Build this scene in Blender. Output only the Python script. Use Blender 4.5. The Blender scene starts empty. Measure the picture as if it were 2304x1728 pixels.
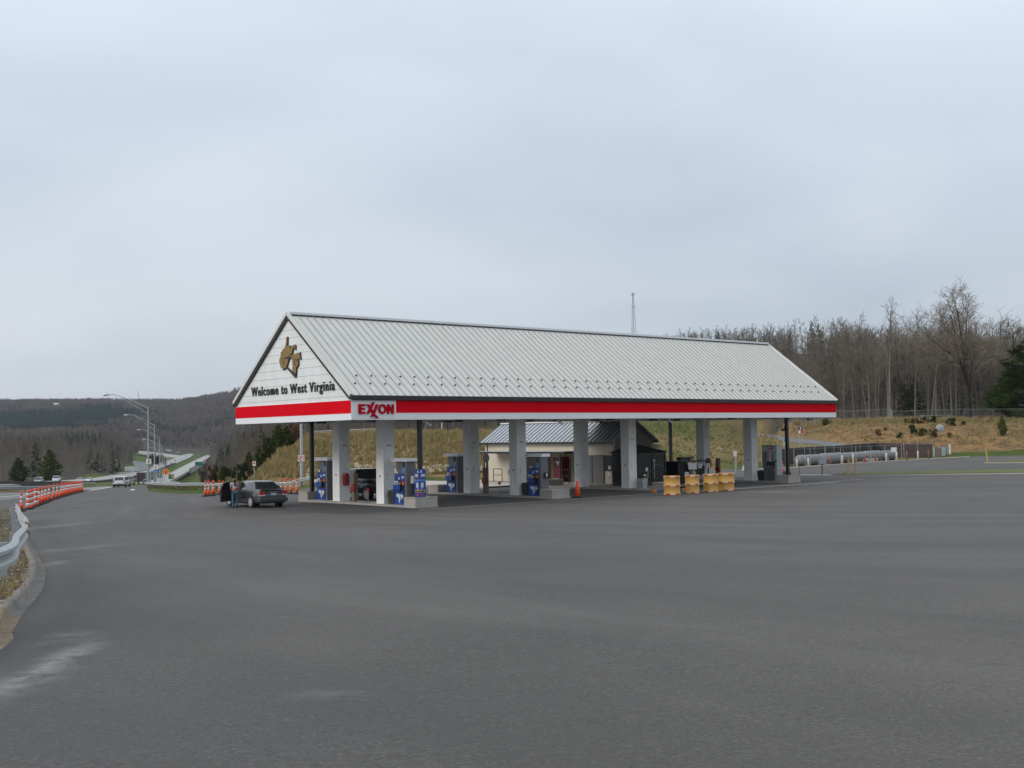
import bpy, bmesh, math, random
import numpy as np
from math import sin, cos, pi, radians
from mathutils import Vector, Matrix

scene = bpy.context.scene
COL = scene.collection
rnd = random.Random(7)
nrnd = np.random.RandomState(7)

# ------------------------------------------------------------------ camera
F_PX, PITCH, ROLL, CAM_Z = 2572.2, 0.0441, 0.0172, 3.8365
cam_d = bpy.data.cameras.new('camera')
cam_d.sensor_width = 36.0
cam_d.lens = 36.0 * F_PX / 2304.0
cam_d.clip_start = 0.1
cam_d.clip_end = 12000
cam = bpy.data.objects.new('camera', cam_d)
COL.objects.link(cam)
cam.matrix_world = (Matrix.Translation((0, 0, CAM_Z)) @ Matrix.Rotation(pi / 2 + PITCH, 4, 'X')
                    @ Matrix.Rotation(-ROLL, 4, 'Z'))
scene.camera = cam

# ------------------------------------------------------------------ light
SUN_EL, SUN_AZ = radians(30), radians(245)       # azimuth measured clockwise from +Y (behind left)
world = bpy.data.worlds.new('World')
scene.world = world
world.use_nodes = True
wn = world.node_tree
wn.nodes.clear()
w_out = wn.nodes.new('ShaderNodeOutputWorld')
w_bg = wn.nodes.new('ShaderNodeBackground')
w_bg.inputs['Strength'].default_value = 0.1
w_sky = wn.nodes.new('ShaderNodeTexSky')
w_sky.sky_type = 'NISHITA'
w_sky.sun_disc = False
w_sky.sun_elevation = SUN_EL
w_sky.sun_rotation = SUN_AZ
w_tc = wn.nodes.new('ShaderNodeTexCoord')
w_sep = wn.nodes.new('ShaderNodeSeparateXYZ')
wn.links.new(w_tc.outputs['Generated'], w_sep.inputs[0])


def wmath(op, a, b=None, clamp=False):
    n = wn.nodes.new('ShaderNodeMath')
    n.operation = op
    n.use_clamp = clamp
    for i, v in enumerate((a, b)):
        if v is None:
            continue
        if isinstance(v, (int, float)):
            n.inputs[i].default_value = v
        else:
            wn.links.new(v, n.inputs[i])
    return n.outputs[0]


# cloud sheet: directions are projected on a high plane so the clouds flatten towards the horizon
w_den = wmath('ADD', wmath('ABSOLUTE', w_sep.outputs[2]), 0.24)
w_cx = wmath('DIVIDE', w_sep.outputs[0], w_den)
w_cy = wmath('DIVIDE', w_sep.outputs[1], w_den)
w_cmb = wn.nodes.new('ShaderNodeCombineXYZ')
wn.links.new(wmath('MULTIPLY', w_cx, 0.8), w_cmb.inputs[0])
wn.links.new(w_cy, w_cmb.inputs[1])


def wnoise(scale, detail, rough, off):
    m = wn.nodes.new('ShaderNodeMapping')
    m.inputs['Location'].default_value = off
    wn.links.new(w_cmb.outputs[0], m.inputs['Vector'])
    n = wn.nodes.new('ShaderNodeTexNoise')
    n.inputs['Scale'].default_value = scale
    n.inputs['Detail'].default_value = detail
    n.inputs['Roughness'].default_value = rough
    n.inputs['Distortion'].default_value = 0.25
    wn.links.new(m.outputs[0], n.inputs['Vector'])
    return n.outputs['Fac']


w_n1 = wnoise(0.42, 4, 0.42, (5.3, 3.9, 0))
w_n2 = wnoise(1.5, 5, 0.5, (7.3, 2.2, 0))
w_mixn = wmath('ADD', wmath('MULTIPLY', w_n1, 0.78), wmath('MULTIPLY', w_n2, 0.22))
w_ramp = wn.nodes.new('ShaderNodeValToRGB')
w_ramp.color_ramp.elements[0].position = 0.38
w_ramp.color_ramp.elements[0].color = (0.515, 0.59, 0.68, 1)
w_ramp.color_ramp.elements[1].position = 0.62
w_ramp.color_ramp.elements[1].color = (0.77, 0.82, 0.88, 1)
e = w_ramp.color_ramp.elements.new(0.5)
e.color = (0.65, 0.72, 0.80, 1)
wn.links.new(w_mixn, w_ramp.inputs[0])
w_scale = wn.nodes.new('ShaderNodeVectorMath')
w_scale.operation = 'SCALE'
w_el = wn.nodes.new('ShaderNodeMapRange')      # an overcast sky brightens from the horizon to the zenith
w_el.inputs['From Min'].default_value = 0.0
w_el.inputs['From Max'].default_value = 0.36
w_el.inputs['To Min'].default_value = 8.2
w_el.inputs['To Max'].default_value = 12.9
wn.links.new(w_sep.outputs[2], w_el.inputs['Value'])
wn.links.new(w_el.outputs[0], w_scale.inputs['Scale'])
wn.links.new(w_ramp.outputs[0], w_scale.inputs[0])
w_mix = wn.nodes.new('ShaderNodeMix')
w_mix.data_type = 'RGBA'
w_mix.inputs[0].default_value = 0.93
wn.links.new(w_sky.outputs[0], w_mix.inputs[6])
wn.links.new(w_scale.outputs[0], w_mix.inputs[7])
wn.links.new(w_mix.outputs[2], w_bg.inputs['Color'])
wn.links.new(w_bg.outputs[0], w_out.inputs['Surface'])

sun_d = bpy.data.lights.new('sun', 'SUN')
sun_d.energy = 1.5
sun_d.angle = radians(26)
sun_d.color = (1.0, 0.94, 0.86)
sun = bpy.data.objects.new('sun', sun_d)
COL.objects.link(sun)
sun_dir = Vector((sin(SUN_AZ) * cos(SUN_EL), cos(SUN_AZ) * cos(SUN_EL), sin(SUN_EL)))
sun.rotation_euler = sun_dir.to_track_quat('Z', 'Y').to_euler()
sun.location = (-60, -30, 60)

vs = scene.view_settings
vs.view_transform = 'Standard'
vs.look = 'None'
vs.exposure = 0.0
vs.gamma = 1.0
vs.use_curve_mapping = False
scene.render.engine = 'CYCLES'
scene.cycles.max_bounces = 6
scene.cycles.diffuse_bounces = 3
scene.cycles.transparent_max_bounces = 12
scene.cycles.use_denoising = True


# ------------------------------------------------------------------ survey helpers (photo pixel -> place on the ground)
def ray(u, v):
    c, s = cos(ROLL), sin(ROLL)
    X, Y = u - 1152.0, v - 864.0
    uu, vv = X * c - Y * s, X * s + Y * c
    y = F_PX * cos(PITCH) + vv * sin(PITCH)
    z = F_PX * sin(PITCH) - vv * cos(PITCH)
    return uu / y, z / y


Y_STOPS = {}
PROFILE = [  # u : [(distance, height) ...]
    (-500, [(0, 2.2), (57, .05), (80, -.2), (110, -1.0), (124, -1.5), (140, -2.3), (200, -4.6), (310, -7.0), (360, -8.2), (500, -8), (700, -7), (1000, -5), (1500, -2), (2100, 30), (3000, 114), (3400, 90), (4500, 20)]),
    (60, [(0, 2.2), (57, .05), (80, -.2), (110, -1.0), (124, -1.5), (140, -2.3), (200, -4.6), (310, -7.4), (360, -8.6), (500, -9.5), (700, -9), (1000, -5), (1500, 0), (2100, 30), (3000, 112), (3400, 90), (4500, 20)]),
    (200, [(0, 2.2), (57, .05), (80, -.2), (110, -1.1), (177, -3.3), (310, -7.5), (360, -9.2), (500, -12.5), (700, -13.5), (900, -9), (1300, 2), (1700, 12), (2200, 40), (3000, 110), (3400, 90), (4500, 20)]),
    (300, [(0, 2.2), (57, .05), (80, -.2), (110, -1.1), (177, -3.3), (310, -7.7), (353, -9.3), (500, -13.8), (700, -16.0), (930, -17.0), (1250, -17.2), (1550, -14), (2100, 32), (3000, 106), (3400, 90), (4500, 20)]),
    (400, [(0, 2.2), (57, .05), (80, -.2), (110, -1.1), (177, -3.3), (310, -7.7), (353, -9.3), (500, -14.2), (700, -16.6), (930, -17.4), (1400, -17.5), (1800, -14), (2300, 34), (3000, 106), (3400, 90), (4500, 20)]),
    (480, [(0, 2.2), (57, .05), (80, -.2), (110, -1.1), (130, -1.2), (170, -2.6), (250, -9), (400, -15), (930, -17), (1400, -18), (1800, -13), (2300, 44), (3000, 116), (3400, 100), (4500, 20)]),
    (560, [(0, 2.2), (57, .05), (80, -.15), (110, -1.1), (125, -.9), (145, .0), (170, 1.2), (250, 0), (500, -4), (1000, -6), (1700, 10), (2300, 70), (3000, 134), (3400, 110), (4500, 20)]),
    (640, [(0, 2.2), (57, .05), (80, -.12), (108, -1.0), (116, .1), (134, 2.6), (160, 3.4), (300, 5), (1000, 10), (2300, 90), (3000, 150), (4500, 20)]),
    (700, [(0, 2.2), (57, .05), (80, -.08), (100, -.45), (107, .3), (124, 4.0), (160, 4.6), (300, 8), (1000, 40), (3000, 100), (4500, 20)]),
    (850, [(0, 2.2), (57, .02), (75, 0), (92, -.02), (99, .25), (119, 4.0), (140, 4.4), (300, 12), (500, 25), (1000, 45), (3000, 60), (4500, 20)]),
    (1050, [(0, 2.2), (57, .0), (75, 0), (96, .0), (103, .3), (124, 4.0), (150, 4.4), (300, 10), (500, 22), (770, 40), (1000, 40), (3000, 30), (4500, 20)]),
    (1250, [(0, 2.2), (57, .0), (75, 0), (104, .0), (130, 2.0), (180, 4.6), (230, 6), (300, 9), (600, 36), (770, 48), (1000, 42), (3000, 30), (4500, 20)]),
    (1450, [(0, 2.2), (57, .0), (75, 0), (106, .0), (118, .9), (135, 1.6), (190, 4.2), (235, 6.2), (300, 9), (600, 38), (770, 53), (1000, 50), (3000, 30), (4500, 20)]),
    (1600, [(0, 2.2), (57, .0), (75, 0), (116, .0), (135, 1.0), (190, 3.2), (240, 6.2), (300, 9), (600, 43), (770, 56), (1000, 55), (3000, 30), (4500, 20)]),
    (1700, [(0, 2.2), (57, .0), (75, 0), (122, .0), (150, .6), (210, 1.9), (250, 2.75), (262, 3.0), (275, 5.5), (285, 6.6), (300, 9), (600, 45), (770, 58), (1000, 55), (3000, 30), (4500, 20)]),
    (1790, [(0, 2.2), (57, .0), (75, 0), (128, .0), (150, .4), (185, 1.4), (196, 1.9), (207, 2.35), (216, 2.6), (236, 5.7), (260, 7), (310, 14), (400, 31), (600, 40), (770, 55), (1000, 50), (3000, 30), (4500, 20)]),
    (1880, [(0, 2.2), (57, .0), (75, 0), (140, .0), (150, .3), (160, 1.0), (172, 1.7), (178, 1.95), (198, 5.2), (240, 6.5), (300, 14), (390, 30), (500, 24), (1000, 30), (3000, 30), (4500, 20)]),
    (2000, [(0, 2.2), (57, .0), (75, 0), (150, .0), (160, .4), (184, 5.1), (235, 6.2), (300, 13), (385, 27), (500, 20), (1000, 25), (3000, 30), (4500, 20)]),
    (2150, [(0, 2.2), (57, .0), (75, 0), (150, .0), (156, .2), (178, 4.9), (230, 5.8), (300, 12), (380, 23.5), (500, 18), (1000, 20), (3000, 30), (4500, 20)]),
    (2330, [(0, 2.2), (57, .0), (75, 0), (148, .0), (154, .2), (174, 4.7), (230, 5.6), (300, 11), (375, 20), (500, 15), (1000, 20), (3000, 30), (4500, 20)]),
    (2900, [(0, 2.2), (57, .0), (75, 0), (148, .0), (154, .2), (174, 4.7), (230, 5.6), (300, 11), (375, 18), (500, 15), (1000, 20), (3000, 30), (4500, 20)]),
]
TS = np.array([(u - 1152) / F_PX for u, _ in PROFILE])
NY = 900
LY = np.linspace(math.log(1.0), math.log(4600.0), NY)
YS = np.exp(LY)
ZTAB = np.zeros((len(TS), NY))
for i, (u, pr) in enumerate(PROFILE):
    ys = np.array([p[0] for p in pr]); zs = np.array([p[1] for p in pr])
    z = np.interp(YS, ys, zs)
    k = 5                       # soften the breaks
    zz = np.convolve(np.pad(z, k, mode='edge'), np.ones(2 * k + 1) / (2 * k + 1), mode='valid')
    ZTAB[i] = zz
# smooth a little between neighbouring directions by cubic-like easing
def G(x, y):
    """height of the natural ground"""
    x = np.asarray(x, float); y = np.asarray(y, float)
    shp = np.broadcast(x, y).shape
    x = np.broadcast_to(x, shp).ravel(); y = np.broadcast_to(y, shp).ravel()
    yy = np.clip(y, 1.0, 4500)
    t = np.clip(x / np.maximum(yy, 12.0), TS[0], TS[-1])
    j = np.clip(np.searchsorted(TS, t) - 1, 0, len(TS) - 2)
    a = (t - TS[j]) / (TS[j + 1] - TS[j])
    a = a * a * (3 - 2 * a)
    f = (np.log(yy) - LY[0]) / (LY[1] - LY[0])
    i0 = np.clip(f.astype(int), 0, NY - 2)
    b = f - i0
    z = (ZTAB[j, i0] * (1 - b) + ZTAB[j, i0 + 1] * b) * (1 - a) + (ZTAB[j + 1, i0] * (1 - b) + ZTAB[j + 1, i0 + 1] * b) * a
    near = 2.2 - .0377 * np.minimum(y, 57)
    z = np.where(y < 50, np.where(y < 40, near, near * (50 - y) / 10 + z * (y - 40) / 10), z)
    return z.reshape(shp)


def Gf(x, y):
    return float(G(np.array([x]), np.array([y]))[0])


def hit(u, v, dz=0.0, ymin=4.0):
    rx, rz = ray(u, v)
    ys = np.exp(np.linspace(math.log(ymin), math.log(4400), 2600))
    h = CAM_Z + rz * ys - (G(rx * ys, ys) + dz)
    idx = np.where(h < 0)[0]
    if len(idx) == 0:
        y = ys[-1]
    else:
        i = idx[0]
        y = ys[i] if i == 0 else ys[i - 1] + (ys[i] - ys[i - 1]) * h[i - 1] / (h[i - 1] - h[i])
    return Vector((rx * y, y, Gf(rx * y, y)))


def at(u, y, dz=0.0):
    """ground point in the direction of column u at distance y"""
    x = (u - 1152) / F_PX * y
    rx, rz = ray(u, 980)
    return Vector((rx * y, y, Gf(rx * y, y) + dz))


# canopy frame: a runs along the canopy, b across it towards the back
CX, CY, YAW = -8.0928, 57.4108, 0.7129
CA, SA = cos(YAW), sin(YAW)
def W(a, b, z=0.0):
    return Vector((CX + a * CA - b * SA, CY + a * SA + b * CA, z))


# ------------------------------------------------------------------ materials
MATS = {}
def mat(name, color, rough=0.7, metal=0.0, noise=0.0, nscale=3.0, bump=0.0, bscale=20.0, coat=0.0, emit=None, spec=0.5, dark=None, streak=None):
    if name in MATS:
        return MATS[name]
    m = bpy.data.materials.new(name)
    m.use_nodes = True
    nt = m.node_tree
    b = nt.nodes['Principled BSDF']
    b.inputs['Base Color'].default_value = (*color, 1)
    b.inputs['Roughness'].default_value = rough
    b.inputs['Metallic'].default_value = metal
    b.inputs['Specular IOR Level'].default_value = spec
    if coat:
        b.inputs['Coat Weight'].default_value = coat
        b.inputs['Coat Roughness'].default_value = 0.08
    if noise or bump:
        geo = nt.nodes.new('ShaderNodeNewGeometry')
        oi = nt.nodes.new('ShaderNodeObjectInfo')
    if noise:
        n = nt.nodes.new('ShaderNodeTexNoise')
        n.inputs['Scale'].default_value = nscale
        n.inputs['Detail'].default_value = 6
        n.inputs['Roughness'].default_value = 0.6
        if streak:
            mp = nt.nodes.new('ShaderNodeMapping')
            mp.inputs['Scale'].default_value = streak
            nt.links.new(geo.outputs['Position'], mp.inputs['Vector'])
            nt.links.new(mp.outputs[0], n.inputs['Vector'])
        else:
            nt.links.new(geo.outputs['Position'], n.inputs['Vector'])
        r = nt.nodes.new('ShaderNodeMapRange')
        r.inputs['From Min'].default_value = 0.25
        r.inputs['From Max'].default_value = 0.75
        r.inputs['To Min'].default_value = 0.0
        r.inputs['To Max'].default_value = 1.0
        nt.links.new(n.outputs['Fac'], r.inputs['Value'])
        mx = nt.nodes.new('ShaderNodeMix')
        mx.data_type = 'RGBA'
        d = dark if dark else tuple(c * (1 - noise) for c in color)
        mx.inputs[6].default_value = (*d, 1)
        mx.inputs[7].default_value = (*[min(1, c * (1 + noise * .6)) for c in color], 1)
        nt.links.new(r.outputs[0], mx.inputs[0])
        nt.links.new(mx.outputs[2], b.inputs['Base Color'])
    if bump:
        n2 = nt.nodes.new('ShaderNodeTexNoise')
        n2.inputs['Scale'].default_value = bscale
        n2.inputs['Detail'].default_value = 4
        nt.links.new(geo.outputs['Position'], n2.inputs['Vector'])
        bp = nt.nodes.new('ShaderNodeBump')
        bp.inputs['Strength'].default_value = min(1, bump)
        bp.inputs['Distance'].default_value = 0.02
        nt.links.new(n2.outputs['Fac'], bp.inputs['Height'])
        nt.links.new(bp.outputs[0], b.inputs['Normal'])
    MATS[name] = m
    return m


M = dict(
    white=mat('white painted metal', (.78, .79, .80), .35, noise=.05, nscale=.8),
    board=mat('white gable board', (.74, .75, .74), .5, noise=.10, nscale=1.6, streak=(1, 1, .25)),
    roof=mat('light grey galvanised roof', (.63, .625, .585), .6, metal=.0, spec=.3, noise=.07, nscale=1.1, streak=(1, 1, .35)),
    roof2=mat('blue grey roof', (.42, .45, .48), .4, metal=.2, noise=.1, nscale=1.5),
    rib=mat('roof seam grey', (.37, .37, .35), .6, metal=.0, noise=.15, nscale=2),  # darker than the roof pans: seam shadow and dirt put into the colour
    darkbrown=mat('dark brown trim', (.022, .017, .018), .4, noise=.2),
    red=mat('red fascia', (.66, .003, .012), .65, noise=.05, nscale=.5, spec=.04),
    redlogo=mat('red letters', (.46, .003, .015), .6, noise=.1, spec=.06),
    black=mat('black print', (.012, .012, .014), .5),
    gold=mat('old gold', (.23, .14, .035), .5, noise=.08),
    pillar=mat('painted render', (.80, .80, .78), .75, noise=.14, nscale=2.2, bump=.15, bscale=30, streak=(1, 1, .35)),
    soffit=mat('soffit panel', (.50, .50, .48), .7, noise=.08),
    blackmetal=mat('black metal', (.014, .014, .016), .45, noise=.2),
    pylon=mat('pump grey', (.13, .13, .14), .45, noise=.08),
    pumpblue=mat('pump blue', (.012, .055, .27), .35, noise=.1, nscale=4),
    lightblue=mat('screen blue', (.10, .25, .55), .35, noise=.35, nscale=7),
    decal=mat('pale print', (.55, .62, .68), .5, noise=.3, nscale=14),
    redprint=mat('red print', (.50, .03, .03), .5),
    orangeprint=mat('orange print', (.7, .2, .04), .5),
    yellowprint=mat('yellow print', (.7, .45, .05), .5),
    concrete=mat('island concrete', (.37, .34, .31), .85, noise=.18, nscale=1.5, bump=.3, bscale=25),
    kerb=mat('kerb concrete', (.19, .178, .16), .9, noise=.5, nscale=3, bump=.6, bscale=30),
    kerbstain=mat('rust stained concrete', (.25, .185, .12), .9, noise=.5, nscale=4, bump=.6, bscale=30),
    walk=mat('pale sidewalk', (.42, .38, .33), .85, noise=.12, nscale=.8),
    galv=mat('galvanised steel', (.45, .47, .48), .42, metal=.55, noise=.15, nscale=5),
    galvmat=mat('weathered galvanised steel', (.40, .42, .43), .6, metal=.3, noise=.2, nscale=5),
    rust=mat('rust', (.20, .10, .05), .8, noise=.4, nscale=12),
    wood=mat('weathered post', (.17, .14, .11), .85, noise=.3, nscale=6),
    cream=mat('cream stucco', (.55, .49, .385), .8, noise=.07, nscale=1.5, bump=.15, bscale=25),
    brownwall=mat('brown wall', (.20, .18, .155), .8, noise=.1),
    greydoor=mat('grey door', (.13, .125, .12), .5, noise=.1),
    glassdark=mat('dark glass', (.012, .016, .018), .06, spec=.8),
    glasssky=mat('car glass', (.02, .026, .03), .06, spec=.7, coat=.4),
    cargrey=mat('dark grey car paint', (.055, .055, .06), .3, metal=.35, coat=1.0, noise=.05),
    carblack=mat('black truck paint', (.010, .010, .011), .25, coat=1.0),
    carwhite=mat('white car paint', (.62, .64, .68), .3, coat=.8),
    carblue=mat('blue car paint', (.07, .10, .16), .3, coat=.8),
    carred=mat('red car paint', (.3, .04, .04), .3, coat=.8),
    cartan=mat('tan car paint', (.30, .27, .22), .3, coat=.8),
    carsilver=mat('silver car paint', (.33, .35, .38), .3, metal=.3, coat=.8),
    tyre=mat('tyre rubber', (.018, .018, .019), .85, noise=.2),
    rim=mat('alloy rim', (.55, .56, .57), .3, metal=.6),
    tail=mat('tail lamp red', (.40, .008, .012), .2, coat=1.0),
    lampwhite=mat('clear lamp', (.6, .6, .6), .2, coat=1.0),
    plate=mat('number plate', (.45, .55, .66), .5, noise=.3, nscale=20),
    chrome=mat('chrome', (.6, .6, .6), .15, metal=1.0),
    bumperdark=mat('dark plastic', (.025, .025, .027), .6),
    orange=mat('cone orange', (.75, .075, .02), .5, noise=.15, nscale=5),
    reflect=mat('reflective band', (.62, .63, .62), .45, noise=.12, nscale=8),
    rubber=mat('rubber base', (.016, .016, .017), .8, noise=.2),
    barrel=mat('yellow barrel plastic', (.66, .37, .095), .5, noise=.1, nscale=3),
    tapered=mat('red tape', (.42, .012, .012), .45),
    tapewhite=mat('white tape', (.65, .62, .58), .45),
    extred=mat('extinguisher red', (.26, .008, .014), .4, noise=.1),
    bollardwhite=mat('white bollard', (.62, .58, .52), .6, noise=.2, nscale=5),
    bollardrust=mat('faded red bollard', (.27, .10, .06), .7, noise=.3, nscale=5),
    bollardyellow=mat('yellow bollard', (.55, .36, .10), .6, noise=.2, nscale=5),
    tank=mat('grey tank', (.20, .20, .21), .6, noise=.22, nscale=1.2),
    slat=mat('dark brown fence slat', (.040, .030, .030), .7, noise=.25, nscale=2),
    signgreen=mat('sign green', (.0, .14, .09), .5),
    signorange=mat('sign orange', (.75, .23, .01), .5),
    signwhite=mat('sign white', (.68, .68, .70), .5),
    signblue=mat('sign blue', (.02, .03, .13), .5),
    bluekerb=mat('blue kerb paint', (.05, .11, .26), .7, noise=.25, nscale=5),
    orangekerb=mat('orange kerb paint', (.55, .22, .03), .7, noise=.2, nscale=5),
    teal=mat('teal cabinet', (.03, .08, .09), .4, noise=.2, nscale=3),
    jug=mat('blue washer fluid', (.06, .28, .60), .25),
    vending=mat('red vending', (.13, .008, .012), .35, noise=.1),
    skin=mat('skin', (.42, .22, .15), .6),
    hair=mat('brown hair', (.045, .022, .013), .6, noise=.3, nscale=20),
    shirt=mat('pale patterned shirt', (.48, .40, .42), .8, noise=.35, nscale=18),
    pink=mat('pink hem', (.55, .12, .14), .8),
    jeans=mat('blue jeans', (.07, .13, .20), .85, noise=.25, nscale=14),
    shoe=mat('dark shoe', (.02, .02, .03), .7),
    bark=mat('grey brown bark', (.135, .118, .096), .9, noise=.35, nscale=2.0),
    barkpale=mat('pale bark', (.19, .172, .14), .9, noise=.3, nscale=2.0),
    barkdark=mat('dark bark', (.040, .034, .029), .9, noise=.35, nscale=2.0),
    faded=mat('faded red print', (.28, .13, .13), .6),
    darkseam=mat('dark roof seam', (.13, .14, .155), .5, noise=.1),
    paint=mat('road paint', (.66, .66, .63), .7, noise=.25, nscale=6),
    hwy=mat('highway concrete', (.34, .335, .32), .85, noise=.1, nscale=.3),
    parapet=mat('bridge parapet', (.46, .45, .43), .85, noise=.12, nscale=.3),
    bridgedark=mat('weathered bridge girder', (.07, .06, .055), .9, noise=.2, nscale=.3),
    rock=mat('pale rock', (.50, .44, .36), .9, noise=.3, nscale=2),
    truckbrown=mat('dark maroon trailer door', (.045, .03, .032), .5, noise=.3, nscale=1.5),
    aluminium=mat('aluminium side', (.4, .42, .45), .4, metal=.4),
)


def leaf_mat(name, c1, c2, c3, rough=.9):
    m = bpy.data.materials.new(name)
    m.use_nodes = True
    nt = m.node_tree
    b = nt.nodes['Principled BSDF']
    b.inputs['Roughness'].default_value = rough
    b.inputs['Specular IOR Level'].default_value = .15
    oi = nt.nodes.new('ShaderNodeObjectInfo')
    geo = nt.nodes.new('ShaderNodeNewGeometry')
    n = nt.nodes.new('ShaderNodeTexNoise')
    n.inputs['Scale'].default_value = 1.3
    n.inputs['Detail'].default_value = 3
    nt.links.new(geo.outputs['Position'], n.inputs['Vector'])
    ad = nt.nodes.new('ShaderNodeMath'); ad.operation = 'ADD'
    nt.links.new(oi.outputs['Random'], ad.inputs[0])
    nt.links.new(n.outputs['Fac'], ad.inputs[1])
    mr = nt.nodes.new('ShaderNodeMapRange')
    mr.inputs['From Min'].default_value = .3
    mr.inputs['From Max'].default_value = 1.7
    nt.links.new(ad.outputs[0], mr.inputs['Value'])
    r = nt.nodes.new('ShaderNodeValToRGB')
    r.color_ramp.elements[0].color = (*c1, 1)
    r.color_ramp.elements[1].color = (*c3, 1)
    e = r.color_ramp.elements.new(.5); e.color = (*c2, 1)
    nt.links.new(mr.outputs[0], r.inputs[0])
    nt.links.new(r.outputs[0], b.inputs['Base Color'])
    MATS[name] = m
    return m


M['twig'] = leaf_mat('bare twigs', (.125, .106, .086), (.165, .138, .108), (.22, .185, .142))
M['twigdark'] = leaf_mat('dark bare twigs', (.075, .065, .055), (.10, .085, .07), (.125, .106, .085))
M['twigpurple'] = leaf_mat('budding twigs', (.12, .096, .086), (.145, .115, .10), (.18, .145, .118))
M['pine'] = leaf_mat('pine needles', (.010, .024, .010), (.018, .038, .012), (.030, .058, .015))
M['pinefar'] = leaf_mat('far pine needles', (.010, .030, .020), (.014, .038, .023), (.022, .048, .026))
M['olive'] = leaf_mat('olive bush leaves', (.034, .048, .012), (.058, .070, .018), (.09, .095, .028))
M['pinelight'] = leaf_mat('light pine needles', (.032, .058, .014), (.055, .088, .020), (.085, .12, .03))
M['bushbrown'] = leaf_mat('reddish brown bush', (.07, .038, .02), (.095, .05, .026), (.12, .07, .035))
M['tuft'] = leaf_mat('dry grass blades', (.20, .165, .07), (.29, .225, .105), (.40, .31, .16))
M['tuftgreen'] = leaf_mat('green grass blades', (.05, .095, .015), (.075, .13, .02), (.13, .17, .035))


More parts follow.
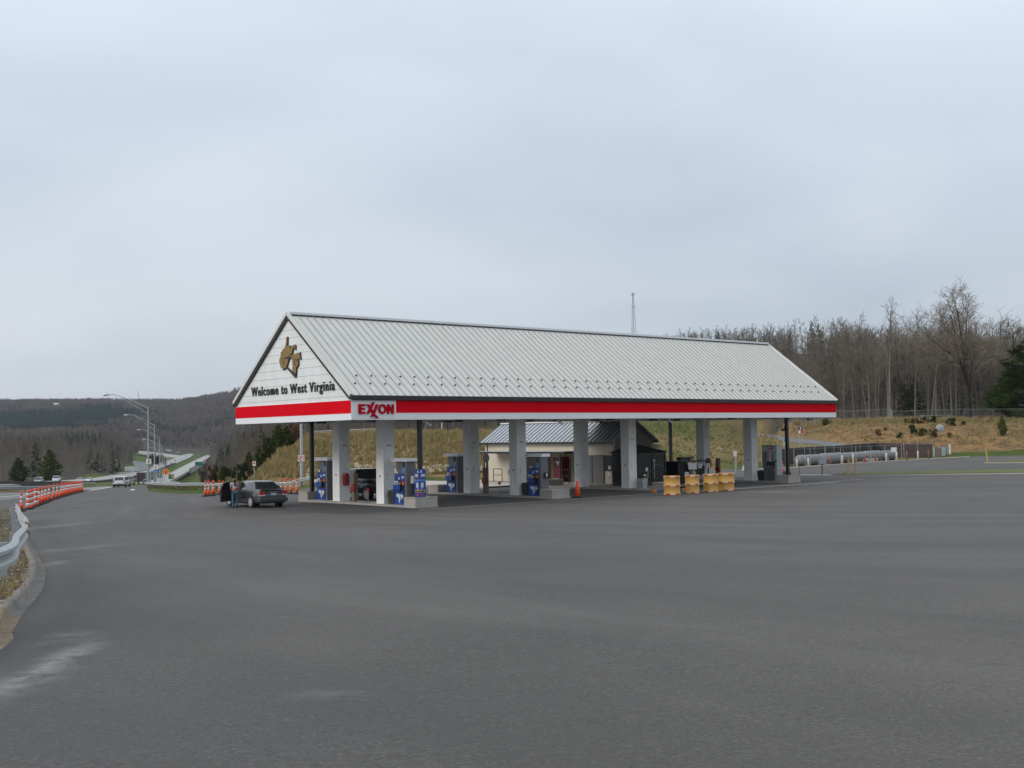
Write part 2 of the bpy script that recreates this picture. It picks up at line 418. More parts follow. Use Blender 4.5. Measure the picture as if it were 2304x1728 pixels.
def asphalt_mat(name, base, dark, light, patch=True):
    m = bpy.data.materials.new(name)
    m.use_nodes = True
    nt = m.node_tree
    b = nt.nodes['Principled BSDF']
    b.inputs['Roughness'].default_value = .82
    b.inputs['Specular IOR Level'].default_value = .35
    geo = nt.nodes.new('ShaderNodeNewGeometry')

    def noise(scale, detail, mapscale=None, rough=.6, rotz=0.0):
        n = nt.nodes.new('ShaderNodeTexNoise')
        n.inputs['Scale'].default_value = scale
        n.inputs['Detail'].default_value = detail
        n.inputs['Roughness'].default_value = rough
        mp = nt.nodes.new('ShaderNodeMapping')
        mp.inputs['Rotation'].default_value = (0, 0, rotz)
        if mapscale:
            mp.inputs['Scale'].default_value = mapscale
        nt.links.new(geo.outputs['Position'], mp.inputs['Vector'])
        nt.links.new(mp.outputs[0], n.inputs['Vector'])
        return n.outputs['Fac']

    def mr(src, a, b_, c, d):
        r = nt.nodes.new('ShaderNodeMapRange')
        for k, v in zip(('From Min', 'From Max', 'To Min', 'To Max'), (a, b_, c, d)):
            r.inputs[k].default_value = v
        nt.links.new(src, r.inputs['Value'])
        return r.outputs[0]

    def math_(op, a, b_):
        n = nt.nodes.new('ShaderNodeMath'); n.operation = op
        for i, v in enumerate((a, b_)):
            if isinstance(v, (int, float)): n.inputs[i].default_value = v
            else: nt.links.new(v, n.inputs[i])
        return n.outputs[0]

    def mixc(f, c1, c2):
        n = nt.nodes.new('ShaderNodeMix'); n.data_type = 'RGBA'
        nt.links.new(f, n.inputs[0])
        for i, c in ((6, c1), (7, c2)):
            if isinstance(c, tuple): n.inputs[i].default_value = (*c, 1)
            else: nt.links.new(c, n.inputs[i])
        return n.outputs[2]

    # broad worn lanes, stretched along the drive direction, plus blotches and fine grain
    lanes = noise(.11, 5, (1.0, .22, 1), .55, radians(-62))
    blot = noise(.35, 6, None, .62)
    fine = noise(9.0, 5, None, .75)
    grain = noise(60.0, 3, None, .8)
    f = math_('ADD', math_('MULTIPLY', lanes, .55), math_('MULTIPLY', blot, .45))
    col = mixc(mr(f, .36, .64, 0, 1), dark, base)
    col = mixc(mr(fine, .50, .85, 0, .38), col, light)
    spk = noise(27.0, 3, None, .95)
    col = mixc(mr(spk, .555, .68, 0, .9), col, light)
    col = mixc(mr(spk, .45, .34, 0, .85), col, tuple(c * .5 for c in dark))
    # tyre paths fanning out from the mouth of the exit road
    sv = nt.nodes.new('ShaderNodeVectorMath'); sv.operation = 'SUBTRACT'; sv.inputs[1].default_value = (-24, 92, 0)
    nt.links.new(geo.outputs['Position'], sv.inputs[0])
    sx = nt.nodes.new('ShaderNodeSeparateXYZ'); nt.links.new(sv.outputs[0], sx.inputs[0])
    th = math_('ARCTAN2', sx.outputs[0], sx.outputs[1])
    ln = nt.nodes.new('ShaderNodeVectorMath'); ln.operation = 'LENGTH'; nt.links.new(sv.outputs[0], ln.inputs[0])
    cb = nt.nodes.new('ShaderNodeCombineXYZ')
    nt.links.new(math_('ADD', math_('MULTIPLY', th, 9.0), math_('MULTIPLY', ln.outputs['Value'], .045)), cb.inputs[0])
    nt.links.new(math_('MULTIPLY', ln.outputs['Value'], .022), cb.inputs[1])
    tn = nt.nodes.new('ShaderNodeTexNoise'); tn.inputs['Scale'].default_value = 2.2; tn.inputs['Detail'].default_value = 7; tn.inputs['Roughness'].default_value = .62
    nt.links.new(cb.outputs[0], tn.inputs['Vector'])
    col = mixc(mr(tn.outputs['Fac'], .49, .33, 0, .7), col, dark)
    col = mixc(mr(tn.outputs['Fac'], .52, .70, 0, .5), col, tuple((a + b_) / 2 for a, b_ in zip(base, light)))
    col = mixc(mr(grain, .60, .86, 0, .6), col, light)
    col = mixc(mr(grain, .40, .18, 0, .5), col, tuple(c * .45 for c in dark))
    if patch:
        at_ = nt.nodes.new('ShaderNodeAttribute'); at_.attribute_name = 'dust'
        dn = noise(2.2, 6, (1, 1, 1), .7)
        df = math_('MULTIPLY', at_.outputs['Fac'], mr(dn, .40, .56, 0, 1))
        col = mixc(df, col, (.36, .35, .34))
        st = nt.nodes.new('ShaderNodeAttribute'); st.attribute_name = 'stain'
        sf = math_('MULTIPLY', st.outputs['Fac'], mr(blot, .3, .7, .5, 1))
        col = mixc(sf, col, (.045, .045, .047))
        # hairline cracks: thin distorted cell borders, kept only in patches
        vo = nt.nodes.new('ShaderNodeTexVoronoi'); vo.feature = 'DISTANCE_TO_EDGE'
        vo.inputs['Scale'].default_value = .16
        vd = nt.nodes.new('ShaderNodeVectorMath'); vd.operation = 'MULTIPLY_ADD'
        nn = nt.nodes.new('ShaderNodeTexNoise'); nn.inputs['Scale'].default_value = .7; nn.inputs['Detail'].default_value = 5
        nt.links.new(geo.outputs['Position'], nn.inputs['Vector'])
        nt.links.new(nn.outputs['Color'], vd.inputs[0]); vd.inputs[1].default_value = (2.2, 2.2, 0)
        nt.links.new(geo.outputs['Position'], vd.inputs[2])
        nt.links.new(vd.outputs[0], vo.inputs['Vector'])
        crk = mr(vo.outputs['Distance'], .0, .0035, 1, 0)
        gate = mr(noise(.06, 3), .5, .6, 0, .5)
        col = mixc(math_('MULTIPLY', crk, gate), col, (.05, .05, .05))
    nt.links.new(col, b.inputs['Base Color'])
    bp = nt.nodes.new('ShaderNodeBump')
    bp.inputs['Strength'].default_value = .55
    bp.inputs['Distance'].default_value = .008
    nt.links.new(math_('ADD', grain, fine), bp.inputs['Height'])
    nt.links.new(bp.outputs[0], b.inputs['Normal'])
    MATS[name] = m
    return m


M['asphalt'] = asphalt_mat('worn asphalt', (.102, .095, .087), (.068, .064, .059), (.187, .178, .165))
M['asphalt2'] = asphalt_mat('older grey asphalt', (.165, .165, .168), (.145, .145, .148), (.23, .23, .225), False)
M['shade_asphalt'] = asphalt_mat('shade darkened slab', (.075, .070, .066), (.055, .052, .049), (.12, .112, .105), False)  # dark slab asphalt, with the shade under the canopy put into its colour


def terrain_mat():
    m = bpy.data.materials.new('terrain')
    m.use_nodes = True
    nt = m.node_tree
    b = nt.nodes['Principled BSDF']
    b.inputs['Roughness'].default_value = .95
    b.inputs['Specular IOR Level'].default_value = .1
    geo = nt.nodes.new('ShaderNodeNewGeometry')
    at_ = nt.nodes.new('ShaderNodeAttribute'); at_.attribute_name = 'cover'   # r dry grass, g bare clay, b woodland floor; 0 = green grass
    sep = nt.nodes.new('ShaderNodeSeparateColor')
    nt.links.new(at_.outputs['Color'], sep.inputs[0])

    def noise(scale, detail, rough=.6, ms=None):
        n = nt.nodes.new('ShaderNodeTexNoise')
        n.inputs['Scale'].default_value = scale
        n.inputs['Detail'].default_value = detail
        n.inputs['Roughness'].default_value = rough
        if ms:
            mp = nt.nodes.new('ShaderNodeMapping'); mp.inputs['Scale'].default_value = ms
            nt.links.new(geo.outputs['Position'], mp.inputs['Vector'])
            nt.links.new(mp.outputs[0], n.inputs['Vector'])
        else:
            nt.links.new(geo.outputs['Position'], n.inputs['Vector'])
        return n.outputs['Fac']

    def mixc(f, c1, c2):
        n = nt.nodes.new('ShaderNodeMix'); n.data_type = 'RGBA'
        nt.links.new(f, n.inputs[0])
        for i, c in ((6, c1), (7, c2)):
            if isinstance(c, tuple): n.inputs[i].default_value = (*c, 1)
            else: nt.links.new(c, n.inputs[i])
        return n.outputs[2]

    def ramp(f, lo, hi, cols):
        mr = nt.nodes.new('ShaderNodeMapRange')
        mr.inputs['From Min'].default_value = lo; mr.inputs['From Max'].default_value = hi
        nt.links.new(f, mr.inputs['Value'])
        r = nt.nodes.new('ShaderNodeValToRGB')
        r.color_ramp.elements[0].color = (*cols[0], 1)
        r.color_ramp.elements[1].color = (*cols[-1], 1)
        for i, c in enumerate(cols[1:-1]):
            e = r.color_ramp.elements.new((i + 1) / (len(cols) - 1)); e.color = (*c, 1)
        nt.links.new(mr.outputs[0], r.inputs[0])
        return r.outputs[0]

    def edge(chan, amt=.42):
        """cover weight roughened by noise so borders are ragged"""
        a = nt.nodes.new('ShaderNodeMath'); a.operation = 'MULTIPLY_ADD'
        nt.links.new(rag, a.inputs[0]); a.inputs[1].default_value = amt * 2
        nt.links.new(chan, a.inputs[2])
        r = nt.nodes.new('ShaderNodeMapRange')
        r.inputs['From Min'].default_value = .5 + amt - .13
        r.inputs['From Max'].default_value = .5 + amt + .13
        nt.links.new(a.outputs[0], r.inputs['Value'])
        return r.outputs[0]

    rag = noise(.45, 8, .68)
    n1 = noise(.5, 8, .65)
    n2 = noise(3.5, 6, .7)
    n3 = noise(.12, 6, .6, (1, 1, 3))
    grass = ramp(n1, .3, .7, [(.048, .078, .020), (.070, .108, .022), (.12, .125, .045)])
    dry = ramp(n2, .28, .72, [(.12, .088, .040), (.19, .14, .065), (.24, .18, .085), (.33, .26, .14)])
    drygreen = ramp(n1, .35, .62, [(.09, .10, .03), (.15, .125, .05)])
    dry = mixc(ramp(n3, .50, .62, [(0, 0, 0), (.55, .55, .55)]), dry, drygreen)
    clay = ramp(n2, .28, .75, [(.15, .085, .04), (.28, .16, .07), (.38, .23, .105), (.47, .33, .18)])
    clay = mixc(ramp(noise(.55, 8, .72), .44, .56, [(0, 0, 0), (.9, .9, .9)]), clay, (.145, .10, .055))
    wood = ramp(n1, .3, .7, [(.045, .038, .030), (.07, .058, .045), (.09, .075, .055)])
    c = mixc(edge(sep.outputs[0]), grass, dry)
    c = mixc(edge(sep.outputs[1]), c, clay)
    c = mixc(edge(sep.outputs[2], .25), c, wood)
    nt.links.new(c, b.inputs['Base Color'])
    bp = nt.nodes.new('ShaderNodeBump')
    bp.inputs['Strength'].default_value = .9
    bp.inputs['Distance'].default_value = .25
    nt.links.new(n2, bp.inputs['Height'])
    nt.links.new(bp.outputs[0], b.inputs['Normal'])
    return m


M['terrain'] = terrain_mat()
M['soil'] = mat('leaf littered soil', (.085, .072, .055), .95, noise=.5, nscale=5, bump=1, bscale=14)


# ------------------------------------------------------------------ mesh helpers
class MB:
    def __init__(s):
        s.v = []; s.f = []; s.m = []; s.mats = []; s.cur = 0

    def use(s, m):
        if isinstance(m, str): m = M[m]
        if m not in s.mats: s.mats.append(m)
        s.cur = s.mats.index(m)
        return s

    def add(s, vs, fs):
        o = len(s.v)
        s.v.extend([tuple(p) for p in vs])
        for f in fs:
            s.f.append([i + o for i in f]); s.m.append(s.cur)

    def box(s, x0, x1, y0, y1, z0, z1, mtx=None):
        vs = [Vector(p) for p in ((x0, y0, z0), (x1, y0, z0), (x1, y1, z0), (x0, y1, z0), (x0, y0, z1), (x1, y0, z1), (x1, y1, z1), (x0, y1, z1))]
        if mtx is not None: vs = [mtx @ p for p in vs]
        s.add(vs, [(0, 3, 2, 1), (4, 5, 6, 7), (0, 1, 5, 4), (1, 2, 6, 5), (2, 3, 7, 6), (3, 0, 4, 7)])
        return s

    def tube(s, pts, r, n=8, caps=True):
        """tube along points; r a number or one per point"""
        pts = [Vector(p) for p in pts]
        if not hasattr(r, '__len__'): r = [r] * len(pts)
        rings = []
        prev = None
        for i, p in enumerate(pts):
            d = (pts[min(i + 1, len(pts) - 1)] - pts[max(i - 1, 0)])
            d = d.normalized() if d.length > 1e-9 else Vector((0, 0, 1))
            ref = prev if prev is not None else (Vector((1, 0, 0)) if abs(d.x) < .9 else Vector((0, 1, 0)))
            a = (ref - d * ref.dot(d)).normalized(); b = d.cross(a)
            prev = a
            rings.append([p + (a * cos(2 * pi * k / n) + b * sin(2 * pi * k / n)) * r[i] for k in range(n)])
        vs = [p for rg in rings for p in rg]
        fs = []
        for i in range(len(pts) - 1):
            for k in range(n):
                fs.append((i * n + k, i * n + (k + 1) % n, (i + 1) * n + (k + 1) % n, (i + 1) * n + k))
        if caps:
            fs.append(tuple(range(n - 1, -1, -1)))
            fs.append(tuple((len(pts) - 1) * n + k for k in range(n)))
        s.add(vs, fs)
        return s

    def lathe(s, prof, n=16, c=(0, 0, 0), axis='z', a0=0.0):
        """prof: (r, z) list"""
        vs = []
        for r, z in prof:
            for k in range(n):
                t = a0 + 2 * pi * k / n
                if axis == 'z': vs.append((c[0] + r * cos(t), c[1] + r * sin(t), c[2] + z))
                elif axis == 'x': vs.append((c[0] + z, c[1] + r * cos(t), c[2] + r * sin(t)))
                else: vs.append((c[0] + r * sin(t), c[1] + z, c[2] + r * cos(t)))
        fs = []
        for i in range(len(prof) - 1):
            for k in range(n):
                fs.append((i * n + k, i * n + (k + 1) % n, (i + 1) * n + (k + 1) % n, (i + 1) * n + k))
        fs.append(tuple(range(n - 1, -1, -1)))
        fs.append(tuple((len(prof) - 1) * n + k for k in range(n)))
        s.add(vs, fs)
        return s

    def prism(s, poly, fn, d0, d1):
        """poly 2d points extruded: fn(p, q, depth)->3d"""
        n = len(poly)
        tri = triangulate(poly)
        vs = [fn(p, q, d0) for p, q in poly] + [fn(p, q, d1) for p, q in poly]
        fs = [tuple(t) for t in tri] + [tuple(i + n for i in reversed(t)) for t in tri]
        for i in range(n):
            j = (i + 1) % n
            fs.append((i, i + n, j + n, j))
        s.add(vs, fs)
        return s

    def quad(s, a, b, c, d):
        s.add([a, b, c, d], [(0, 1, 2, 3)])
        return s

    def mesh(s, name, smooth=False):
        me = bpy.data.meshes.new(name)
        me.from_pydata(s.v, [], s.f)
        for m in s.mats: me.materials.append(m)
        if len(s.mats) > 1: me.polygons.foreach_set('material_index', s.m)
        if smooth: me.polygons.foreach_set('use_smooth', [True] * len(s.f))
        me.update()
        return me

    def build(s, name, parent=None, mat_=None, smooth=False, loc=None, rotz=None, fix=False):
        if mat_ is not None: s.mats = [M[mat_] if isinstance(mat_, str) else mat_]; s.m = [0] * len(s.f)
        me = s.mesh(name, smooth)
        if fix:
            bm = bmesh.new(); bm.from_mesh(me)
            bmesh.ops.recalc_face_normals(bm, faces=bm.faces)
            bm.to_mesh(me); bm.free()
        o = bpy.data.objects.new(name, me)
        COL.objects.link(o)
        if parent is not None: o.parent = parent
        if loc is not None: o.location = loc
        if rotz is not None: o.rotation_euler = (0, 0, rotz)
        return o


def triangulate(poly):
    from mathutils.geometry import tessellate_polygon
    return tessellate_polygon([[Vector((p[0], p[1], 0)) for p in poly]])


def put(me, name, parent=None, loc=None, rot=None, scale=None):
    o = bpy.data.objects.new(name, me)
    COL.objects.link(o)
    if parent is not None: o.parent = parent
    if loc is not None: o.location = loc
    if rot is not None: o.rotation_euler = rot
    if scale is not None: o.scale = scale
    return o


def thing(name, label, cat, loc=(0, 0, 0), rotz=0.0, group=None):
    o = bpy.data.objects.new(name, None)
    o.empty_display_size = .3
    COL.objects.link(o)
    o.location = loc
    o.rotation_euler = (0, 0, rotz)
    o['label'] = label; o['category'] = cat
    if group: o['group'] = group
    return o


def tag(o, label, cat, group=None, kind=None):
    if label: o['label'] = label
    if cat: o['category'] = cat
    if group: o['group'] = group
    if kind: o['kind'] = kind
    return o


def clone(root, loc, rotz=None, label=None, scale=None):
    r = root.copy(); COL.objects.link(r)
    r.location = loc
    if rotz is not None: r.rotation_euler = (0, 0, rotz)
    if scale is not None: r.scale = (scale, scale, scale)
    if label: r['label'] = label
    for ch in list(root.children):
        c = ch.copy(); COL.objects.link(c); c.parent = r
        for g in ch.children:
            d = g.copy(); COL.objects.link(d); d.parent = c
    return r


def resample(pts, step):
    pts = [Vector((p[0], p[1], 0)) for p in pts]
    out = []
    for a, b in zip(pts, pts[1:]):
        n = max(1, int((b - a).length / step))
        for i in range(n): out.append(a.lerp(b, i / n))
    out.append(pts[-1])
    return out


def smooth_path(pts, n=8):
    """Catmull-Rom through 2d/3d points"""
    P = [Vector((p[0], p[1], p[2] if len(p) > 2 else 0)) for p in pts]
    P = [P[0] * 2 - P[1]] + P + [P[-1] * 2 - P[-2]]
    out = []
    for i in range(1, len(P) - 2):
        for k in range(n):
            t = k / n
            a, b, c, d = P[i - 1], P[i], P[i + 1], P[i + 2]
            out.append(.5 * ((2 * b) + (c - a) * t + (2 * a - 5 * b + 4 * c - d) * t * t + (3 * b - a - 3 * c + d) * t ** 3))
    out.append(P[-2])
    return out


# ================================================================== SETTING
# ---- outline of the far edge of the paved lot
def hp(u, v, ymin=30.0):
    p = hit(u, v, 0, ymin); return (p.x, p.y)


LOT_EDGE = [(-220, 108), (-120, 118), hp(0, 1106), hp(65, 1101)] + \
    [((u - 1152) / F_PX * y, y) for u, y in ((150, 160), (187, 190), (262, 214), (300, 216), (334, 214), (331, 150), )] + \
    [hp(333, 1106), hp(360, 1109.5), hp(406, 1111.7), hp(470, 1111.7), hp(560, 1112), hp(645, 1109)] + \
    [at(690, 97)[:2], at(760, 93.5)[:2], at(900, 91)[:2], at(1000, 90)[:2], at(1060, 91)[:2], at(1100, 100)[:2], at(1300, 108)[:2], at(1500, 108)[:2], at(1640, 112)[:2],
     at(1700, 112)[:2], at(1790, 116)[:2], at(1890, 124)[:2], at(1990, 131)[:2], at(2098, 139)[:2], at(2190, 145)[:2], at(2330, 146)[:2], at(2700, 146)[:2], (150, 148), (300, 150)]
_c = np.array([p[0] / (p[1] + 25) for p in LOT_EDGE]); _y = np.array([p[1] for p in LOT_EDGE])
_o = np.argsort(_c); _c = _c[_o]; _y = _y[_o]


def lot_far(c):
    return np.interp(c, _c, _y)


def sheet_grid(C, Yfun, rows, dz, name, mat_, attrs=None):
    nC, nR = len(C), rows
    P = np.zeros((nR, nC, 3))
    s = np.linspace(0, 1, nR)[:, None]
    y1 = Yfun(C)[None, :]
    yy = 5.0 * ((y1 + 25) / 5.0) ** s - 25
    xx = C[None, :] * (yy + 25)
    P[..., 0] = xx; P[..., 1] = yy; P[..., 2] = G(xx, yy) + dz(xx, yy)
    me = bpy.data.meshes.new(name)
    nv = nR * nC
    me.vertices.add(nv)
    me.vertices.foreach_set('co', P.reshape(-1))
    i = np.arange(nR - 1)[:, None] * nC + np.arange(nC - 1)[None, :]
    q = np.stack([i, i + 1, i + 1 + nC, i + nC], -1).reshape(-1)
    nf = (nR - 1) * (nC - 1)
    me.loops.add(nf * 4); me.loops.foreach_set('vertex_index', q.astype(np.int32))
    me.polygons.add(nf)
    me.polygons.foreach_set('loop_start', np.arange(nf, dtype=np.int32) * 4)
    me.polygons.foreach_set('use_smooth', np.ones(nf, bool))
    me.update(calc_edges=True)
    me.validate()
    me.materials.append(M[mat_] if isinstance(mat_, str) else mat_)
    for k, fn in (attrs or {}).items():
        val = fn(P[..., 0].ravel(), P[..., 1].ravel())
        if val.ndim == 1:
            a = me.attributes.new(k, 'FLOAT', 'POINT'); a.data.foreach_set('value', val)
        else:
            a = me.attributes.new(k, 'FLOAT_COLOR', 'POINT')
            a.data.foreach_set('color', np.concatenate([val, np.ones((len(val), 1))], 1).ravel())
    o = bpy.data.objects.new(name, me); COL.objects.link(o)
    return o


COVER = [  # direction : (distance, dry, clay, woodland)
    (-500, [(120, .5, 0, 0), (136, .8, 0, 0), (142, .4, 0, 1), (5000, 0, 0, 1)]),
    (150, [(120, .35, 0, 0), (136, .6, 0, 0), (145, .4, 0, 1), (5000, 0, 0, 1)]),
    (200, [(120, .35, 0, 0), (330, .5, 0, .1), (600, .3, 0, .3), (640, 0, 0, 1), (5000, 0, 0, 1)]),
    (330, [(120, .35, 0, 0), (330, .4, 0, .0), (1550, .3, 0, .0), (1650, 0, 0, 1), (5000, 0, 0, 1)]),
    (440, [(100, .3, 0, 0), (150, .3, 0, .0), (1550, .25, 0, .0), (1700, 0, 0, 1), (5000, 0, 0, 1)]),
    (470, [(100, .3, 0, 0), (138, .3, .3, .0), (150, .5, 0, 1), (5000, 0, 0, 1)]),
    (580, [(100, .3, 0, 0), (122, .4, .45, .0), (138, 1, .3, .4), (150, .5, 0, 1), (5000, 0, 0, 1)]),
    (650, [(100, .4, 0, 0), (108, .5, .55, 0), (114, 1, .6, .0), (132, 1, .2, 0), (150, 1, 0, 1), (5000, 0, 0, 1)]),
    (720, [(95, .3, 0, 0), (101, .5, .3, 0), (105, 1, .7, 0), (109, 1, .42, .0), (124, 1, .28, 0), (140, .6, 0, 1), (5000, 0, 0, 1)]),
    (980, [(92, .15, 0, 0), (98, .2, 0, 0), (101, 1, .66, 0), (106, 1, .50, .0), (121, 1, .25, 0), (124, .2, 0, 0), (136, .2, 0, 0), (146, .5, 0, 1), (5000, 0, 0, 1)]),
    (1250, [(92, .3, 0, 0), (108, .8, .2, 0), (150, .8, .2, .0), (235, .3, 0, 0), (245, .5, 0, 1), (5000, 0, 0, 1)]),
    (1440, [(92, .3, 0, 0), (112, .9, .4, 0), (125, .9, .3, 0), (135, .15, 0, 0), (150, .5, 0, 0), (165, 1, .2, 0), (185, .4, 0, 0), (205, .0, 0, 0), (240, .0, 0, 0), (246, .5, 0, 1), (5000, 0, 0, 1)]),
    (1570, [(92, .3, 0, 0), (116, .8, .3, 0), (132, .5, .0, 0), (145, 1, .2, 0), (165, .5, .1, 0), (200, .45, .2, 0), (240, .3, 0, 0), (250, .5, 0, 1), (5000, 0, 0, 1)]),
    (1660, [(92, .3, 0, 0), (122, .4, 0, 0), (150, .9, .2, 0), (180, .5, .3, 0), (215, .6, .2, 0), (262, .7, .2, 0), (266, 1, .62, 0), (282, .9, .4, 0), (290, .6, 0, 1), (5000, 0, 0, 1)]),
    (1790, [(92, .3, 0, 0), (125, .5, .2, 0), (160, .8, .1, 0), (200, .7, .2, 0), (206, .9, .85, 0), (228, .9, .75, 0), (236, 1, .1, 0), (242, .6, 0, 1), (5000, 0, 0, 1)]),
    (1900, [(92, .3, 0, 0), (135, .6, .3, 0), (165, .6, .3, 0), (172, .8, .85, 0), (192, .9, .66, 0), (198, 1, .1, 0), (206, .6, 0, 1), (5000, 0, 0, 1)]),
    (2050, [(92, .3, 0, 0), (145, .5, 0, 0), (154, .4, .0, 0), (159, .8, .85, 0), (181, .9, .64, 0), (186, 1, .05, 0), (193, .7, 0, 1), (5000, 0, 0, 1)]),
    (2330, [(92, .3, 0, 0), (145, .2, 0, 0), (153, .1, .0, 0), (157, .9, .76, 0), (172, .9, .58, 0), (177, 1, .05, 0), (186, .7, 0, 1), (5000, 0, 0, 1)]),
]
CT = np.array([(u - 1152) / F_PX for u, _ in COVER])
CYS = np.exp(np.linspace(math.log(60), math.log(5000), 700))
CV = np.array([[np.interp(CYS, [p[0] for p in pr], [p[k] for p in pr]) for k in (1, 2, 3)] for _, pr in COVER])  # (n,3,700)


def cover(x, y):
    yy = np.clip(y, 60, 5000)
    t = np.clip(x / np.maximum(y, 12), CT[0], CT[-1])
    j = np.clip(np.searchsorted(CT, t) - 1, 0, len(CT) - 2)
    a = ((t - CT[j]) / (CT[j + 1] - CT[j]))[:, None]
    k = np.clip(np.searchsorted(CYS, yy), 0, 699)
    return CV[j, :, k] * (1 - a) + CV[j + 1, :, k] * a


HR_U = [(1700, 975.6, 268), (1742, 979, 240), (1773, 984, 217), (1815, 988, 197), (1860, 992.5, 181), (1905, 999, 168), (1950, 1006, 158), (1990, 1011, 151)]
HR_L = [(1690, 978.5, 256), (1728, 984, 229), (1762, 992.5, 204), (1800, 996.0, 186), (1834, 999, 176), (1860, 1003.8, 167), (1900, 1011, 154), (1945, 1017, 146)]


def hill_road_z(x, y):
    u = 1152 + x / np.maximum(y, 1) * F_PX
    yu = np.interp(u, [p[0] for p in HR_U], [p[2] for p in HR_U]); yl = np.interp(u, [p[0] for p in HR_L], [p[2] for p in HR_L])
    zu = np.interp(u, [p[0] for p in HR_U], [pix_z(*p) for p in HR_U]); zl = np.interp(u, [p[0] for p in HR_L], [pix_z(*p) for p in HR_L])
    a = np.clip((y - yl) / (yu - yl), 0, 1)
    z = zl * (1 - a) + zu * a
    w = np.clip(1 - np.maximum(np.maximum(yl - y, y - yu), 0) / 7.0, 0, 1)
    w = w * w * (3 - 2 * w) * np.clip((u - 1660) / 40, 0, 1) * np.clip((2010 - u) / 50, 0, 1)
    return z - np.interp(u, [1730, 1790], [.40, .10]), w


def pix_z(u, v, d):
    return CAM_Z + ray(u, v)[1] * d


def terrain_dz(x, y):
    c = x / (y + 25)
    inside = (y < lot_far(c) - (.8 + .004 * y)) & (np.abs(c) < 1.15)
    d = np.where(inside, -.4, 0.0)
    zr, w = hill_road_z(x, y)
    return d * (1 - w) + w * (zr - G(x, y))


C_T = np.concatenate([np.linspace(-1.9, -.62, 50), np.linspace(-.6, .6, 400), np.linspace(.62, 1.9, 50)])
terrain = sheet_grid(C_T, lambda c: np.full_like(c, 4500.0), 460, terrain_dz, 'terrain', 'terrain', dict(cover=cover))
tag(terrain, None, None, kind='structure')


def dust(x, y):
    v = np.zeros(len(x))
    for (cx, cy, rx, ry, an, s) in DUST:
        ca, sa = cos(an), sin(an)
        dx = (x - cx) * ca + (y - cy) * sa; dy = -(x - cx) * sa + (y - cy) * ca
        v = np.maximum(v, s * np.exp(-(dx / rx) ** 2 - (dy / ry) ** 2))
    return v


def blob(u, v, rx, ry, an, s):
    p = hit(u, v, 0, 4)
    return (p.x, p.y, rx, ry, an, s)


DUST = [blob(100, 1510, 1.4, .13, radians(98), .75), blob(40, 1548, .7, .22, radians(94), .6), blob(170, 1478, .7, .16, radians(100), .7), blob(150, 1440, .5, .2, radians(90), .4),
        blob(103, 1188, .5, 4.0, 0, .5), blob(195, 1235, .4, 1.5, radians(-8), .3), blob(130, 1240, .25, 1.6, 0, .28),
        blob(120, 1272, .2, 1.0, 0, .45), blob(770, 1565, .35, .05, .3, .35), blob(1760, 1109, 1.6, .5, .2, .5), blob(1700, 1108, 2.5, .4, .2, .4)]
STAIN = [blob(190, 1330, 2.6, 5.0, radians(-10), .55), blob(150, 1420, 1.8, 3.0, 0, .5), blob(260, 1640, 2.5, 2.2, 0, .4), blob(300, 1200, 3, 9, radians(20), .35), blob(370, 1411, .45, .18, .1, .8), blob(430, 1258, .8, .12, .3, .6), blob(320, 1215, 1.2, .3, 0, .5), blob(370, 1340, 1.2, .25, .2, .4),
         blob(1090, 1465, .3, .1, 0, .4), blob(640, 1156, 2.0, 1.0, .3, .6), blob(820, 1168, 4, 1.0, .3, .5), blob(1850, 1240, 8, .6, .25, .25), blob(1500, 1180, 12, .7, .2, .2)]


def stain(x, y):
    global DUST
    keep = DUST; DUST = STAIN
    r = dust(x, y); DUST = keep
    return r


C_L = np.concatenate([np.linspace(-1.2, -.62, 30), np.linspace(-.6, .6, 420), np.linspace(.62, 1.2, 30)])
lot = sheet_grid(C_L, lot_far, 300, lambda x, y: np.full_like(x, .035), 'parking_lot', 'asphalt', dict(dust=dust, stain=stain))
tag(lot, None, None, kind='structure')


def ribbon(name, L, R, mat_, dz=.05, step=2.0, across=3, kind='structure', skirt=0.0, drape=True, smooth=False):
    """sheet between two edge lines; L and R are lists of points (3d when drape is False)"""
    if smooth: L, R = smooth_path(L), smooth_path(R)
    n = max(2, int(max(sum((Vector(b) - Vector(a)).length for a, b in zip(Q, Q[1:])) for Q in (L, R)) / step))

    def param(Q, n):
        Q = [Vector((*p, 0)) if len(p) == 2 else Vector(p) for p in Q]
        d = [0]
        for a, b in zip(Q, Q[1:]): d.append(d[-1] + (b - a).length)
        out = []
        for i in range(n + 1):
            s = d[-1] * i / n
            k = max(j for j in range(len(d)) if d[j] <= s + 1e-9); k = min(k, len(Q) - 2)
            out.append(Q[k].lerp(Q[k + 1], (s - d[k]) / max(1e-9, d[k + 1] - d[k])))
        return out
    A, B = param(L, n), param(R, n)
    mb = MB().use(mat_)
    vs = []; fs = []
    for a, b in zip(A, B):
        for k in range(across + 1):
            p = a.lerp(b, k / across)
            if drape: p.z = Gf(p.x, p.y) + dz
            vs.append(p)
    w = across + 1
    for i in range(n):
        for k in range(across):
            fs.append((i * w + k, i * w + k + 1, (i + 1) * w + k + 1, (i + 1) * w + k))
    mb.add(vs, fs)
    if skirt:
        for side in (0, across):
            o = []
            for i in range(n + 1):
                p = vs[i * w + side]; o += [p, p - Vector((0, 0, skirt))]
            mb.add(o, [(2 * i, 2 * i + 1, 2 * i + 3, 2 * i + 2) for i in range(n)])
    ob = mb.build(name, fix=False)
    if kind: ob['kind'] = kind
    return ob


def pix(u, v, d):
    rx, rz = ray(u, v)
    return Vector((rx * d, d, CAM_Z + rz * d))


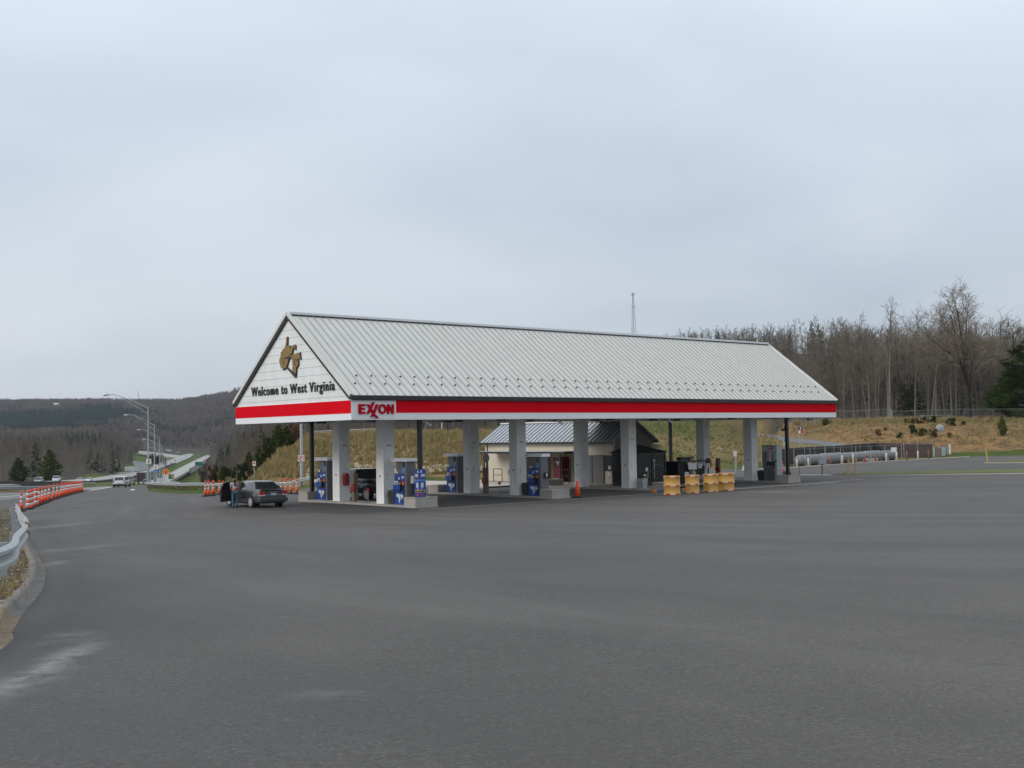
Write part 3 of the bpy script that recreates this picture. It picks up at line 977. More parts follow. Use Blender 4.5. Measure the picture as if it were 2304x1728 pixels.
# ---- highway in the valley: two carriageways, slip roads (survey: column, row, distance)
hl_L = [pix(*p) for p in ((-120, 1088, 236), (-40, 1087, 246), (20, 1086, 262), (60, 1084, 285), (130, 1081, 330), (200, 1076.4, 420), (252, 1069, 520), (297.6, 1063, 640), (333, 1056, 780), (368, 1040.6, 1020), (395, 1029.7, 1290), (412, 1023.5, 1480), (427, 1020.5, 1620))]
hl_R = [pix(*p) for p in ((-120, 1093, 222), (-40, 1092, 230), (20, 1091, 240), (60, 1090.5, 262), (130, 1090, 300), (200, 1088, 350), (235, 1085, 400), (307, 1073, 530), (348.5, 1060, 690), (375.6, 1050, 860), (402.7, 1039.5, 1060), (427.7, 1028.6, 1350), (436, 1022.5, 1560))]
hr_L = [pix(*p) for p in ((262, 1092.6, 213), (296, 1089, 330), (318, 1083, 410), (335.6, 1076, 520), (384.5, 1063, 640), (394, 1058, 700), (424, 1042.7, 950), (451.6, 1029.7, 1290), (467, 1023, 1560))]
hr_R = [pix(*p) for p in ((334, 1095.2, 213), (340, 1094.6, 290), (352, 1092.5, 340), (373.6, 1087, 385), (400, 1073, 480), (413.7, 1065.6, 560), (440, 1049, 740), (456, 1039.5, 920), (473, 1026, 1450))]
ribbon('highway', hl_L, hl_R, 'hwy', step=12, drape=False, skirt=1.2, smooth=True)
ribbon('highway', hr_L, hr_R, 'hwy', step=12, drape=False, skirt=1.2, smooth=True)
ribbon('slip_road', [pix(*p) for p in ((312, 1014.6, 1500), (345, 1017.0, 1480), (380, 1021.5, 1450), (412, 1026, 1420))],
       [pix(*p) for p in ((312, 1018.0, 1440), (345, 1023.5, 1400), (380, 1027.5, 1390), (409, 1030.5, 1360))], 'hwy', step=20, drape=False, skirt=2)
ribbon('highway', [pix(*p) for p in ((374, 1018.3, 1760), (400, 1016.6, 1780), (432, 1016.4, 1780), (468, 1020.4, 1700))],
       [pix(*p) for p in ((374, 1021.4, 1700), (400, 1020.6, 1700), (432, 1020.2, 1700), (468, 1024.4, 1620))], 'hwy', step=20, drape=False, skirt=2)
ribbon('slip_road', [pix(*p) for p in ((298, 1036, 1100), (303, 1049, 830), (313, 1062, 655))],
       [pix(*p) for p in ((330, 1041, 1020), (334, 1050, 830), (334, 1056, 745))], 'asphalt2', step=20, drape=False, skirt=2, smooth=True)


def offset_line(L, R, f, dz):
    n = 40

    def par(Q):
        d = [0]
        for a, b in zip(Q, Q[1:]): d.append(d[-1] + (b - a).length)
        o = []
        for i in range(n + 1):
            s = d[-1] * i / n; k = min(max(j for j in range(len(d)) if d[j] <= s + 1e-9), len(Q) - 2)
            o.append(Q[k].lerp(Q[k + 1], (s - d[k]) / max(1e-9, d[k + 1] - d[k])))
        return o
    A, B = par(smooth_path(L)), par(smooth_path(R))
    return [a.lerp(b, f) + Vector((0, 0, dz)) for a, b in zip(A, B)]


def wall_along(pts, w, h0, h1, name, mat_, label, cat):
    mb = MB().use(mat_)
    vs = []; fs = []
    for i, p in enumerate(pts):
        d = pts[min(i + 1, len(pts) - 1)] - pts[max(i - 1, 0)]; d.z = 0; d.normalize()
        nn = Vector((d.y, -d.x, 0)) * w / 2
        vs += [p - nn + Vector((0, 0, h0)), p + nn + Vector((0, 0, h0)), p + nn + Vector((0, 0, h1)), p - nn + Vector((0, 0, h1))]
    for i in range(len(pts) - 1):
        for k in range(4):
            fs.append((i * 4 + k, i * 4 + (k + 1) % 4, i * 4 + 4 + (k + 1) % 4, i * 4 + 4 + k))
    mb.add(vs, fs)
    o = mb.build(name)
    tag(o, label, cat)
    return o


wall_along(offset_line(hr_L, hr_R, 1.0, 0)[14:30], .5, -2.6, .85, 'bridge_parapet', 'parapet', 'pale concrete parapet along the right edge of the nearer highway bridge', 'parapet')
wall_along(offset_line(hl_L, hl_R, 0.0, 0)[9:28], .4, -.3, .8, 'bridge_parapet', 'parapet', 'long pale barrier on the wooded side of the far carriageway', 'parapet')
wall_along(offset_line(hl_L, hl_R, 1.0, 0)[0:24], .4, -.3, .8, 'bridge_parapet', 'bridgedark', 'dark barrier along the near side of the far carriageway', 'parapet')
for (LL, RR, f, i0, i1) in ((hl_L, hl_R, .5, 0, 30), (hr_L, hr_R, .45, 12, 34)):
    ln = offset_line(LL, RR, f, .12)[i0:i1]
    q = [p + Vector((.35, .1, 0)) for p in ln]
    ribbon('lane_marking', ln, q, 'paint', step=20, across=1, drape=False)

# white lines and dark seams on the nearer slip road
for u0, v0, u1, v1, w in ((-60, 1125, 62, 1114.5, .16), (187, 1101.5, 242, 1095.6, .22), (202, 1104.4, 250, 1096.6, .22)):
    a, b = hit(u0, v0, 0, 40), hit(u1, v1, 0, 40)
    n = (b - a); n.z = 0; n.normalize(); n = Vector((-n.y, n.x, 0)) * w
    ribbon('lane_marking', [a - n, b - n], [a + n, b + n], 'paint', dz=.05, step=3, across=1)
for u0, u1, v in ((33, 43, 1111.0),):
    a, b = hit(u0, v, 0, 40), hit(u1, v - .6, 0, 40); n = Vector((0, .5, 0))
    ribbon('lane_marking', [a - n, b - n], [a + n, b + n], 'paint', dz=.05, step=3, across=1)
a, b = hit(291, 1104.2, 0, 60), hit(296, 1101.8, 0, 60)
ribbon('lane_marking', [a, b], [a + Vector((.5, 0, 0)), b + Vector((.5, 0, 0))], 'paint', dz=.05, step=2, across=1)
# the highway pavement beyond the cones is paler, older asphalt
cl = [hp(-200, 1132), hp(0, 1128), hp(60, 1122), hp(120, 1112), hp(186, 1103.0), at(225, 150)[:2], at(262, 190)[:2]]
cr = [at(-200, 112)[:2], at(0, 122)[:2], at(65, 127)[:2], at(130, 150)[:2], at(187, 186)[:2], at(225, 200)[:2], at(258, 208)[:2]]
ribbon('slip_road', cl, cr, 'asphalt2', dz=.043, step=2.5, across=16)
# road on the hill, right, and the lane behind the forecourt
def uy(*pp): return [tuple(at(u, y)[:2]) for u, y in pp]
ribbon('hill_road', [pix(*p) for p in HR_U], [pix(*p) for p in HR_L], 'asphalt2', step=2, across=4, drape=False, smooth=True, skirt=.4)
ribbon('lane', uy((700, 104), (800, 98.5), (900, 95.5), (980, 94.2), (1060, 94.0), (1120, 97)), uy((700, 101.5), (800, 95.5), (900, 92.8), (980, 91.6), (1060, 91.6), (1120, 93)), 'walk', dz=.09, step=2, across=2)
# slab under the canopy
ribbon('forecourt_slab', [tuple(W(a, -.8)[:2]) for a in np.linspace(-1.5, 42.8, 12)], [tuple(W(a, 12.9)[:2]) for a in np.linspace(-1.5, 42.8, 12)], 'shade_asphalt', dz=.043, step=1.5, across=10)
for (a0, b0, a1, b1, w) in ((3.4, -.95, 44.5, -.95, .1), (27.0, -1.7, 40.0, -1.85, .12)):
    pa, pb = W(a0, b0), W(a1, b1); n = Vector((-SA, CA, 0)) * w
    ribbon('painted_line', [pa - n, pb - n], [pa + n, pb + n], 'paint' if b0 < -1.2 else 'walk', dz=.05, step=2, across=1)


# raised beds: grass islands with a pale edge on the right
def bed(L, R, label=None):
    ribbon('island_kerb', L, R, 'walk', dz=.12, step=1.5, across=1, skirt=.12)
    A = [Vector((*a, 0)).lerp(Vector((*b, 0)), .07) for a, b in zip(L, R)]; B = [Vector((*a, 0)).lerp(Vector((*b, 0)), .93) for a, b in zip(L, R)]
    ribbon('grass_verge', A, B, 'terrain_green', dz=.155, step=1.0, across=6)


def green():
    m = mat('verge grass', (.07, .12, .025), .95, noise=.5, nscale=1.2, bump=1, bscale=12, dark=(.11, .085, .035)); M['terrain_green'] = m


green()
bed(uy((1872, 92.6), (1960, 91.8), (2050, 91.2), (2150, 90.8), (2330, 90.0), (2600, 90)), uy((1872, 93.6), (1960, 96.0), (2050, 97.4), (2150, 98.0), (2330, 98.6), (2600, 98.6)))
bed(uy((2212, 118.5), (2240, 117.5), (2330, 116), (2600, 116)), uy((2212, 119.5), (2240, 123), (2330, 125), (2600, 126)))
ribbon('grass_verge', uy((905, 90.6), (980, 89.6), (1040, 89.3), (1075, 89.6)), uy((905, 92.4), (980, 91.6), (1040, 91.6), (1075, 91.8)), 'terrain_green', dz=.10, step=1, across=3)
# pale sidewalk round the building and the pale kerb at the far side of the lot
ribbon('sidewalk', [tuple(W(*p)[:2]) for p in ((20.5, 14.5), (20.5, 24.5))], [tuple(W(*p)[:2]) for p in ((33, 14.5), (33, 24.5))], 'walk', dz=.14, step=1, across=6, skirt=.14)
ribbon('sidewalk', [tuple(W(*p)[:2]) for p in ((25.6, 2.2), (25.6, 14.49))], [tuple(W(*p)[:2]) for p in ((33.5, 2.2), (33.5, 14.49))], 'concrete', dz=.15, step=1, across=6, skirt=.15)
ribbon('sidewalk', uy((1752, 93.5), (1800, 92.9), (1868, 92.4)), uy((1752, 95.2), (1800, 94.6), (1868, 93.2)), 'walk', dz=.13, step=1, across=2, skirt=.13)
ribbon('sidewalk', uy((1690, 109.5), (1785, 113.2), (1890, 121.5), (1990, 128.7), (2098, 136.8), (2180, 142)), uy((1690, 110.6), (1785, 114.3), (1890, 122.6), (1990, 129.8), (2098, 137.9), (2180, 143.5)), 'walk', dz=.12, step=2, across=1, skirt=.12)

# ---- traffic gore at the left: kerb, soil, two guardrails
kerb_out = [(-2.2, -6), (-2.6, -1), (-3.3, 4)] + [hp(u, v, 5) for u, v in ((0, 1473), (30, 1428), (54, 1385.6), (80, 1355), (96.5, 1331), (103, 1305), (101, 1283), (90.5, 1259), (72, 1229), (55, 1208), (46, 1190), (40, 1170), (34, 1150))]
ko = [Vector((p.x, p.y, 0)) for p in smooth_path(kerb_out, 6)]


def inset(P, w):
    out = []
    for i, p in enumerate(P):
        d = (P[min(i + 1, len(P) - 1)] - P[max(i - 1, 0)]).normalized()
        out.append(p + Vector((-d.y, d.x, 0)) * w)
    return out


def kerb_profile(P, prof, name, mat_):
    """prof: (inward offset, height) rows swept along the line"""
    mb = MB().use(mat_)
    rows = []
    for w, h in prof:
        q = inset(P, w)
        rows.append([Vector((p.x, p.y, Gf(p.x, p.y) + h)) for p in q])
    n = len(P); vs = [p for r in rows for p in r]; fs = []
    for j in range(len(rows) - 1):
        for i in range(n - 1):
            fs.append((j * n + i, j * n + i + 1, (j + 1) * n + i + 1, (j + 1) * n + i))
    mb.add(vs, fs)
    o = mb.build(name, smooth=True); o['kind'] = 'structure'
    return o


kp = [(0, .0), (.01, .035), (.13, .04), (.15, .14), (.18, .16), (.28, .16), (.31, .12), (.31, .02)]
split = 29
kerb_profile(ko[:split + 1], kp, 'kerb', 'kerbstain')
kerb_profile(ko[split:], kp, 'kerb', 'kerb')
bed_r = inset(ko, .295)
ribbon('soil_bed', [(p.x, p.y) for p in bed_r], [(p.x - 7.5, p.y + 1.5) for p in bed_r], 'soil', dz=.13, step=.8, across=14)


# ================================================================== CANOPY
L_, W_, ZF, ZT, ZE, ZR = 42.59, 12.33, 4.70, 5.70, 5.957, 10.666
ROWS = [4.74, 14.48, 24.29, 37.39]
canopy = thing('station_canopy', 'long gabled filling station canopy with seamed grey metal roof and red fascia band', 'canopy', W(0, 0), YAW)
HB = W_ / 2 + .09
slope_len = math.hypot(HB, ZR - ZE)
ang = math.atan2(ZR - ZE, HB)
PW = L_ / 92
pm = MB().use('roof')
pm.box(0.0, PW - .004, 0, slope_len, -.03, .0)
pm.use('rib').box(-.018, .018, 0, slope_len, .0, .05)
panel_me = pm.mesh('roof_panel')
for i in range(92):
    put(panel_me, 'roof_panel', canopy, (i * PW, -.09, ZE), (ang, 0, 0))
for i in range(92):
    put(panel_me, 'roof_panel', canopy, ((i + 1) * PW, W_ + .09, ZE), (ang, 0, pi))
g = MB().use('darkbrown').box(-.035, .035, -.025, .025, 0, .09)
g.box(-.035, .035, -.02, .07, .0, .02)
guard_me = g.mesh('snow_guard')
for i in range(1, 91):
    s = .80 / cos(ang) if i % 2 else 1.38 / cos(ang)
    put(guard_me, 'snow_guard', canopy, ((i + .5) * PW, -.09 + s * cos(ang), ZE + s * sin(ang)), (ang, 0, 0))
m = MB().use('white')
for sg in (0, 1):
    y0 = W_ / 2
    pts = [(-.02, 0), (0, 0)]
m.box(-.06, L_ + .06, W_ / 2 - .20, W_ / 2, ZR - .10, ZR + .05)
m.box(-.06, L_ + .06, W_ / 2, W_ / 2 + .20, ZR - .10, ZR + .049)
m.use('darkbrown').box(0.1, L_ - .1, W_ / 2 - .27, W_ / 2 - .201, ZR - .17, ZR - .09)
m.build('ridge_cap', canopy)
# rake trims at both gable ends
for a0, a1, a2 in ((-.14, -.02, .06), (L_ + .14, L_ + .02, L_ - .06)):
    for sg in (-1, 1):
        yb = -.09 if sg < 0 else W_ + .09
        m = MB().use('roof')
        d = Vector((0, -sg * cos(ang), sin(ang))); n = Vector((0, sg * sin(ang), cos(ang)))
        p0 = Vector((0, yb, ZE)); p1 = Vector((0, W_ / 2, ZR))

        def slab(h0, h1, xa, xb):
            q = [p0 + n * h0, p0 + n * h1, p1 + n * h1, p1 + n * h0]
            v = [Vector((min(xa, xb), p.y, p.z)) for p in q] + [Vector((max(xa, xb), p.y, p.z)) for p in q]
            m.add(v, [(0, 1, 2, 3), (7, 6, 5, 4), (0, 4, 5, 1), (1, 5, 6, 2), (2, 6, 7, 3), (3, 7, 4, 0)])
        slab(-.10, .07, a0, a1)
        m.use('darkbrown'); slab(-.26, -.101, a0 + (.03 if a0 < 0 else -.03), a2)
        m.build('rake_trim', canopy, fix=True)
# gable boards
ZB = [ZT, 5.92, 6.29, 6.71, 7.13, 7.57, 8.01, 8.43, 8.85, 9.30, 9.72, 10.35]
for a0, a1 in ((.02, .09), (L_ - .09, L_ - .02)):
    for z0, z1 in zip(ZB, ZB[1:]):
        z1g = z1 - .014
        def yat(z): return max(0.0, (z - ZE + .30) / (ZR - ZE) * HB - .09)
        y0, y1 = yat(z0), yat(z1g)
        poly = [(y0, z0), (W_ - y0, z0), (W_ - y1, z1g), (y1, z1g)]
        MB().use('board').prism(poly, lambda p, q, d: (d, p, q), a0, a1).build('gable_board', canopy, fix=True)
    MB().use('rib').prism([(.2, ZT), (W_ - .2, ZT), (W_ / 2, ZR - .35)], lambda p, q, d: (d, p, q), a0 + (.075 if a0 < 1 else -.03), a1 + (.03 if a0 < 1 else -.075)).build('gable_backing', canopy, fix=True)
# fascia
m = MB().use('white')
m.box(0, L_, 0, .18, ZF, ZT); m.box(0, L_, W_ - .18, W_, ZF, ZT)
m.box(0, .18, .18, W_ - .18, ZF, ZT); m.box(L_ - .18, L_, .18, W_ - .18, ZF, ZT)
m.build('fascia', canopy)
for k in range(9):   # the red band comes in sheets with fine joints
    x0 = 2.73 + (L_ - 2.73) * k / 9; x1 = 2.73 + (L_ - 2.73) * (k + 1) / 9 - .008
    MB().use('red').box(x0, x1, -.015, 0, ZF + .36, ZT - .005).build('red_band', canopy)
MB().use('red').box(-.015, 0, 0.02, W_ - .02, ZF + .34, ZT - .005).build('red_band', canopy)
MB().use('red').box(L_, L_ + .015, 0.02, W_ - .02, ZF + .34, ZT - .005).build('red_band', canopy)
MB().use('red').box(.02, L_ - .02, W_, W_ + .015, ZF + .34, ZT - .005).build('red_band', canopy)
m = MB().use('darkbrown')
m.box(-.12, L_ + .02, -.17, -.02, ZT + .02, ZE - .04)
m.build('gutter', canopy)
m = MB().use('darkbrown'); m.box(-.12, L_ + .02, W_ + .02, W_ + .17, ZT + .02, ZE - .04); m.build('gutter', canopy)
MB().use('soffit').box(.18, L_ - .18, .18, W_ - .18, ZF + .12, ZF + .18).build('soffit', canopy)
# sign panel and logo letters
MB().use('white').box(.04, 2.70, -.012, 0, ZF + .06, ZT - .03).build('sign_panel', canopy)
ltr = {
    'E': [(.40, 5.50), (.80, 5.50), (.80, 5.395), (.54, 5.395), (.54, 5.315), (.77, 5.315), (.77, 5.215), (.54, 5.215), (.54, 5.115), (.80, 5.115), (.80, 5.01), (.40, 5.01)],
    'XX': [(.87, 5.50), (1.02, 5.50), (1.11, 5.385), (1.24, 5.60), (1.38, 5.60), (1.185, 5.275), (1.285, 5.12), (1.46, 5.50), (1.60, 5.50), (1.365, 5.0), (1.62, 4.80), (1.46, 4.80), (1.315, 4.92), (1.26, 4.86), (1.10, 4.86), (1.245, 5.02), (1.115, 5.17), (1.02, 5.01), (.87, 5.01), (1.045, 5.28)],
    'N': [(2.14, 5.01), (2.14, 5.50), (2.26, 5.50), (2.43, 5.21), (2.43, 5.50), (2.55, 5.50), (2.55, 5.01), (2.43, 5.01), (2.26, 5.31), (2.26, 5.01)],
}
for k, poly in ltr.items():
    MB().use('redlogo').prism(poly, lambda p, q, d: (p, d, q), -.10, -.0125).build('letter', canopy, fix=True)
m = MB().use('redlogo')
n = 28; vs = []
for d in (-.10, -.0125):
    for rx_, rz_ in ((.245, .25), (.135, .145)):
        for k in range(n): vs.append((1.845 + rx_ * cos(2 * pi * k / n), d, 5.255 + rz_ * sin(2 * pi * k / n)))
fs = []
for k in range(n):
    j = (k + 1) % n
    fs += [(k, j, n + j, n + k), (2 * n + k, 3 * n + k, 3 * n + j, 2 * n + j), (k, 2 * n + k, 2 * n + j, j), (n + k, n + j, 3 * n + j, 3 * n + k)]
m.add(vs, fs); m.build('letter', canopy, fix=True)


def text_mesh(body, size, width, depth, mat_, bold=.0):
    cu = bpy.data.curves.new('txt', 'FONT')
    cu.body = body; cu.size = 1.0; cu.extrude = .5; cu.offset = bold; cu.space_character = 1.0 + bold * 14; cu.resolution_u = 3
    o = bpy.data.objects.new('txt', cu); COL.objects.link(o)
    bpy.context.view_layer.update()
    me = bpy.data.meshes.new_from_object(o.evaluated_get(bpy.context.evaluated_depsgraph_get()))
    bpy.data.objects.remove(o); bpy.data.curves.remove(cu)
    co = np.zeros(len(me.vertices) * 3); me.vertices.foreach_get('co', co); co = co.reshape(-1, 3)
    mn, mx = co.min(0), co.max(0)
    cap = .69
    co[:, 0] = (co[:, 0] - mn[0]) / (mx[0] - mn[0]) * width
    co[:, 1] = co[:, 1] / cap * size
    co[:, 2] = co[:, 2] * depth
    me.vertices.foreach_set('co', co.ravel()); me.update()
    me.materials.clear(); me.materials.append(M[mat_])
    return me


tm = text_mesh('Welcome to West Virginia', .50, 8.87, .05, 'black', .014)
tm.name = 'lettering'
t_ = bpy.data.objects.new('lettering', tm); COL.objects.link(t_); t_.parent = canopy
# text x runs towards -b, normal towards -a
t_.matrix_local = Matrix(((0, 0, -1, -.01), (-1, 0, 0, 10.39), (0, 1, 0, 6.27), (0, 0, 0, 1)))
# emblem: flat gold outlines on black backing, as mounted on the gable
EM = [[(6.3, 9.36), (6.21, 9.34), (6.25, 8.87), (5.98, 8.85), (5.95, 8.71), (5.72, 8.83), (5.5, 8.87), (5.37, 8.81), (5.38, 8.61), (5.48, 8.67), (5.53, 8.78), (5.68, 8.58), (5.74, 8.41), (5.96, 8.4), (5.97, 8.3), (6.12, 8.1), (6.33, 7.72), (6.71, 7.6), (6.97, 7.78), (7.11, 8.05), (7.07, 8.24), (6.92, 8.38), (6.95, 8.55), (6.81, 8.59), (6.73, 8.7), (6.53, 8.77), (6.42, 8.91)],
      [(5.97, 8.31), (4.92, 8.42), (4.84, 8.08), (5.19, 8.09), (5.08, 7.95), (5.1, 7.76), (5.3, 7.63), (5.35, 7.14), (5.7, 7.35), (5.68, 8.14), (5.92, 8.17)]]


def grow(poly, k):
    n = len(poly); out = []
    area = sum(poly[i][0] * poly[(i + 1) % n][1] - poly[(i + 1) % n][0] * poly[i][1] for i in range(n))
    s = 1 if area > 0 else -1
    for i in range(n):
        p0, p1, p2 = (Vector(poly[(i - 1) % n]), Vector(poly[i]), Vector(poly[(i + 1) % n]))
        a = (p1 - p0).normalized(); b = (p2 - p1).normalized()
        nn = Vector((a.y, -a.x)) + Vector((b.y, -b.x))
        nn = nn.normalized() if nn.length > .2 else Vector((a.y, -a.x))
        out.append(tuple(p1 + nn * k * s))
    return out


for poly in EM:
    MB().use('black').prism(grow(poly, .038), lambda p, q, d: (d, p - .02, q - .015), -.03, .02).build('emblem_backing', canopy, fix=True)
    MB().use('gold').prism(poly, lambda p, q, d: (d, p, q), -.055, -.031).build('emblem', canopy, fix=True)
m = MB().use('black')
for poly in ([(6.40, 7.71), (6.29, 7.76), (5.67, 7.43), (5.33, 7.30), (5.36, 7.06)], [(6.62, 8.22), (5.97, 8.30), (5.80, 8.26), (5.92, 8.15), (6.68, 8.19)], [(6.70, 8.2), (6.66, 8.21), (6.56, 7.86), (6.61, 7.85)],
             [(5.50, 8.12), (5.46, 8.12), (5.44, 7.85), (5.30, 7.80), (5.31, 7.76), (5.49, 7.80)], [(5.36, 8.12), (5.33, 8.12), (5.20, 7.98), (5.22, 7.95), (5.34, 8.02)]):
    m.prism(poly, lambda p, q, d: (d, p, q), -.066, -.0555)
m.build('emblem_line', canopy, fix=True)
# pillars and downpipe posts
PS = .73
for r in ROWS:
    for b0 in (3.60, 8.12):
        m = MB().use('pillar').box(r - PS / 2, r + PS / 2, b0, b0 + PS, .15, ZF + .13)
        p = m.build('pillar', canopy)
        q = MB().use('faded')
        for (z, w, h) in ((1.62, .12, .05),):
            q.box(r - PS / 2 - .004, r - PS / 2, b0 + PS / 2 - w, b0 + PS / 2 + w, z, z + .03)
            q.box(r - PS / 2 - .004, r - PS / 2, b0 + PS / 2 - .05, b0 + PS / 2 + .05, z + .03, z + .10)
        q.box(r - .15, r + .15, b0 - .004, b0, 3.33, 3.385)
        q.box(r - .12, r - .10, b0 - .004, b0, 1.45, 1.75); q.box(r - .18, r - .04, b0 - .004, b0, 1.75, 1.775)
        q.build('notice', p)
for r in (ROWS[0], ROWS[3]):
    for b0 in (.72, 11.78):
        MB().use('blackmetal').box(r - .10, r + .10, b0 - .10, b0 + .10, .55, ZF + .1).build('downpipe', canopy)
cm = MB().use('blackmetal').box(-.03, .03, -.03, .03, -.02, .2)
cm.use('white').tube([(0, .0, -.05), (.28, -.22, -.30)], .065, 8)
cam_me = cm.mesh('security_camera')
cm = MB().use('bumperdark').box(-.16, .16, -.26, .26, -.10, .1)
cm.use('lampwhite').box(-.12, .12, -.22, .22, -.115, -.101)
flood_me = cm.mesh('under_lamp')
for r in ROWS:
    put(cam_me, 'security_camera', canopy, (r + .35, .75, ZF - .02))
    for b in (.75, 3.0, 6.2, 9.4, 11.6):
        put(flood_me, 'under_lamp', canopy, (r + .62, b, ZF + .10))
for i in range(7):
    for b in (2.9, 9.4):
        put(flood_me, 'under_lamp', canopy, (1.8 + i * 6.2, b, ZF + .11))
m = MB().use('white').box(1.0, L_ - 1, 12.6, 12.66, ZF + .02, ZF + .08); m.build('conduit', canopy)

# ================================================================== ISLANDS AND PUMPS
def island(r, label):
    t = thing('pump_island', label, 'island', W(r, 0, 0), YAW, 'concrete pump islands')
    m = MB().use('concrete'); m.box(-.75, .75, .15, 12.17, .0, .15)
    m.build('kerb', t)
    for b0, b1 in ((.18, 1.22), (11.10, 12.14)):
        m = MB().use('concrete')
        m.box(-.72, .72, b0, b0 + .12, .15, .56); m.box(-.72, .72, b1 - .12, b1, .15, .56)
        m.box(-.72, -.60, b0 + .12, b1 - .12, .15, .56); m.box(.60, .72, b0 + .12, b1 - .12, .15, .56)
        m.use('walk'); m.box(-.60, .60, b0 + .12, b1 - .12, .15, .52)
        m.use('walk'); m.box(-.75, .75, b0 - .02, b0 + .14, .56, .60); m.box(-.75, .75, b1 - .14, b1 + .02, .56, .60)
        m.box(-.75, -.58, b0 + .14, b1 - .14, .56, .60); m.box(.58, .75, b0 + .14, b1 - .14, .56, .60)
        m.build('planter', t)
    return t


for r, l in zip(ROWS, ('concrete pump island under the gable end of the canopy with blue wrapped post', 'concrete pump island second from the gable end with cone at its planter',
                       'bare concrete island in front of the dark booth', 'concrete island at the far end with the grey diesel pump')):
    island(r, l)

splash = [(-.34, .10), (-.20, .18), (-.10, .15), (0, .22), (.14, .16), (.30, .20), (.36, .08), (.22, .02), (.12, -.02), (.08, -.20), (.02, -.26), (-.01, -.10), (-.06, -.04), (-.14, -.16), (-.18, -.02), (-.28, .03)]


def pump(loc, label, group='blue fuel pumps'):
    t = thing('fuel_pump', label, 'fuel pump', loc, YAW, group)
    MB().use('pumpblue').box(-.27, .27, .13, 1.15, 0, .70).use('blackmetal').box(-.275, .275, .12, 1.155, .70, .73).build('cabinet', t)
    MB().use('blackmetal').box(-.22, .22, .13, 1.14, .73, 1.66).build('valve_body', t)
    MB().use('pylon').box(-.30, .30, -.03, .125, 0, 2.33).build('column', t)
    MB().use('pylon').box(-.14, .14, .52, 1.14, 1.66, 2.33).build('column', t)
    m = MB().use('white').box(-.34, .34, -.16, 1.34, 2.33, 2.51); m.build('top_sign', t)
    for s in (-1, 1):
        f = lambda d: s * d
        def bx(m, y0, y1, z0, z1, d0, d1):
            m.box(min(s * d0, s * d1), max(s * d0, s * d1), y0, y1, z0, z1)
        m = MB().use('pumpblue'); bx(m, .16, 1.13, 1.28, 1.64, .22, .27); bx(m, .55, 1.18, .76, 1.08, .22, .34); bx(m, .14, .30, .76, 1.28, .22, .26)
        m.build('blue_panel', t)
        m = MB().use('decal'); bx(m, .82, 1.12, 1.08, 1.27, .22, .28); bx(m, .24, .36, 1.42, 1.53, .27, .275); bx(m, .38, .47, 1.42, 1.53, .27, .275); bx(m, .63, .76, 1.36, 1.47, .27, .275)
        bx(m, .92, 1.08, 1.66, 1.78, .10, .2)
        m.use('black'); bx(m, .90, 1.03, 1.10, 1.20, .28, .285)
        m.use('redprint'); bx(m, .20, .50, 1.06, 1.26, .22, .28); m.use('orangeprint'); bx(m, .26, .44, 1.10, 1.20, .28, .285)
        m.use('yellowprint'); bx(m, .60, .70, 1.12, 1.18, .22, .275)
        m.build('keypad_label', t)
        m = MB().use('lightblue'); bx(m, .13, .50, 1.68, 2.0, .14, .2); m.use('blackmetal'); bx(m, .11, .52, 1.66, 2.02, .08, .139); m.build('screen', t)
        m = MB().use('decal').prism([(p * .95 + .64, q * 1.15 + .37) for p, q in splash], lambda p, q, d: (s * d, p, q), .271, .276); m.build('cabinet_print', t, fix=True)
        m = MB().use('redprint').prism([(1.32, 2.44), (1.12, 2.44), (1.02, 2.42), (1.12, 2.40), (1.32, 2.40)], lambda p, q, d: (s * d, p, q), .341, .345)
        m.build('small_logo', t, fix=True)
        m = MB().use('rubber').tube(smooth_path([(s * .24, .42, 1.2), (s * .42, .40, 1.0), (s * .46, .36, .5), (s * .40, .30, .18), (s * .33, .20, .3), (s * .31, .16, 1.1), (s * .25, .1, 1.9)], 5), .018, 6)
        m.build('hose', t)
        m = MB().use('blackmetal').tube([(s * .26, .44, 1.22), (s * .36, .43, 1.12), (s * .36, .42, .98)], .03, 6); m.build('nozzle', t)
    return t


pump(W(ROWS[0], 1.58, .15), 'blue fuel pump beside the blue wrapped post at the canopy corner')
pump(W(ROWS[0], 9.60, .15), 'blue fuel pump at the back end of the first island, behind the extinguisher pillar')
pump(W(ROWS[1], 1.58, .15), 'blue fuel pump near the orange cone with wiper bin on its column')
pump(W(ROWS[1], 9.60, .15), 'shaded blue fuel pump at the back end of the second island')

t = thing('diesel_pump', 'tall grey diesel pump on the far island beside a black downpipe', 'fuel pump', W(ROWS[3], 1.45, .15), YAW)
MB().use('pylon').box(-.25, .25, .16, 1.2, 0, 1.0).build('cabinet', t)
MB().use('galvmat').box(-.32, .32, -.03, .15, 0, 2.55).build('column', t)
MB().use('pylon').box(-.2, .2, .96, 1.2, 1.0, 2.1).build('column', t)
MB().use('galvmat').box(-.32, .32, .151, 1.24, 2.12, 2.50).use('blackmetal').box(-.33, .33, .14, 1.25, 2.50, 2.57).build('top_sign', t)
MB().use('redprint').box(-.325, -.32, .28, .62, 2.28, 2.38).build('small_logo', t)
MB().use('bumperdark').box(-.22, .22, .17, .95, 1.0, 1.4).build('display', t)
MB().use('walk').box(-.26, -.22, .62, .82, 1.42, 2.08).use('galvmat').box(-.26, -.22, .18, .34, 1.42, 2.08).build('display_frame', t)
MB().use('blackmetal').tube(smooth_path([(-.27, .35, 1.9), (-.36, .3, 1.0), (-.4, .35, .15), (-.4, .6, .12), (-.36, .62, .9)], 5), .022, 6).build('hose', t)
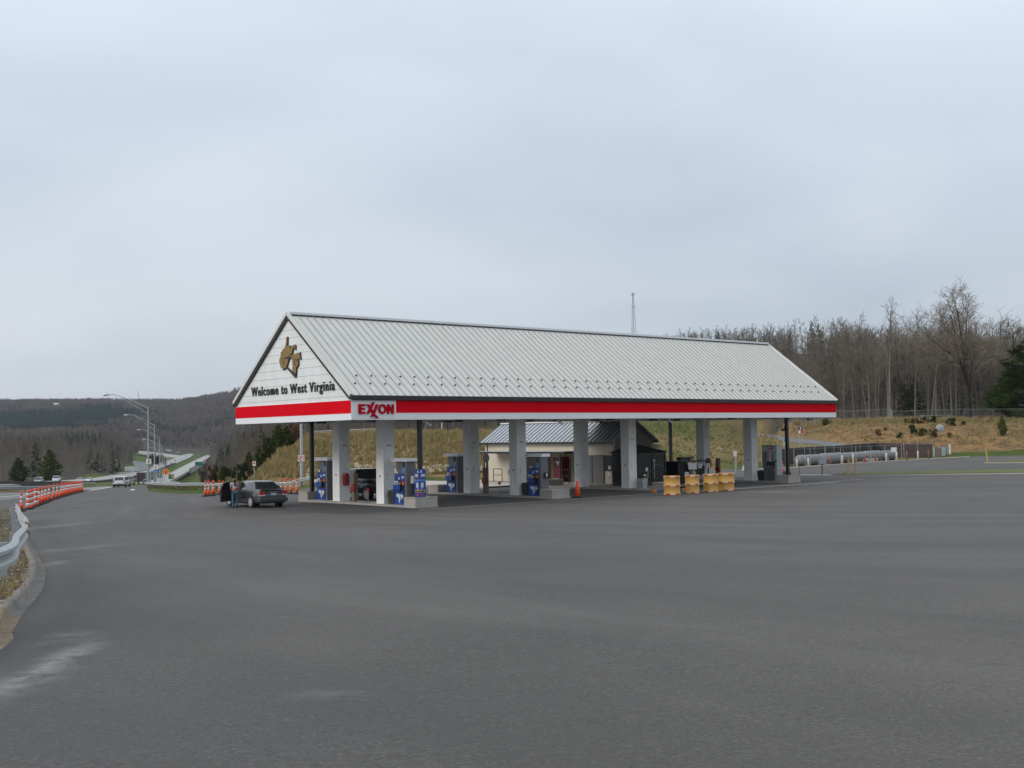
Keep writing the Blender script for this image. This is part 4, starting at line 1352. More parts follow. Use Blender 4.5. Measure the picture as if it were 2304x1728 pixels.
MB().use('decal').box(-.256, -.25, .7, .85, 1.02, 1.08).box(-.256, -.25, .4, .55, 1.02, 1.08).box(-.256, -.25, .3, .4, .72, .8).build('keypad_label', t)
MB().use('teal').box(-.324, -.32, -.02, .13, 1.35, 1.5).build('sticker', t)

# blue wrap with posters round the front downpipe
m = MB().use('pumpblue').box(-.21, .21, -.21, .21, 0, 1.48)
o = m.build('post_wrap'); o.location = W(ROWS[0], .72, .60); o.rotation_euler = (0, 0, YAW)
tag(o, 'blue advertising wrap round the foot of the black corner post, with white and yellow prints', 'post wrap')
for (z0, z1, y0, y1, mt) in ((1.28, 1.42, -.14, -.04, 'decal'), (1.08, 1.22, -.10, .16, 'decal'), (1.00, 1.07, -.16, -.02, 'redprint'), (.84, .93, -.2, .18, 'lightblue'), (.50, .76, -.12, .06, 'decal'), (.40, .46, -.12, -.05, 'decal'), (.25, .38, -.18, .12, 'yellowprint'), (.27, .35, -.15, .08, 'black'), (.10, .16, -.15, .1, 'redprint')):
    MB().use(mt).box(-.218 if mt != 'black' else -.222, -.21, y0, y1, z0, z1).box(y0, y1, -.218 if mt != 'black' else -.222, -.21, z0, z1).build('poster', o)
o = MB().use('tapewhite').box(-.25, .13, -.02, .16, 0, .40).build('towel_dispenser'); o.location = W(ROWS[0] + .20, 1.36, 1.30); o.rotation_euler = (0, 0, YAW)
tag(o, 'white paper towel box on the grey pump column beside the blue wrapped post', 'dispenser')
MB().use('bumperdark').box(-.1, -.02, .0, .14, -.62, .0).build('squeegee_bin', o)
o = MB().use('blackmetal').lathe([(.09, 0), (.13, .06), (.13, .26), (.10, .34)], 12).build('wiper_bin'); o.location = W(ROWS[1] + .02, 1.40, 1.22); tag(o, 'black squeegee bin with white cloth on the column of the pump by the cone', 'bin')
MB().use('tapewhite').box(-.04, .04, -.14, -.125, .08, .30).build('cloth', o)

# trash bins
def bin_at(a, b, label, mt='bumperdark', w=.62, h=.72):
    t = thing('trash_bin', label, 'trash bin', W(a, b, .15), YAW, 'bins beside the pumps')
    m = MB().use(mt); vs = []
    for z, k in ((0, .42), (h * .9, .5)): vs += [(-w * k, -w * k, z), (w * k, -w * k, z), (w * k, w * k, z), (-w * k, w * k, z)]
    m.add(vs, [(3, 2, 1, 0), (4, 5, 6, 7), (0, 1, 5, 4), (1, 2, 6, 5), (2, 3, 7, 6), (3, 0, 4, 7)]); m.build('body', t)
    m = MB().use('bumperdark').lathe([(w * .70, h * .9), (w * .70, h * .94), (w * .62, h * 1.04), (w * .2, h * 1.1)], 4, a0=pi / 4); m.build('lid', t)
    return t


bin_at(ROWS[0], 3.05, 'black trash bin between the front pump and pillar of the first island', w=.6, h=.72)
bin_at(ROWS[1], 3.05, 'black trash bin between the pump and pillar of the second island', w=.6, h=.72)
bin_at(ROWS[3], 2.95, 'black trash bin between the grey diesel pump and its pillar', w=.56, h=.7)
bin_at(ROWS[2] + .25, 3.0, 'grey bin with black lid against the pillar beside the dark booth', 'galvmat', w=.50, h=.72)

# extinguisher boxes, hose reel posts, T stands
for (a, b, lab) in ((ROWS[0] + .02, 8.12, 'red extinguisher cover on the pillar of the first island'), (ROWS[3] + .05, 8.12, 'red extinguisher cover on the pillar behind the four yellow barrels')):
    m = MB().use('extred').box(-.17, .17, -.22, -.005, .05, .60)
    m.lathe([(.17, -.05), (.17, .0), (.17, .04)], 12, (0, -.11, .05)).lathe([(.17, 0), (.15, .06), (.08, .11)], 12, (0, -.11, .60))
    o = m.build('extinguisher_cover'); o.location = W(a, b, 1.05); o.rotation_euler = (0, 0, YAW); tag(o, lab, 'extinguisher')
for r, lab in ((ROWS[0], 'brown hose post with red reel beside the black pickup'), (ROWS[1], 'brown hose post with dark red reel in front of the cream building'), (ROWS[3], 'dark hose post with red reel behind the yellow barrels')):
    t = thing('hose_post', lab, 'hose post', W(r, 7.06, .15), YAW, 'hose reel posts')
    MB().use('wood').box(-.14, .14, -.12, .12, 0, 1.62).build('post', t)
    MB().use('extred').lathe([(.05, -.07), (.21, -.06), (.21, .06), (.05, .07)], 18, (-.19, -.10, .80), 'x').build('reel', t)
for r, lab in ((ROWS[0], 'thin stand with small dark red sign in front of the pickup'), (ROWS[1], 'thin stand with small dark red sign left of the second island pillar')):
    m = MB().use('galvmat').tube([(0, 0, 0), (0, 0, .62)], .02, 6).use('extred').box(-.02, .02, -.11, .11, .60, .78).use('blackmetal').box(-.15, .15, -.15, .15, 0, .02)
    o = m.build('small_sign_stand'); o.location = W(r, 5.72, .15); o.rotation_euler = (0, 0, YAW); tag(o, lab, 'sign stand')

# ================================================================== STORE BUILDING
store = thing('store_building', 'cream service building with seamed grey metal roof behind the canopy', 'building', W(28.0, 9.0), YAW)
SW, SL, SE, SR = 4.2, 14.5, 3.22, 4.72
m = MB().use('cream')
m.box(0, .2, 10.6, SL, .0, SE); m.box(0, .2, 0, 3.3, 0, SE); m.box(0, .2, 3.3, 10.6, 2.42, SE)
m.box(0.2, SW, SL - .2, SL, 0, SE)
m.build('wall', store)
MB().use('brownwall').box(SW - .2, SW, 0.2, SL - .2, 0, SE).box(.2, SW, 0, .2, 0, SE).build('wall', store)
MB().use('cream').box(1.5, 1.7, 3.3, 10.6, 0, 2.7).box(.2, 1.5, 10.6, 10.8, 0, 2.7).box(.2, 1.5, 3.1, 3.3, 0, 2.7).build('recess_wall', store)
MB().use('soffit').box(.2, 1.5, 3.3, 10.6, 2.5, 2.56).build('recess_ceiling', store)
for y in (0.0, SL):
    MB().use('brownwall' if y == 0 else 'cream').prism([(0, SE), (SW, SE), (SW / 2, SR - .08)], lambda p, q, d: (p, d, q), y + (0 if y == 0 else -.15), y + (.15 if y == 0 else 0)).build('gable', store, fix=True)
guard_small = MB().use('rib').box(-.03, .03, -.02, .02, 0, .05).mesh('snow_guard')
OH = .30; hs = SW / 2 + OH; a2 = math.atan2(SR - SE, hs - .0); sl2 = math.hypot(hs, SR - SE)
npan = 32; pw2 = (SL + .6) / npan
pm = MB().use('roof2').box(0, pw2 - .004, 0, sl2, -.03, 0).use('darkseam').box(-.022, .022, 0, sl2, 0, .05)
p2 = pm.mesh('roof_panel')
for i in range(npan):
    o = put(p2, 'roof_panel', store); o.matrix_local = Matrix.Translation((-OH, SL + .3 - i * pw2, SE)) @ Matrix.Rotation(-pi / 2, 4, 'Z') @ Matrix.Rotation(a2, 4, 'X')
    o = put(p2, 'roof_panel', store); o.matrix_local = Matrix.Translation((SW + OH, -.3 + i * pw2, SE)) @ Matrix.Rotation(pi / 2, 4, 'Z') @ Matrix.Rotation(a2, 4, 'X')
    if i % 2 and i > 1:
        for s in (.62, 1.05):
            o = put(guard_small, 'snow_guard', store); o.matrix_local = Matrix.Translation((-OH + s * cos(a2), SL + .3 - (i + .5) * pw2, SE + s * sin(a2))) @ Matrix.Rotation(-pi / 2, 4, 'Z') @ Matrix.Rotation(a2, 4, 'X')
MB().use('white').box(SW / 2 - .17, SW / 2 + .17, -.32, SL + .32, SR - .02, SR + .07).build('ridge_cap', store)
MB().use('darkbrown').box(-OH - .08, -OH, -.3, SL + .3, SE - .16, SE - .02).box(SW + OH, SW + OH + .08, -.3, SL + .3, SE - .16, SE - .02).build('gutter', store)
MB().use('darkbrown').box(-.07, 0, SL - .35, SL - .28, 0, SE - .16).build('downpipe', store)
m = MB().use('blackmetal').box(-1.7, .0, 3.3, 13.1, 2.36, 2.50); m.use('roof2').box(-1.72, .0, 3.28, 13.12, 2.501, 2.53); m.build('porch_roof', store)
for y in (12.4, 3.9):
    MB().use('blackmetal').box(-1.6, -1.5, y, y + .1, .1, 2.36).build('porch_post', store)
def door(par, x, y0, y1, z1, mt='greydoor', name='door'):
    d = MB().use(mt).box(x - .05, x, y0, y1, .12, z1).build(name, par)
    MB().use('bumperdark').box(x - .07, x - .05, y0 - .06, y0, .12, z1 + .06).box(x - .07, x - .05, y1, y1 + .06, .12, z1 + .06).box(x - .07, x - .05, y0, y1, z1, z1 + .06).build('door_frame', d)
    MB().use('chrome').tube([(x - .09, y0 + .1, 1.0), (x - .09, y0 + .1, 1.25)], .015, 6).build('handle', d)
    return d
door(store, 1.5, 4.6, 5.6, 2.2); door(store, 1.5, 8.6, 9.5, 2.2)
door(store, 0, 2.15, 3.1, 2.15); door(store, 0, .95, 2.1, 2.15)
w = MB().use('glassdark').box(-.04, 0, .12, .82, 1.15, 2.15).build('window', store)
MB().use('bumperdark').box(-.06, -.041, .06, .12, 1.09, 2.2).box(-.06, -.041, .82, .88, 1.09, 2.2).box(-.06, -.041, .12, .82, 1.09, 1.15).box(-.06, -.041, .12, .82, 2.15, 2.2).build('window_frame', w)
MB().use('signwhite').box(-.012, 0, .3, .6, .72, 1.0).box(-.05, -.041, .22, .48, 1.2, 1.45).build('notice', store)
o = MB().use('galvmat').box(0, .25, 0, .3, 0, .35).use('galvmat').tube([(.1, .15, -.6), (.1, .15, 0)], .03, 6).build('gas_meter'); o.location = W(27.7, 20.3, .75); o.rotation_euler = (0, 0, YAW); tag(o, 'small grey gas meter on the sunlit cream wall', 'meter')
def railing(a, b0, b1, label):
    m = MB().use('blackmetal')
    for z in (.55, 1.02): m.tube([(0, 0, z), (0, b1 - b0, z)], .028, 6)
    for y in (0, b1 - b0): m.tube([(0, y, 0), (0, y, 1.03)], .032, 6)
    o = m.build('railing'); o.location = W(a, b0, .15); o.rotation_euler = (0, 0, YAW); tag(o, label, 'railing')
railing(26.2, 19.3, 20.35, 'black pipe railing in front of the sunlit cream wall')
railing(26.6, 12.2, 13.1, 'black pipe railing in the shade before the grey door')
t = thing('oval_sign', 'black oval sign on a thin post at the porch corner', 'sign', W(25.2, 20.0, .1), YAW)
MB().use('blackmetal').tube([(0, .25, 0), (0, .25, 2.0)], .05, 6).build('post', t)
MB().use('blackmetal').lathe([(.02, -.03), (.36, -.025), (.36, .025), (.02, .03)], 20, (0, 0, 1.95), 'x').build('plate', t)
t = thing('vending_machine', 'red vending machine under the porch, showing past the pump column', 'vending machine', W(28.55, 15.0, .14), YAW)
MB().use('vending').box(0, .75, 0, 1.0, 0, 1.9).build('body', t)
MB().use('decal').prism([(.2 + p * .9, 1.45 + q * .8) for p, q in splash], lambda p, q, d: (d, p + .2, q), -.012, -.001).build('front_print', t, fix=True)
t = thing('vending_machine', 'red drinks machine with white print seen above the blue pump screen', 'vending machine', W(28.4, 17.3, .14), YAW)
MB().use('vending').box(0, .75, 0, 1.1, 0, 2.0).build('body', t)
MB().use('decal').box(-.01, 0, .1, 1.0, 1.5, 1.58).box(-.01, 0, .3, .5, 1.62, 1.85).box(-.01, 0, .6, .75, 1.66, 1.8).build('front_print', t)

# dark glass booth
booth = thing('cashier_booth', 'dark glass cashier booth with hipped roof and taped notices under the canopy', 'booth', W(26.3, 4.9, .15), YAW)
BW, BL, BH = 2.75, 2.6, 2.28
m = MB().use('darkbrown'); m.box(0, BW, 0, BL, 0, .25); m.box(0, BW, 0, BL, BH - .14, BH)
for x in (0, BW - .12):
    for y in (0, BL - .12): m.box(x, x + .12, y, y + .12, .25, BH - .14)
m.box(1.3, 1.42, 0, .1, .25, BH - .14); m.box(0, .1, 1.25, 1.37, .25, BH - .14); m.box(.12, BW - .12, .0, .06, .95, 1.03)
m.build('frame', booth)
for (x0, x1, y0, y1) in ((.12, 1.3, .04, .055), (1.42, BW - .12, .04, .055), (BW - .055, BW - .04, .12, BL - .12), (.04, .055, .12, 1.25), (.04, .055, 1.37, BL - .12)):
    MB().use('glassdark').box(x0, x1, y0, y1, .25, BH - .14).build('pane', booth)
MB().use('darkbrown').box(.12, BW - .12, .10, .14, .25, .95).build('kick_panel', booth)
e = .18; rz = BH + .55
m = MB().use('blackmetal'); m.add([(-e, -e, BH), (BW + e, -e, BH), (BW + e, BL + e, BH), (-e, BL + e, BH), (BW * .25, BL * .5, rz), (BW * .45, BL * .5, rz)], [(0, 1, 5, 4), (1, 2, 5), (2, 3, 4, 5), (3, 0, 4), (3, 2, 1, 0)]); m.build('booth_roof', booth)
MB().use('signwhite').box(.62, .86, -.012, 0, 1.0, 1.26).box(.42, .66, -.012, 0, .42, .80).box(1.5, 1.64, .03, .039, 1.65, 1.9).build('notice', booth)
MB().use('bollardyellow').box(.80, .88, -.011, 0, .55, .92).build('notice', booth)
MB().use('signblue').box(1.46, 1.66, .025, .039, 1.78, 1.92).build('sticker', booth)
m = MB().use('aluminium')
m.tube([(2.0 + .55 * cos(t), .02, 1.0 + .35 * sin(t) + .1) for t in np.linspace(.3, 2.9, 12)], .015, 5); m.build('window_print', booth)
MB().use('lampwhite').tube([(1.55, .02, .5), (1.55, .02, 1.7)], .02, 6).build('door_handle', booth)
# stuff near the booth
t = thing('air_unit', 'small white rooftop dome above the dark booth roof', 'vent', W(31.6, 8.2, 2.55), YAW)
MB().use('tapewhite').lathe([(.30, 0), (.30, .18), (.40, .20), (.36, .32), (.20, .38)], 12).build('dome', t)
MB().use('galvmat').box(-.3, .3, -.3, .3, -2.4, 0).build('housing', t)
t = thing('ice_cabinet', 'dark teal cabinet between the booth and the black display', 'cabinet', W(35.2, 13.0, 0.05), YAW)
MB().use('teal').box(0, 1.0, 0, 2.0, 0, 1.75).build('body', t); MB().use('galvmat').box(-.01, 0, 0, 2.0, 1.70, 1.78).box(-.01, 0, -.03, .03, 0, 1.7).build('trim', t)
t = thing('display_rack', 'black merchandise rack with white price signs behind the barrels', 'display rack', W(30.3, 4.6, .15), YAW)
m = MB().use('blackmetal'); m.box(0, 3.1, .0, 1.6, 1.50, 1.58)
for x in (0.02, 1.5, 3.0):
    for y in (.05, 1.5): m.box(x, x + .06, y, y + .06, 0, 1.5)
m.box(0, 1.05, .3, 1.5, 0, 1.5); m.box(1.9, 2.9, .3, 1.4, .55, 1.2)
m.build('frame', t)
MB().use('signwhite').box(.75, 1.65, -.03, 0, .98, 1.42).build('sign', t)
for x in (1.85, 2.72): MB().use('signwhite').box(x, x + .36, -.03, 0, 1.05, 1.36).use('black').box(x + .13, x + .21, -.035, -.03, 1.1, 1.31).build('price_sign', t)
MB().use('signwhite').box(.35, .75, -.03, 0, .52, .82).build('sign', t)
MB().use('walk').box(1.2, 1.55, .0, .3, 0, .85).box(1.3, 1.45, .02, .32, .85, 1.0).build('carton', t)
m = MB().use('blackmetal'); m.box(.55, 1.7, .5, .9, 1.62, 1.86)
for x in (.55, 1.68, 2.2): m.tube([(x + .22 * cos(q) + .05, .6, 1.58 + .42 * sin(q)) for q in np.linspace(0, pi, 10)], .02, 5)
m.build('grill_hoops', t)
for i, (a, b, l) in enumerate(((32.0, 4.0, 'blue washer fluid jugs stacked right of the first barrel'), (34.3, 4.0, 'blue washer fluid jugs stacked left of the third barrel'))):
    t = thing('jug_stack', l, 'jugs', W(a - 1.2, b, .15), YAW)
    for k in range(3):
        for z in (0, .33):
            MB().use('jug').box(k * .2, k * .2 + .17, 0, .13, z, z + .25).use('tapewhite').lathe([(.03, .25), (.03, .31)], 8, (k * .2 + .08, .06, z)).build('jug', t)
o = MB().use('bluekerb').box(.25, 2.35, -.12, .12, 0, .14).use('orangekerb').box(-.1, .24, -.13, .13, 0, .15).box(2.36, 2.8, -.13, .13, 0, .15).build('wheel_stop'); o.location = W(22.5, .25, .05); o.rotation_euler = (0, 0, YAW - .12); tag(o, 'long blue painted kerb with orange ends in front of the booth', 'kerb')

# yellow sand barrels
def barrel_mesh():
    m = MB().use('barrel')
    m.lathe([(.50, .0), (.50, .03), (.485, .05), (.49, .50), (.51, .52), (.51, .58), (.49, .60), (.49, 1.02), (.51, 1.04), (.51, 1.10), (.47, 1.12), (.2, 1.13)], 24)
    return m.mesh('shell', True)
bm_ = barrel_mesh()
def tape_mesh(ph):
    m = MB()
    n = 20
    for z in (.03, .52, 1.04):
        for k in range(n):
            m.use('tapered' if (k // 2 + (ph if z > .5 else 0)) % 2 == 0 else 'tapewhite')
            t0, t1 = 2 * pi * k / n + ph, 2 * pi * (k + 1) / n + ph
            r = .516
            m.quad((r * cos(t0), r * sin(t0), z), (r * cos(t1), r * sin(t1), z), (r * cos(t1), r * sin(t1), z + .06), (r * cos(t0), r * sin(t0), z + .06))
    return m.mesh('tape')
for i, (u, v, sc, lab) in enumerate(((1512, 1113.5, 1.0, 'yellow sand barrel with red and white tape, nearest to the dark booth'), (1558, 1110, .88, 'slimmer yellow sand barrel in front of the black display, second from the booth'),
                                     (1599, 1107, .90, 'yellow sand barrel with taped rings just left of the dark hose post'), (1634, 1104, 1.06, 'large yellow sand barrel at the right end of the four'))):
    p = hit(u, v, .04, 40)
    t = thing('sand_barrel', lab, 'barrel', (p.x, p.y, p.z + .04), i * .8, 'yellow sand barrels')
    t.scale = (sc, sc, 1.0 if i else 1.02)
    put(bm_, 'shell', t); put(tape_mesh(i), 'tape', t)


# ================================================================== VEHICLES
def loft(mb, st, n_arc=3):
    """st: (y, halfwidth, z0, z1, crown) -> closed hull with rounded shoulders"""
    rings = []
    for (y, w, z0, z1, cr) in st:
        h = z1 - z0
        half = [(w * .86, z0), (w * .97, z0 + h * .12), (w, z0 + h * .45), (w * .985, z0 + h * .72), (w * .93, z1 - h * .07), (w * .82, z1), (w * .4, z1 + cr)]
        rings.append([(-a, y, z) for a, z in half] + [(a, y, z) for a, z in reversed(half)])
    n = len(rings[0]); vs = [p for r in rings for p in r]; fs = []
    for i in range(len(rings) - 1):
        for k in range(n):
            fs.append((i * n + k, (i + 1) * n + k, (i + 1) * n + (k + 1) % n, i * n + (k + 1) % n))
    fs.append(tuple(range(n))); fs.append(tuple((len(rings) - 1) * n + k for k in range(n - 1, -1, -1)))
    mb.add(vs, fs)


def wheel(r=.33, w=.22):
    m = MB().use('tyre').lathe([(r * .6, -w / 2), (r * .95, -w / 2), (r, -w / 2 + .03), (r, w / 2 - .03), (r * .95, w / 2), (r * .6, w / 2)], 20, axis='x')
    return m.mesh('wheel', True)


def rimmesh(r=.33, w=.22):
    m = MB().use('rim')
    for s in (-1, 1):
        m.lathe([(r * .12, s * (w / 2 + .012)), (r * .16, s * (w / 2 + .004)), (r * .66, s * (w / 2 - .02)), (r * .70, s * (w / 2 + .006))], 20, axis='x')
    m.use('bumperdark')
    for s in (-1, 1):
        for k in range(5):
            t = 2 * pi * k / 5
            x = s * (w / 2 + .004)
            m.add([(x, r * .22 * cos(t + .35), r * .22 * sin(t + .35)), (x, r * .56 * cos(t + .22), r * .56 * sin(t + .22)), (x, r * .56 * cos(t + .95), r * .56 * sin(t + .95)), (x, r * .22 * cos(t + .85), r * .22 * sin(t + .85))], [(0, 1, 2, 3)])
    return m.mesh('rim')


WHEEL, RIM = wheel(), rimmesh()
WHEEL_B, RIM_B = wheel(.38, .26), rimmesh(.38, .26)


def frame_pt(q, u, v, off):
    """bilinear point of quad q at (u,v), pushed along its normal"""
    a, b, c, d = [Vector(p) for p in q]
    p = a.lerp(b, u).lerp(d.lerp(c, u), v)
    n = (b - a).cross(d - a).normalized()
    return p + n * off


def car(kind, loc, rotz, paint, label, group=None, L=4.6, Wd=1.8, H=1.45, detail=True, door_open=False, cat='car', name=None):
    t = thing(name or {'sedan': 'parked_car', 'suv': 'suv', 'pickup': 'pickup_truck', 'van': 'van'}[kind], label, cat, loc, rotz, group)
    w = Wd / 2; l = L / 2
    body = MB().use(paint)
    if kind == 'sedan':
        loft(body, [(-l, w * .74, .42, .78, .01), (-l + .07, w * .88, .34, .92, .015), (-l + .28, w * .965, .25, 1.015, .02), (-l + .75, w * .99, .22, 1.03, .02), (-l * .35, w, .2, 1.0, .0), (0, w, .2, .97, .0),
                    (l * .42, w * .995, .2, .95, .02), (l * .66, w * .98, .22, .88, .035), (l * .86, w * .93, .26, .78, .03), (l - .12, w * .82, .32, .68, .02), (l, w * .64, .38, .58, .01)])
        yb0, yb1, yr0, yr1, zb, zr = -l + .55, l * .42, -l * .50, l * .08, .99, H
        wb, wr = w * .90, w * .66
    elif kind == 'suv':
        loft(body, [(-l, w * .84, .45, .95, .01), (-l + .08, w * .94, .36, 1.08, .01), (-l + .3, w * .99, .3, 1.1, .01), (0, w, .28, 1.05, .0), (l * .45, w, .28, 1.02, .02), (l * .75, w * .96, .3, .95, .03), (l - .1, w * .86, .36, .82, .02), (l, w * .7, .42, .7, .01)])
        yb0, yb1, yr0, yr1, zb, zr = -l + .06, l * .48, -l + .32, l * .2, 1.06, H
        wb, wr = w * .93, w * .74
    elif kind == 'van':
        loft(body, [(-l, w * .92, .4, 1.1, .01), (-l + .1, w * .98, .32, 1.12, .01), (0, w, .3, 1.1, .0), (l * .7, w * .98, .3, 1.05, .02), (l - .1, w * .86, .36, .9, .02), (l, w * .7, .42, .75, .01)])
        yb0, yb1, yr0, yr1, zb, zr = -l + .03, l * .80, -l + .12, l * .5, 1.1, H
        wb, wr = w * .95, w * .86
    else:
        loft(body, [(-l, w * .93, .55, 1.08, .0), (-l + .08, w * .97, .48, 1.12, .0), (-l * .2, w, .42, 1.12, .0), (l * .5, w, .4, 1.1, .02), (l * .8, w * .96, .42, 1.04, .03), (l - .08, w * .86, .48, .92, .02), (l, w * .72, .52, .8, .01)])
        yb0, yb1, yr0, yr1, zb, zr = -l * .12, l * .55, -l * .04, l * .30, 1.1, H
        wb, wr = w * .92, w * .74
    # cabin
    B = [(-wb, yb0, zb), (wb, yb0, zb), (wb, yb1, zb), (-wb, yb1, zb)]
    R = [(-wr, yr0, zr - .03), (wr, yr0, zr - .03), (wr, yr1, zr - .03), (-wr, yr1, zr - .03)]
    T = [(-wr * .8, yr0 + .08, zr), (wr * .8, yr0 + .08, zr), (wr * .8, yr1 - .1, zr), (-wr * .8, yr1 - .1, zr)]
    body.add(B + R + T, [(0, 1, 5, 4), (1, 2, 6, 5), (2, 3, 7, 6), (3, 0, 4, 7), (4, 5, 9, 8), (5, 6, 10, 9), (6, 7, 11, 10), (7, 4, 8, 11), (8, 9, 10, 11)])
    if kind == 'pickup':
        body.use('bumperdark').box(-w * .84, w * .84, -l + .12, yb0 - .06, 1.121, 1.125)
        body.use(paint)
        body.box(-w * .97, -w * .87, -l + .02, yb0, 1.05, 1.30).box(w * .87, w * .97, -l + .02, yb0, 1.05, 1.30).box(-w * .87, w * .87, -l + .02, -l + .09, 1.05, 1.30)
    bo = body.build('body', t, fix=True)
    bv = bo.modifiers.new('soften', 'BEVEL'); bv.width = .035; bv.segments = 2; bv.limit_method = 'ANGLE'; bv.angle_limit = radians(25)
    for p in bo.data.polygons: p.use_smooth = True

    def glass(nm, q, u0, u1, v0, v1, mt='glasssky', off=.012):
        m = MB().use(mt)
        m.add([frame_pt(q, u0, v0, off), frame_pt(q, u1, v0, off), frame_pt(q, u1, v1, off), frame_pt(q, u0, v1, off)], [(0, 1, 2, 3)])
        return m.build(nm, t)
    rear = [B[0], B[1], R[1], R[0]]; front = [B[2], B[3], R[3], R[2]]; right = [B[1], B[2], R[2], R[1]]; left = [B[3], B[0], R[0], R[3]]
    glass('rear_window', rear, .07, .93, .06, .9); glass('windscreen', front, .05, .95, .05, .93)
    glass('side_window', right, .12, .48, .1, .86); glass('side_window', right, .52, .90, .1, .86)
    glass('side_window', left, .52, .88, .1, .86)
    if not door_open: glass('side_window', left, .10, .48, .1, .86)
    # lights, plate, bumper
    lampz = dict(sedan=(.74, .92), suv=(.85, 1.1), van=(.8, 1.05), pickup=(.78, 1.08))[kind]
    lw = .34 if kind == 'sedan' else .17
    for s in (-1, 1):
        x0, x1 = sorted((s * w * .93, s * (w * .93 - lw)))
        MB().use('tail').box(x0, x1, -l - .008, -l + .10, lampz[0], lampz[1]).use('lampwhite').box(x0, x1, -l - .009, -l + .10, lampz[0] - .06, lampz[0] - .001).build('tail_lamp', t)
        x0, x1 = sorted((s * w * .88, s * (w * .88 - .34)))
        MB().use('lampwhite').box(x0, x1, l - .28, l - .02, .60 if kind == 'sedan' else .72, .72 if kind == 'sedan' else .88).build('headlight', t)
    MB().use('plate').box(-.16, .16, -l - .02, -l - .0085, .70 if kind == 'sedan' else .62, .82 if kind == 'sedan' else .76).build('number_plate', t)
    pb = MB().use(paint if kind in ('sedan',) else 'chrome' if kind == 'pickup' else 'bumperdark')
    pb.box(-w * .93, w * .93, -l - .07, -l + .3, .34, .58).use('bumperdark').box(-w * .8, w * .8, -l - .03, -l + .4, .26, .339)
    b_ = pb.build('rear_bumper', t); bv = b_.modifiers.new('soften', 'BEVEL'); bv.width = .05; bv.segments = 3
    pb = MB().use(paint if kind in ('sedan', 'suv', 'van') else 'chrome').box(-w * .9, w * .9, l - .3, l + .05, .34, .56); b_ = pb.build('front_bumper', t); bv = b_.modifiers.new('soften', 'BEVEL'); bv.width = .05; bv.segments = 2
    if kind == 'sedan' and detail:
        MB().use(paint).box(-w * .78, w * .78, -l + .05, -l + .2, 1.045, 1.075).use('bumperdark').box(-w * .76, w * .76, -l + .06, -l + .19, 1.02, 1.044).build('spoiler', t)
        MB().use('chrome').box(-.3, .3, -l - .012, -l - .001, .86, .89).build('trunk_trim', t)
    for s in (-1, 1):
        if not (door_open and s < 0):
            m = MB().use(paint).box(min(s * w * .92, s * (w * .92 + .16)), max(s * w * .92, s * (w * .92 + .16)), yb1 - .55, yb1 - .43, zb + .0, zb + .13); m.build('mirror', t)
    wm, rm, r = (WHEEL_B, RIM_B, .38) if kind in ('pickup', 'suv', 'van') else (WHEEL, RIM, .33)
    for s in (-1, 1):
        for y in (-L * .29, L * .30):
            MB().use('blackmetal').lathe([(r * 1.13, -.12), (r * 1.13, .10 - .0)], 18, (s * (w - .10), y, r + .03), 'x').build('wheel_arch', t)
            wo = put(wm, 'wheel', t, (s * (w - .085), y, r))
            put(rm, 'rim', wo)
    if door_open:
        MB().use('bumperdark').box(-w - .004, -w + .02, -.02, 1.05, .34, .96).box(-w * .9, -w * .7, .05, .95, zb, zb + .38).build('door_opening', t)
        d = MB().use(paint)
        dm = Matrix.Translation((-w + .03, 1.06, 0)) @ Matrix.Rotation(-radians(62), 4, 'Z')
        d.box(-.06, .0, -1.05, 0, .30, .97, dm)
        d.use('bumperdark').box(.0, .03, -1.02, -.03, .34, .95, dm)
        d.use(paint)
        d.tube([dm @ Vector(p) for p in ((-.03, -1.02, .96), (.06, -.98, 1.25), (.13, -.8, 1.40), (.13, -.5, 1.40), (.04, -.02, .97))], .028, 6)
        do = d.build('door', t)
        g_ = MB().use('glasssky'); g_.add([dm @ Vector(p) for p in ((-.02, -.98, .97), (.06, -.93, 1.25), (.12, -.78, 1.37), (.12, -.5, 1.37), (0, -.08, .97))], [(0, 1, 2, 3, 4)]); g_.build('door_window', do)
        MB().use('chrome').box(-.10, -.06, -.95, -.75, .82, .86, dm).build('door_handle', do)
        MB().use(paint).box(-.26, -.06, -.22, -.10, .98, 1.12, dm).build('door_mirror', do)
        MB().use('bumperdark').box(.031, .08, -.85, -.25, .58, .66, dm).build('armrest', do)
    return t


carp = W(-.02, 10.05, 0)
carz = Gf(carp.x, carp.y) + .045
sedan = car('sedan', (carp.x, carp.y, carz), YAW - radians(3), 'cargrey', 'dark grey sedan with its driver door open and a woman beside it', L=4.75, Wd=1.80, H=1.46, door_open=True)
pp = W(7.45, 10.1, .045)
car('pickup', pp, YAW + radians(1), 'carblack', 'black pickup truck seen between the first two canopy pillars', L=5.6, Wd=2.0, H=1.88, cat='pickup')
o = hit(274.5, 1096.5, .04, 100)
car('suv', at(274.5, 178, .045), radians(7), 'carwhite', 'white SUV with dark rear window driving away down the ramp', L=4.7, Wd=1.9, H=1.70)


def axis_angle(u, d, u2, d2):
    a = Vector(((u - 1152) / F_PX * d, d)); b = Vector(((u2 - 1152) / F_PX * d2, d2)); v = b - a
    return math.atan2(-v.x, v.y)


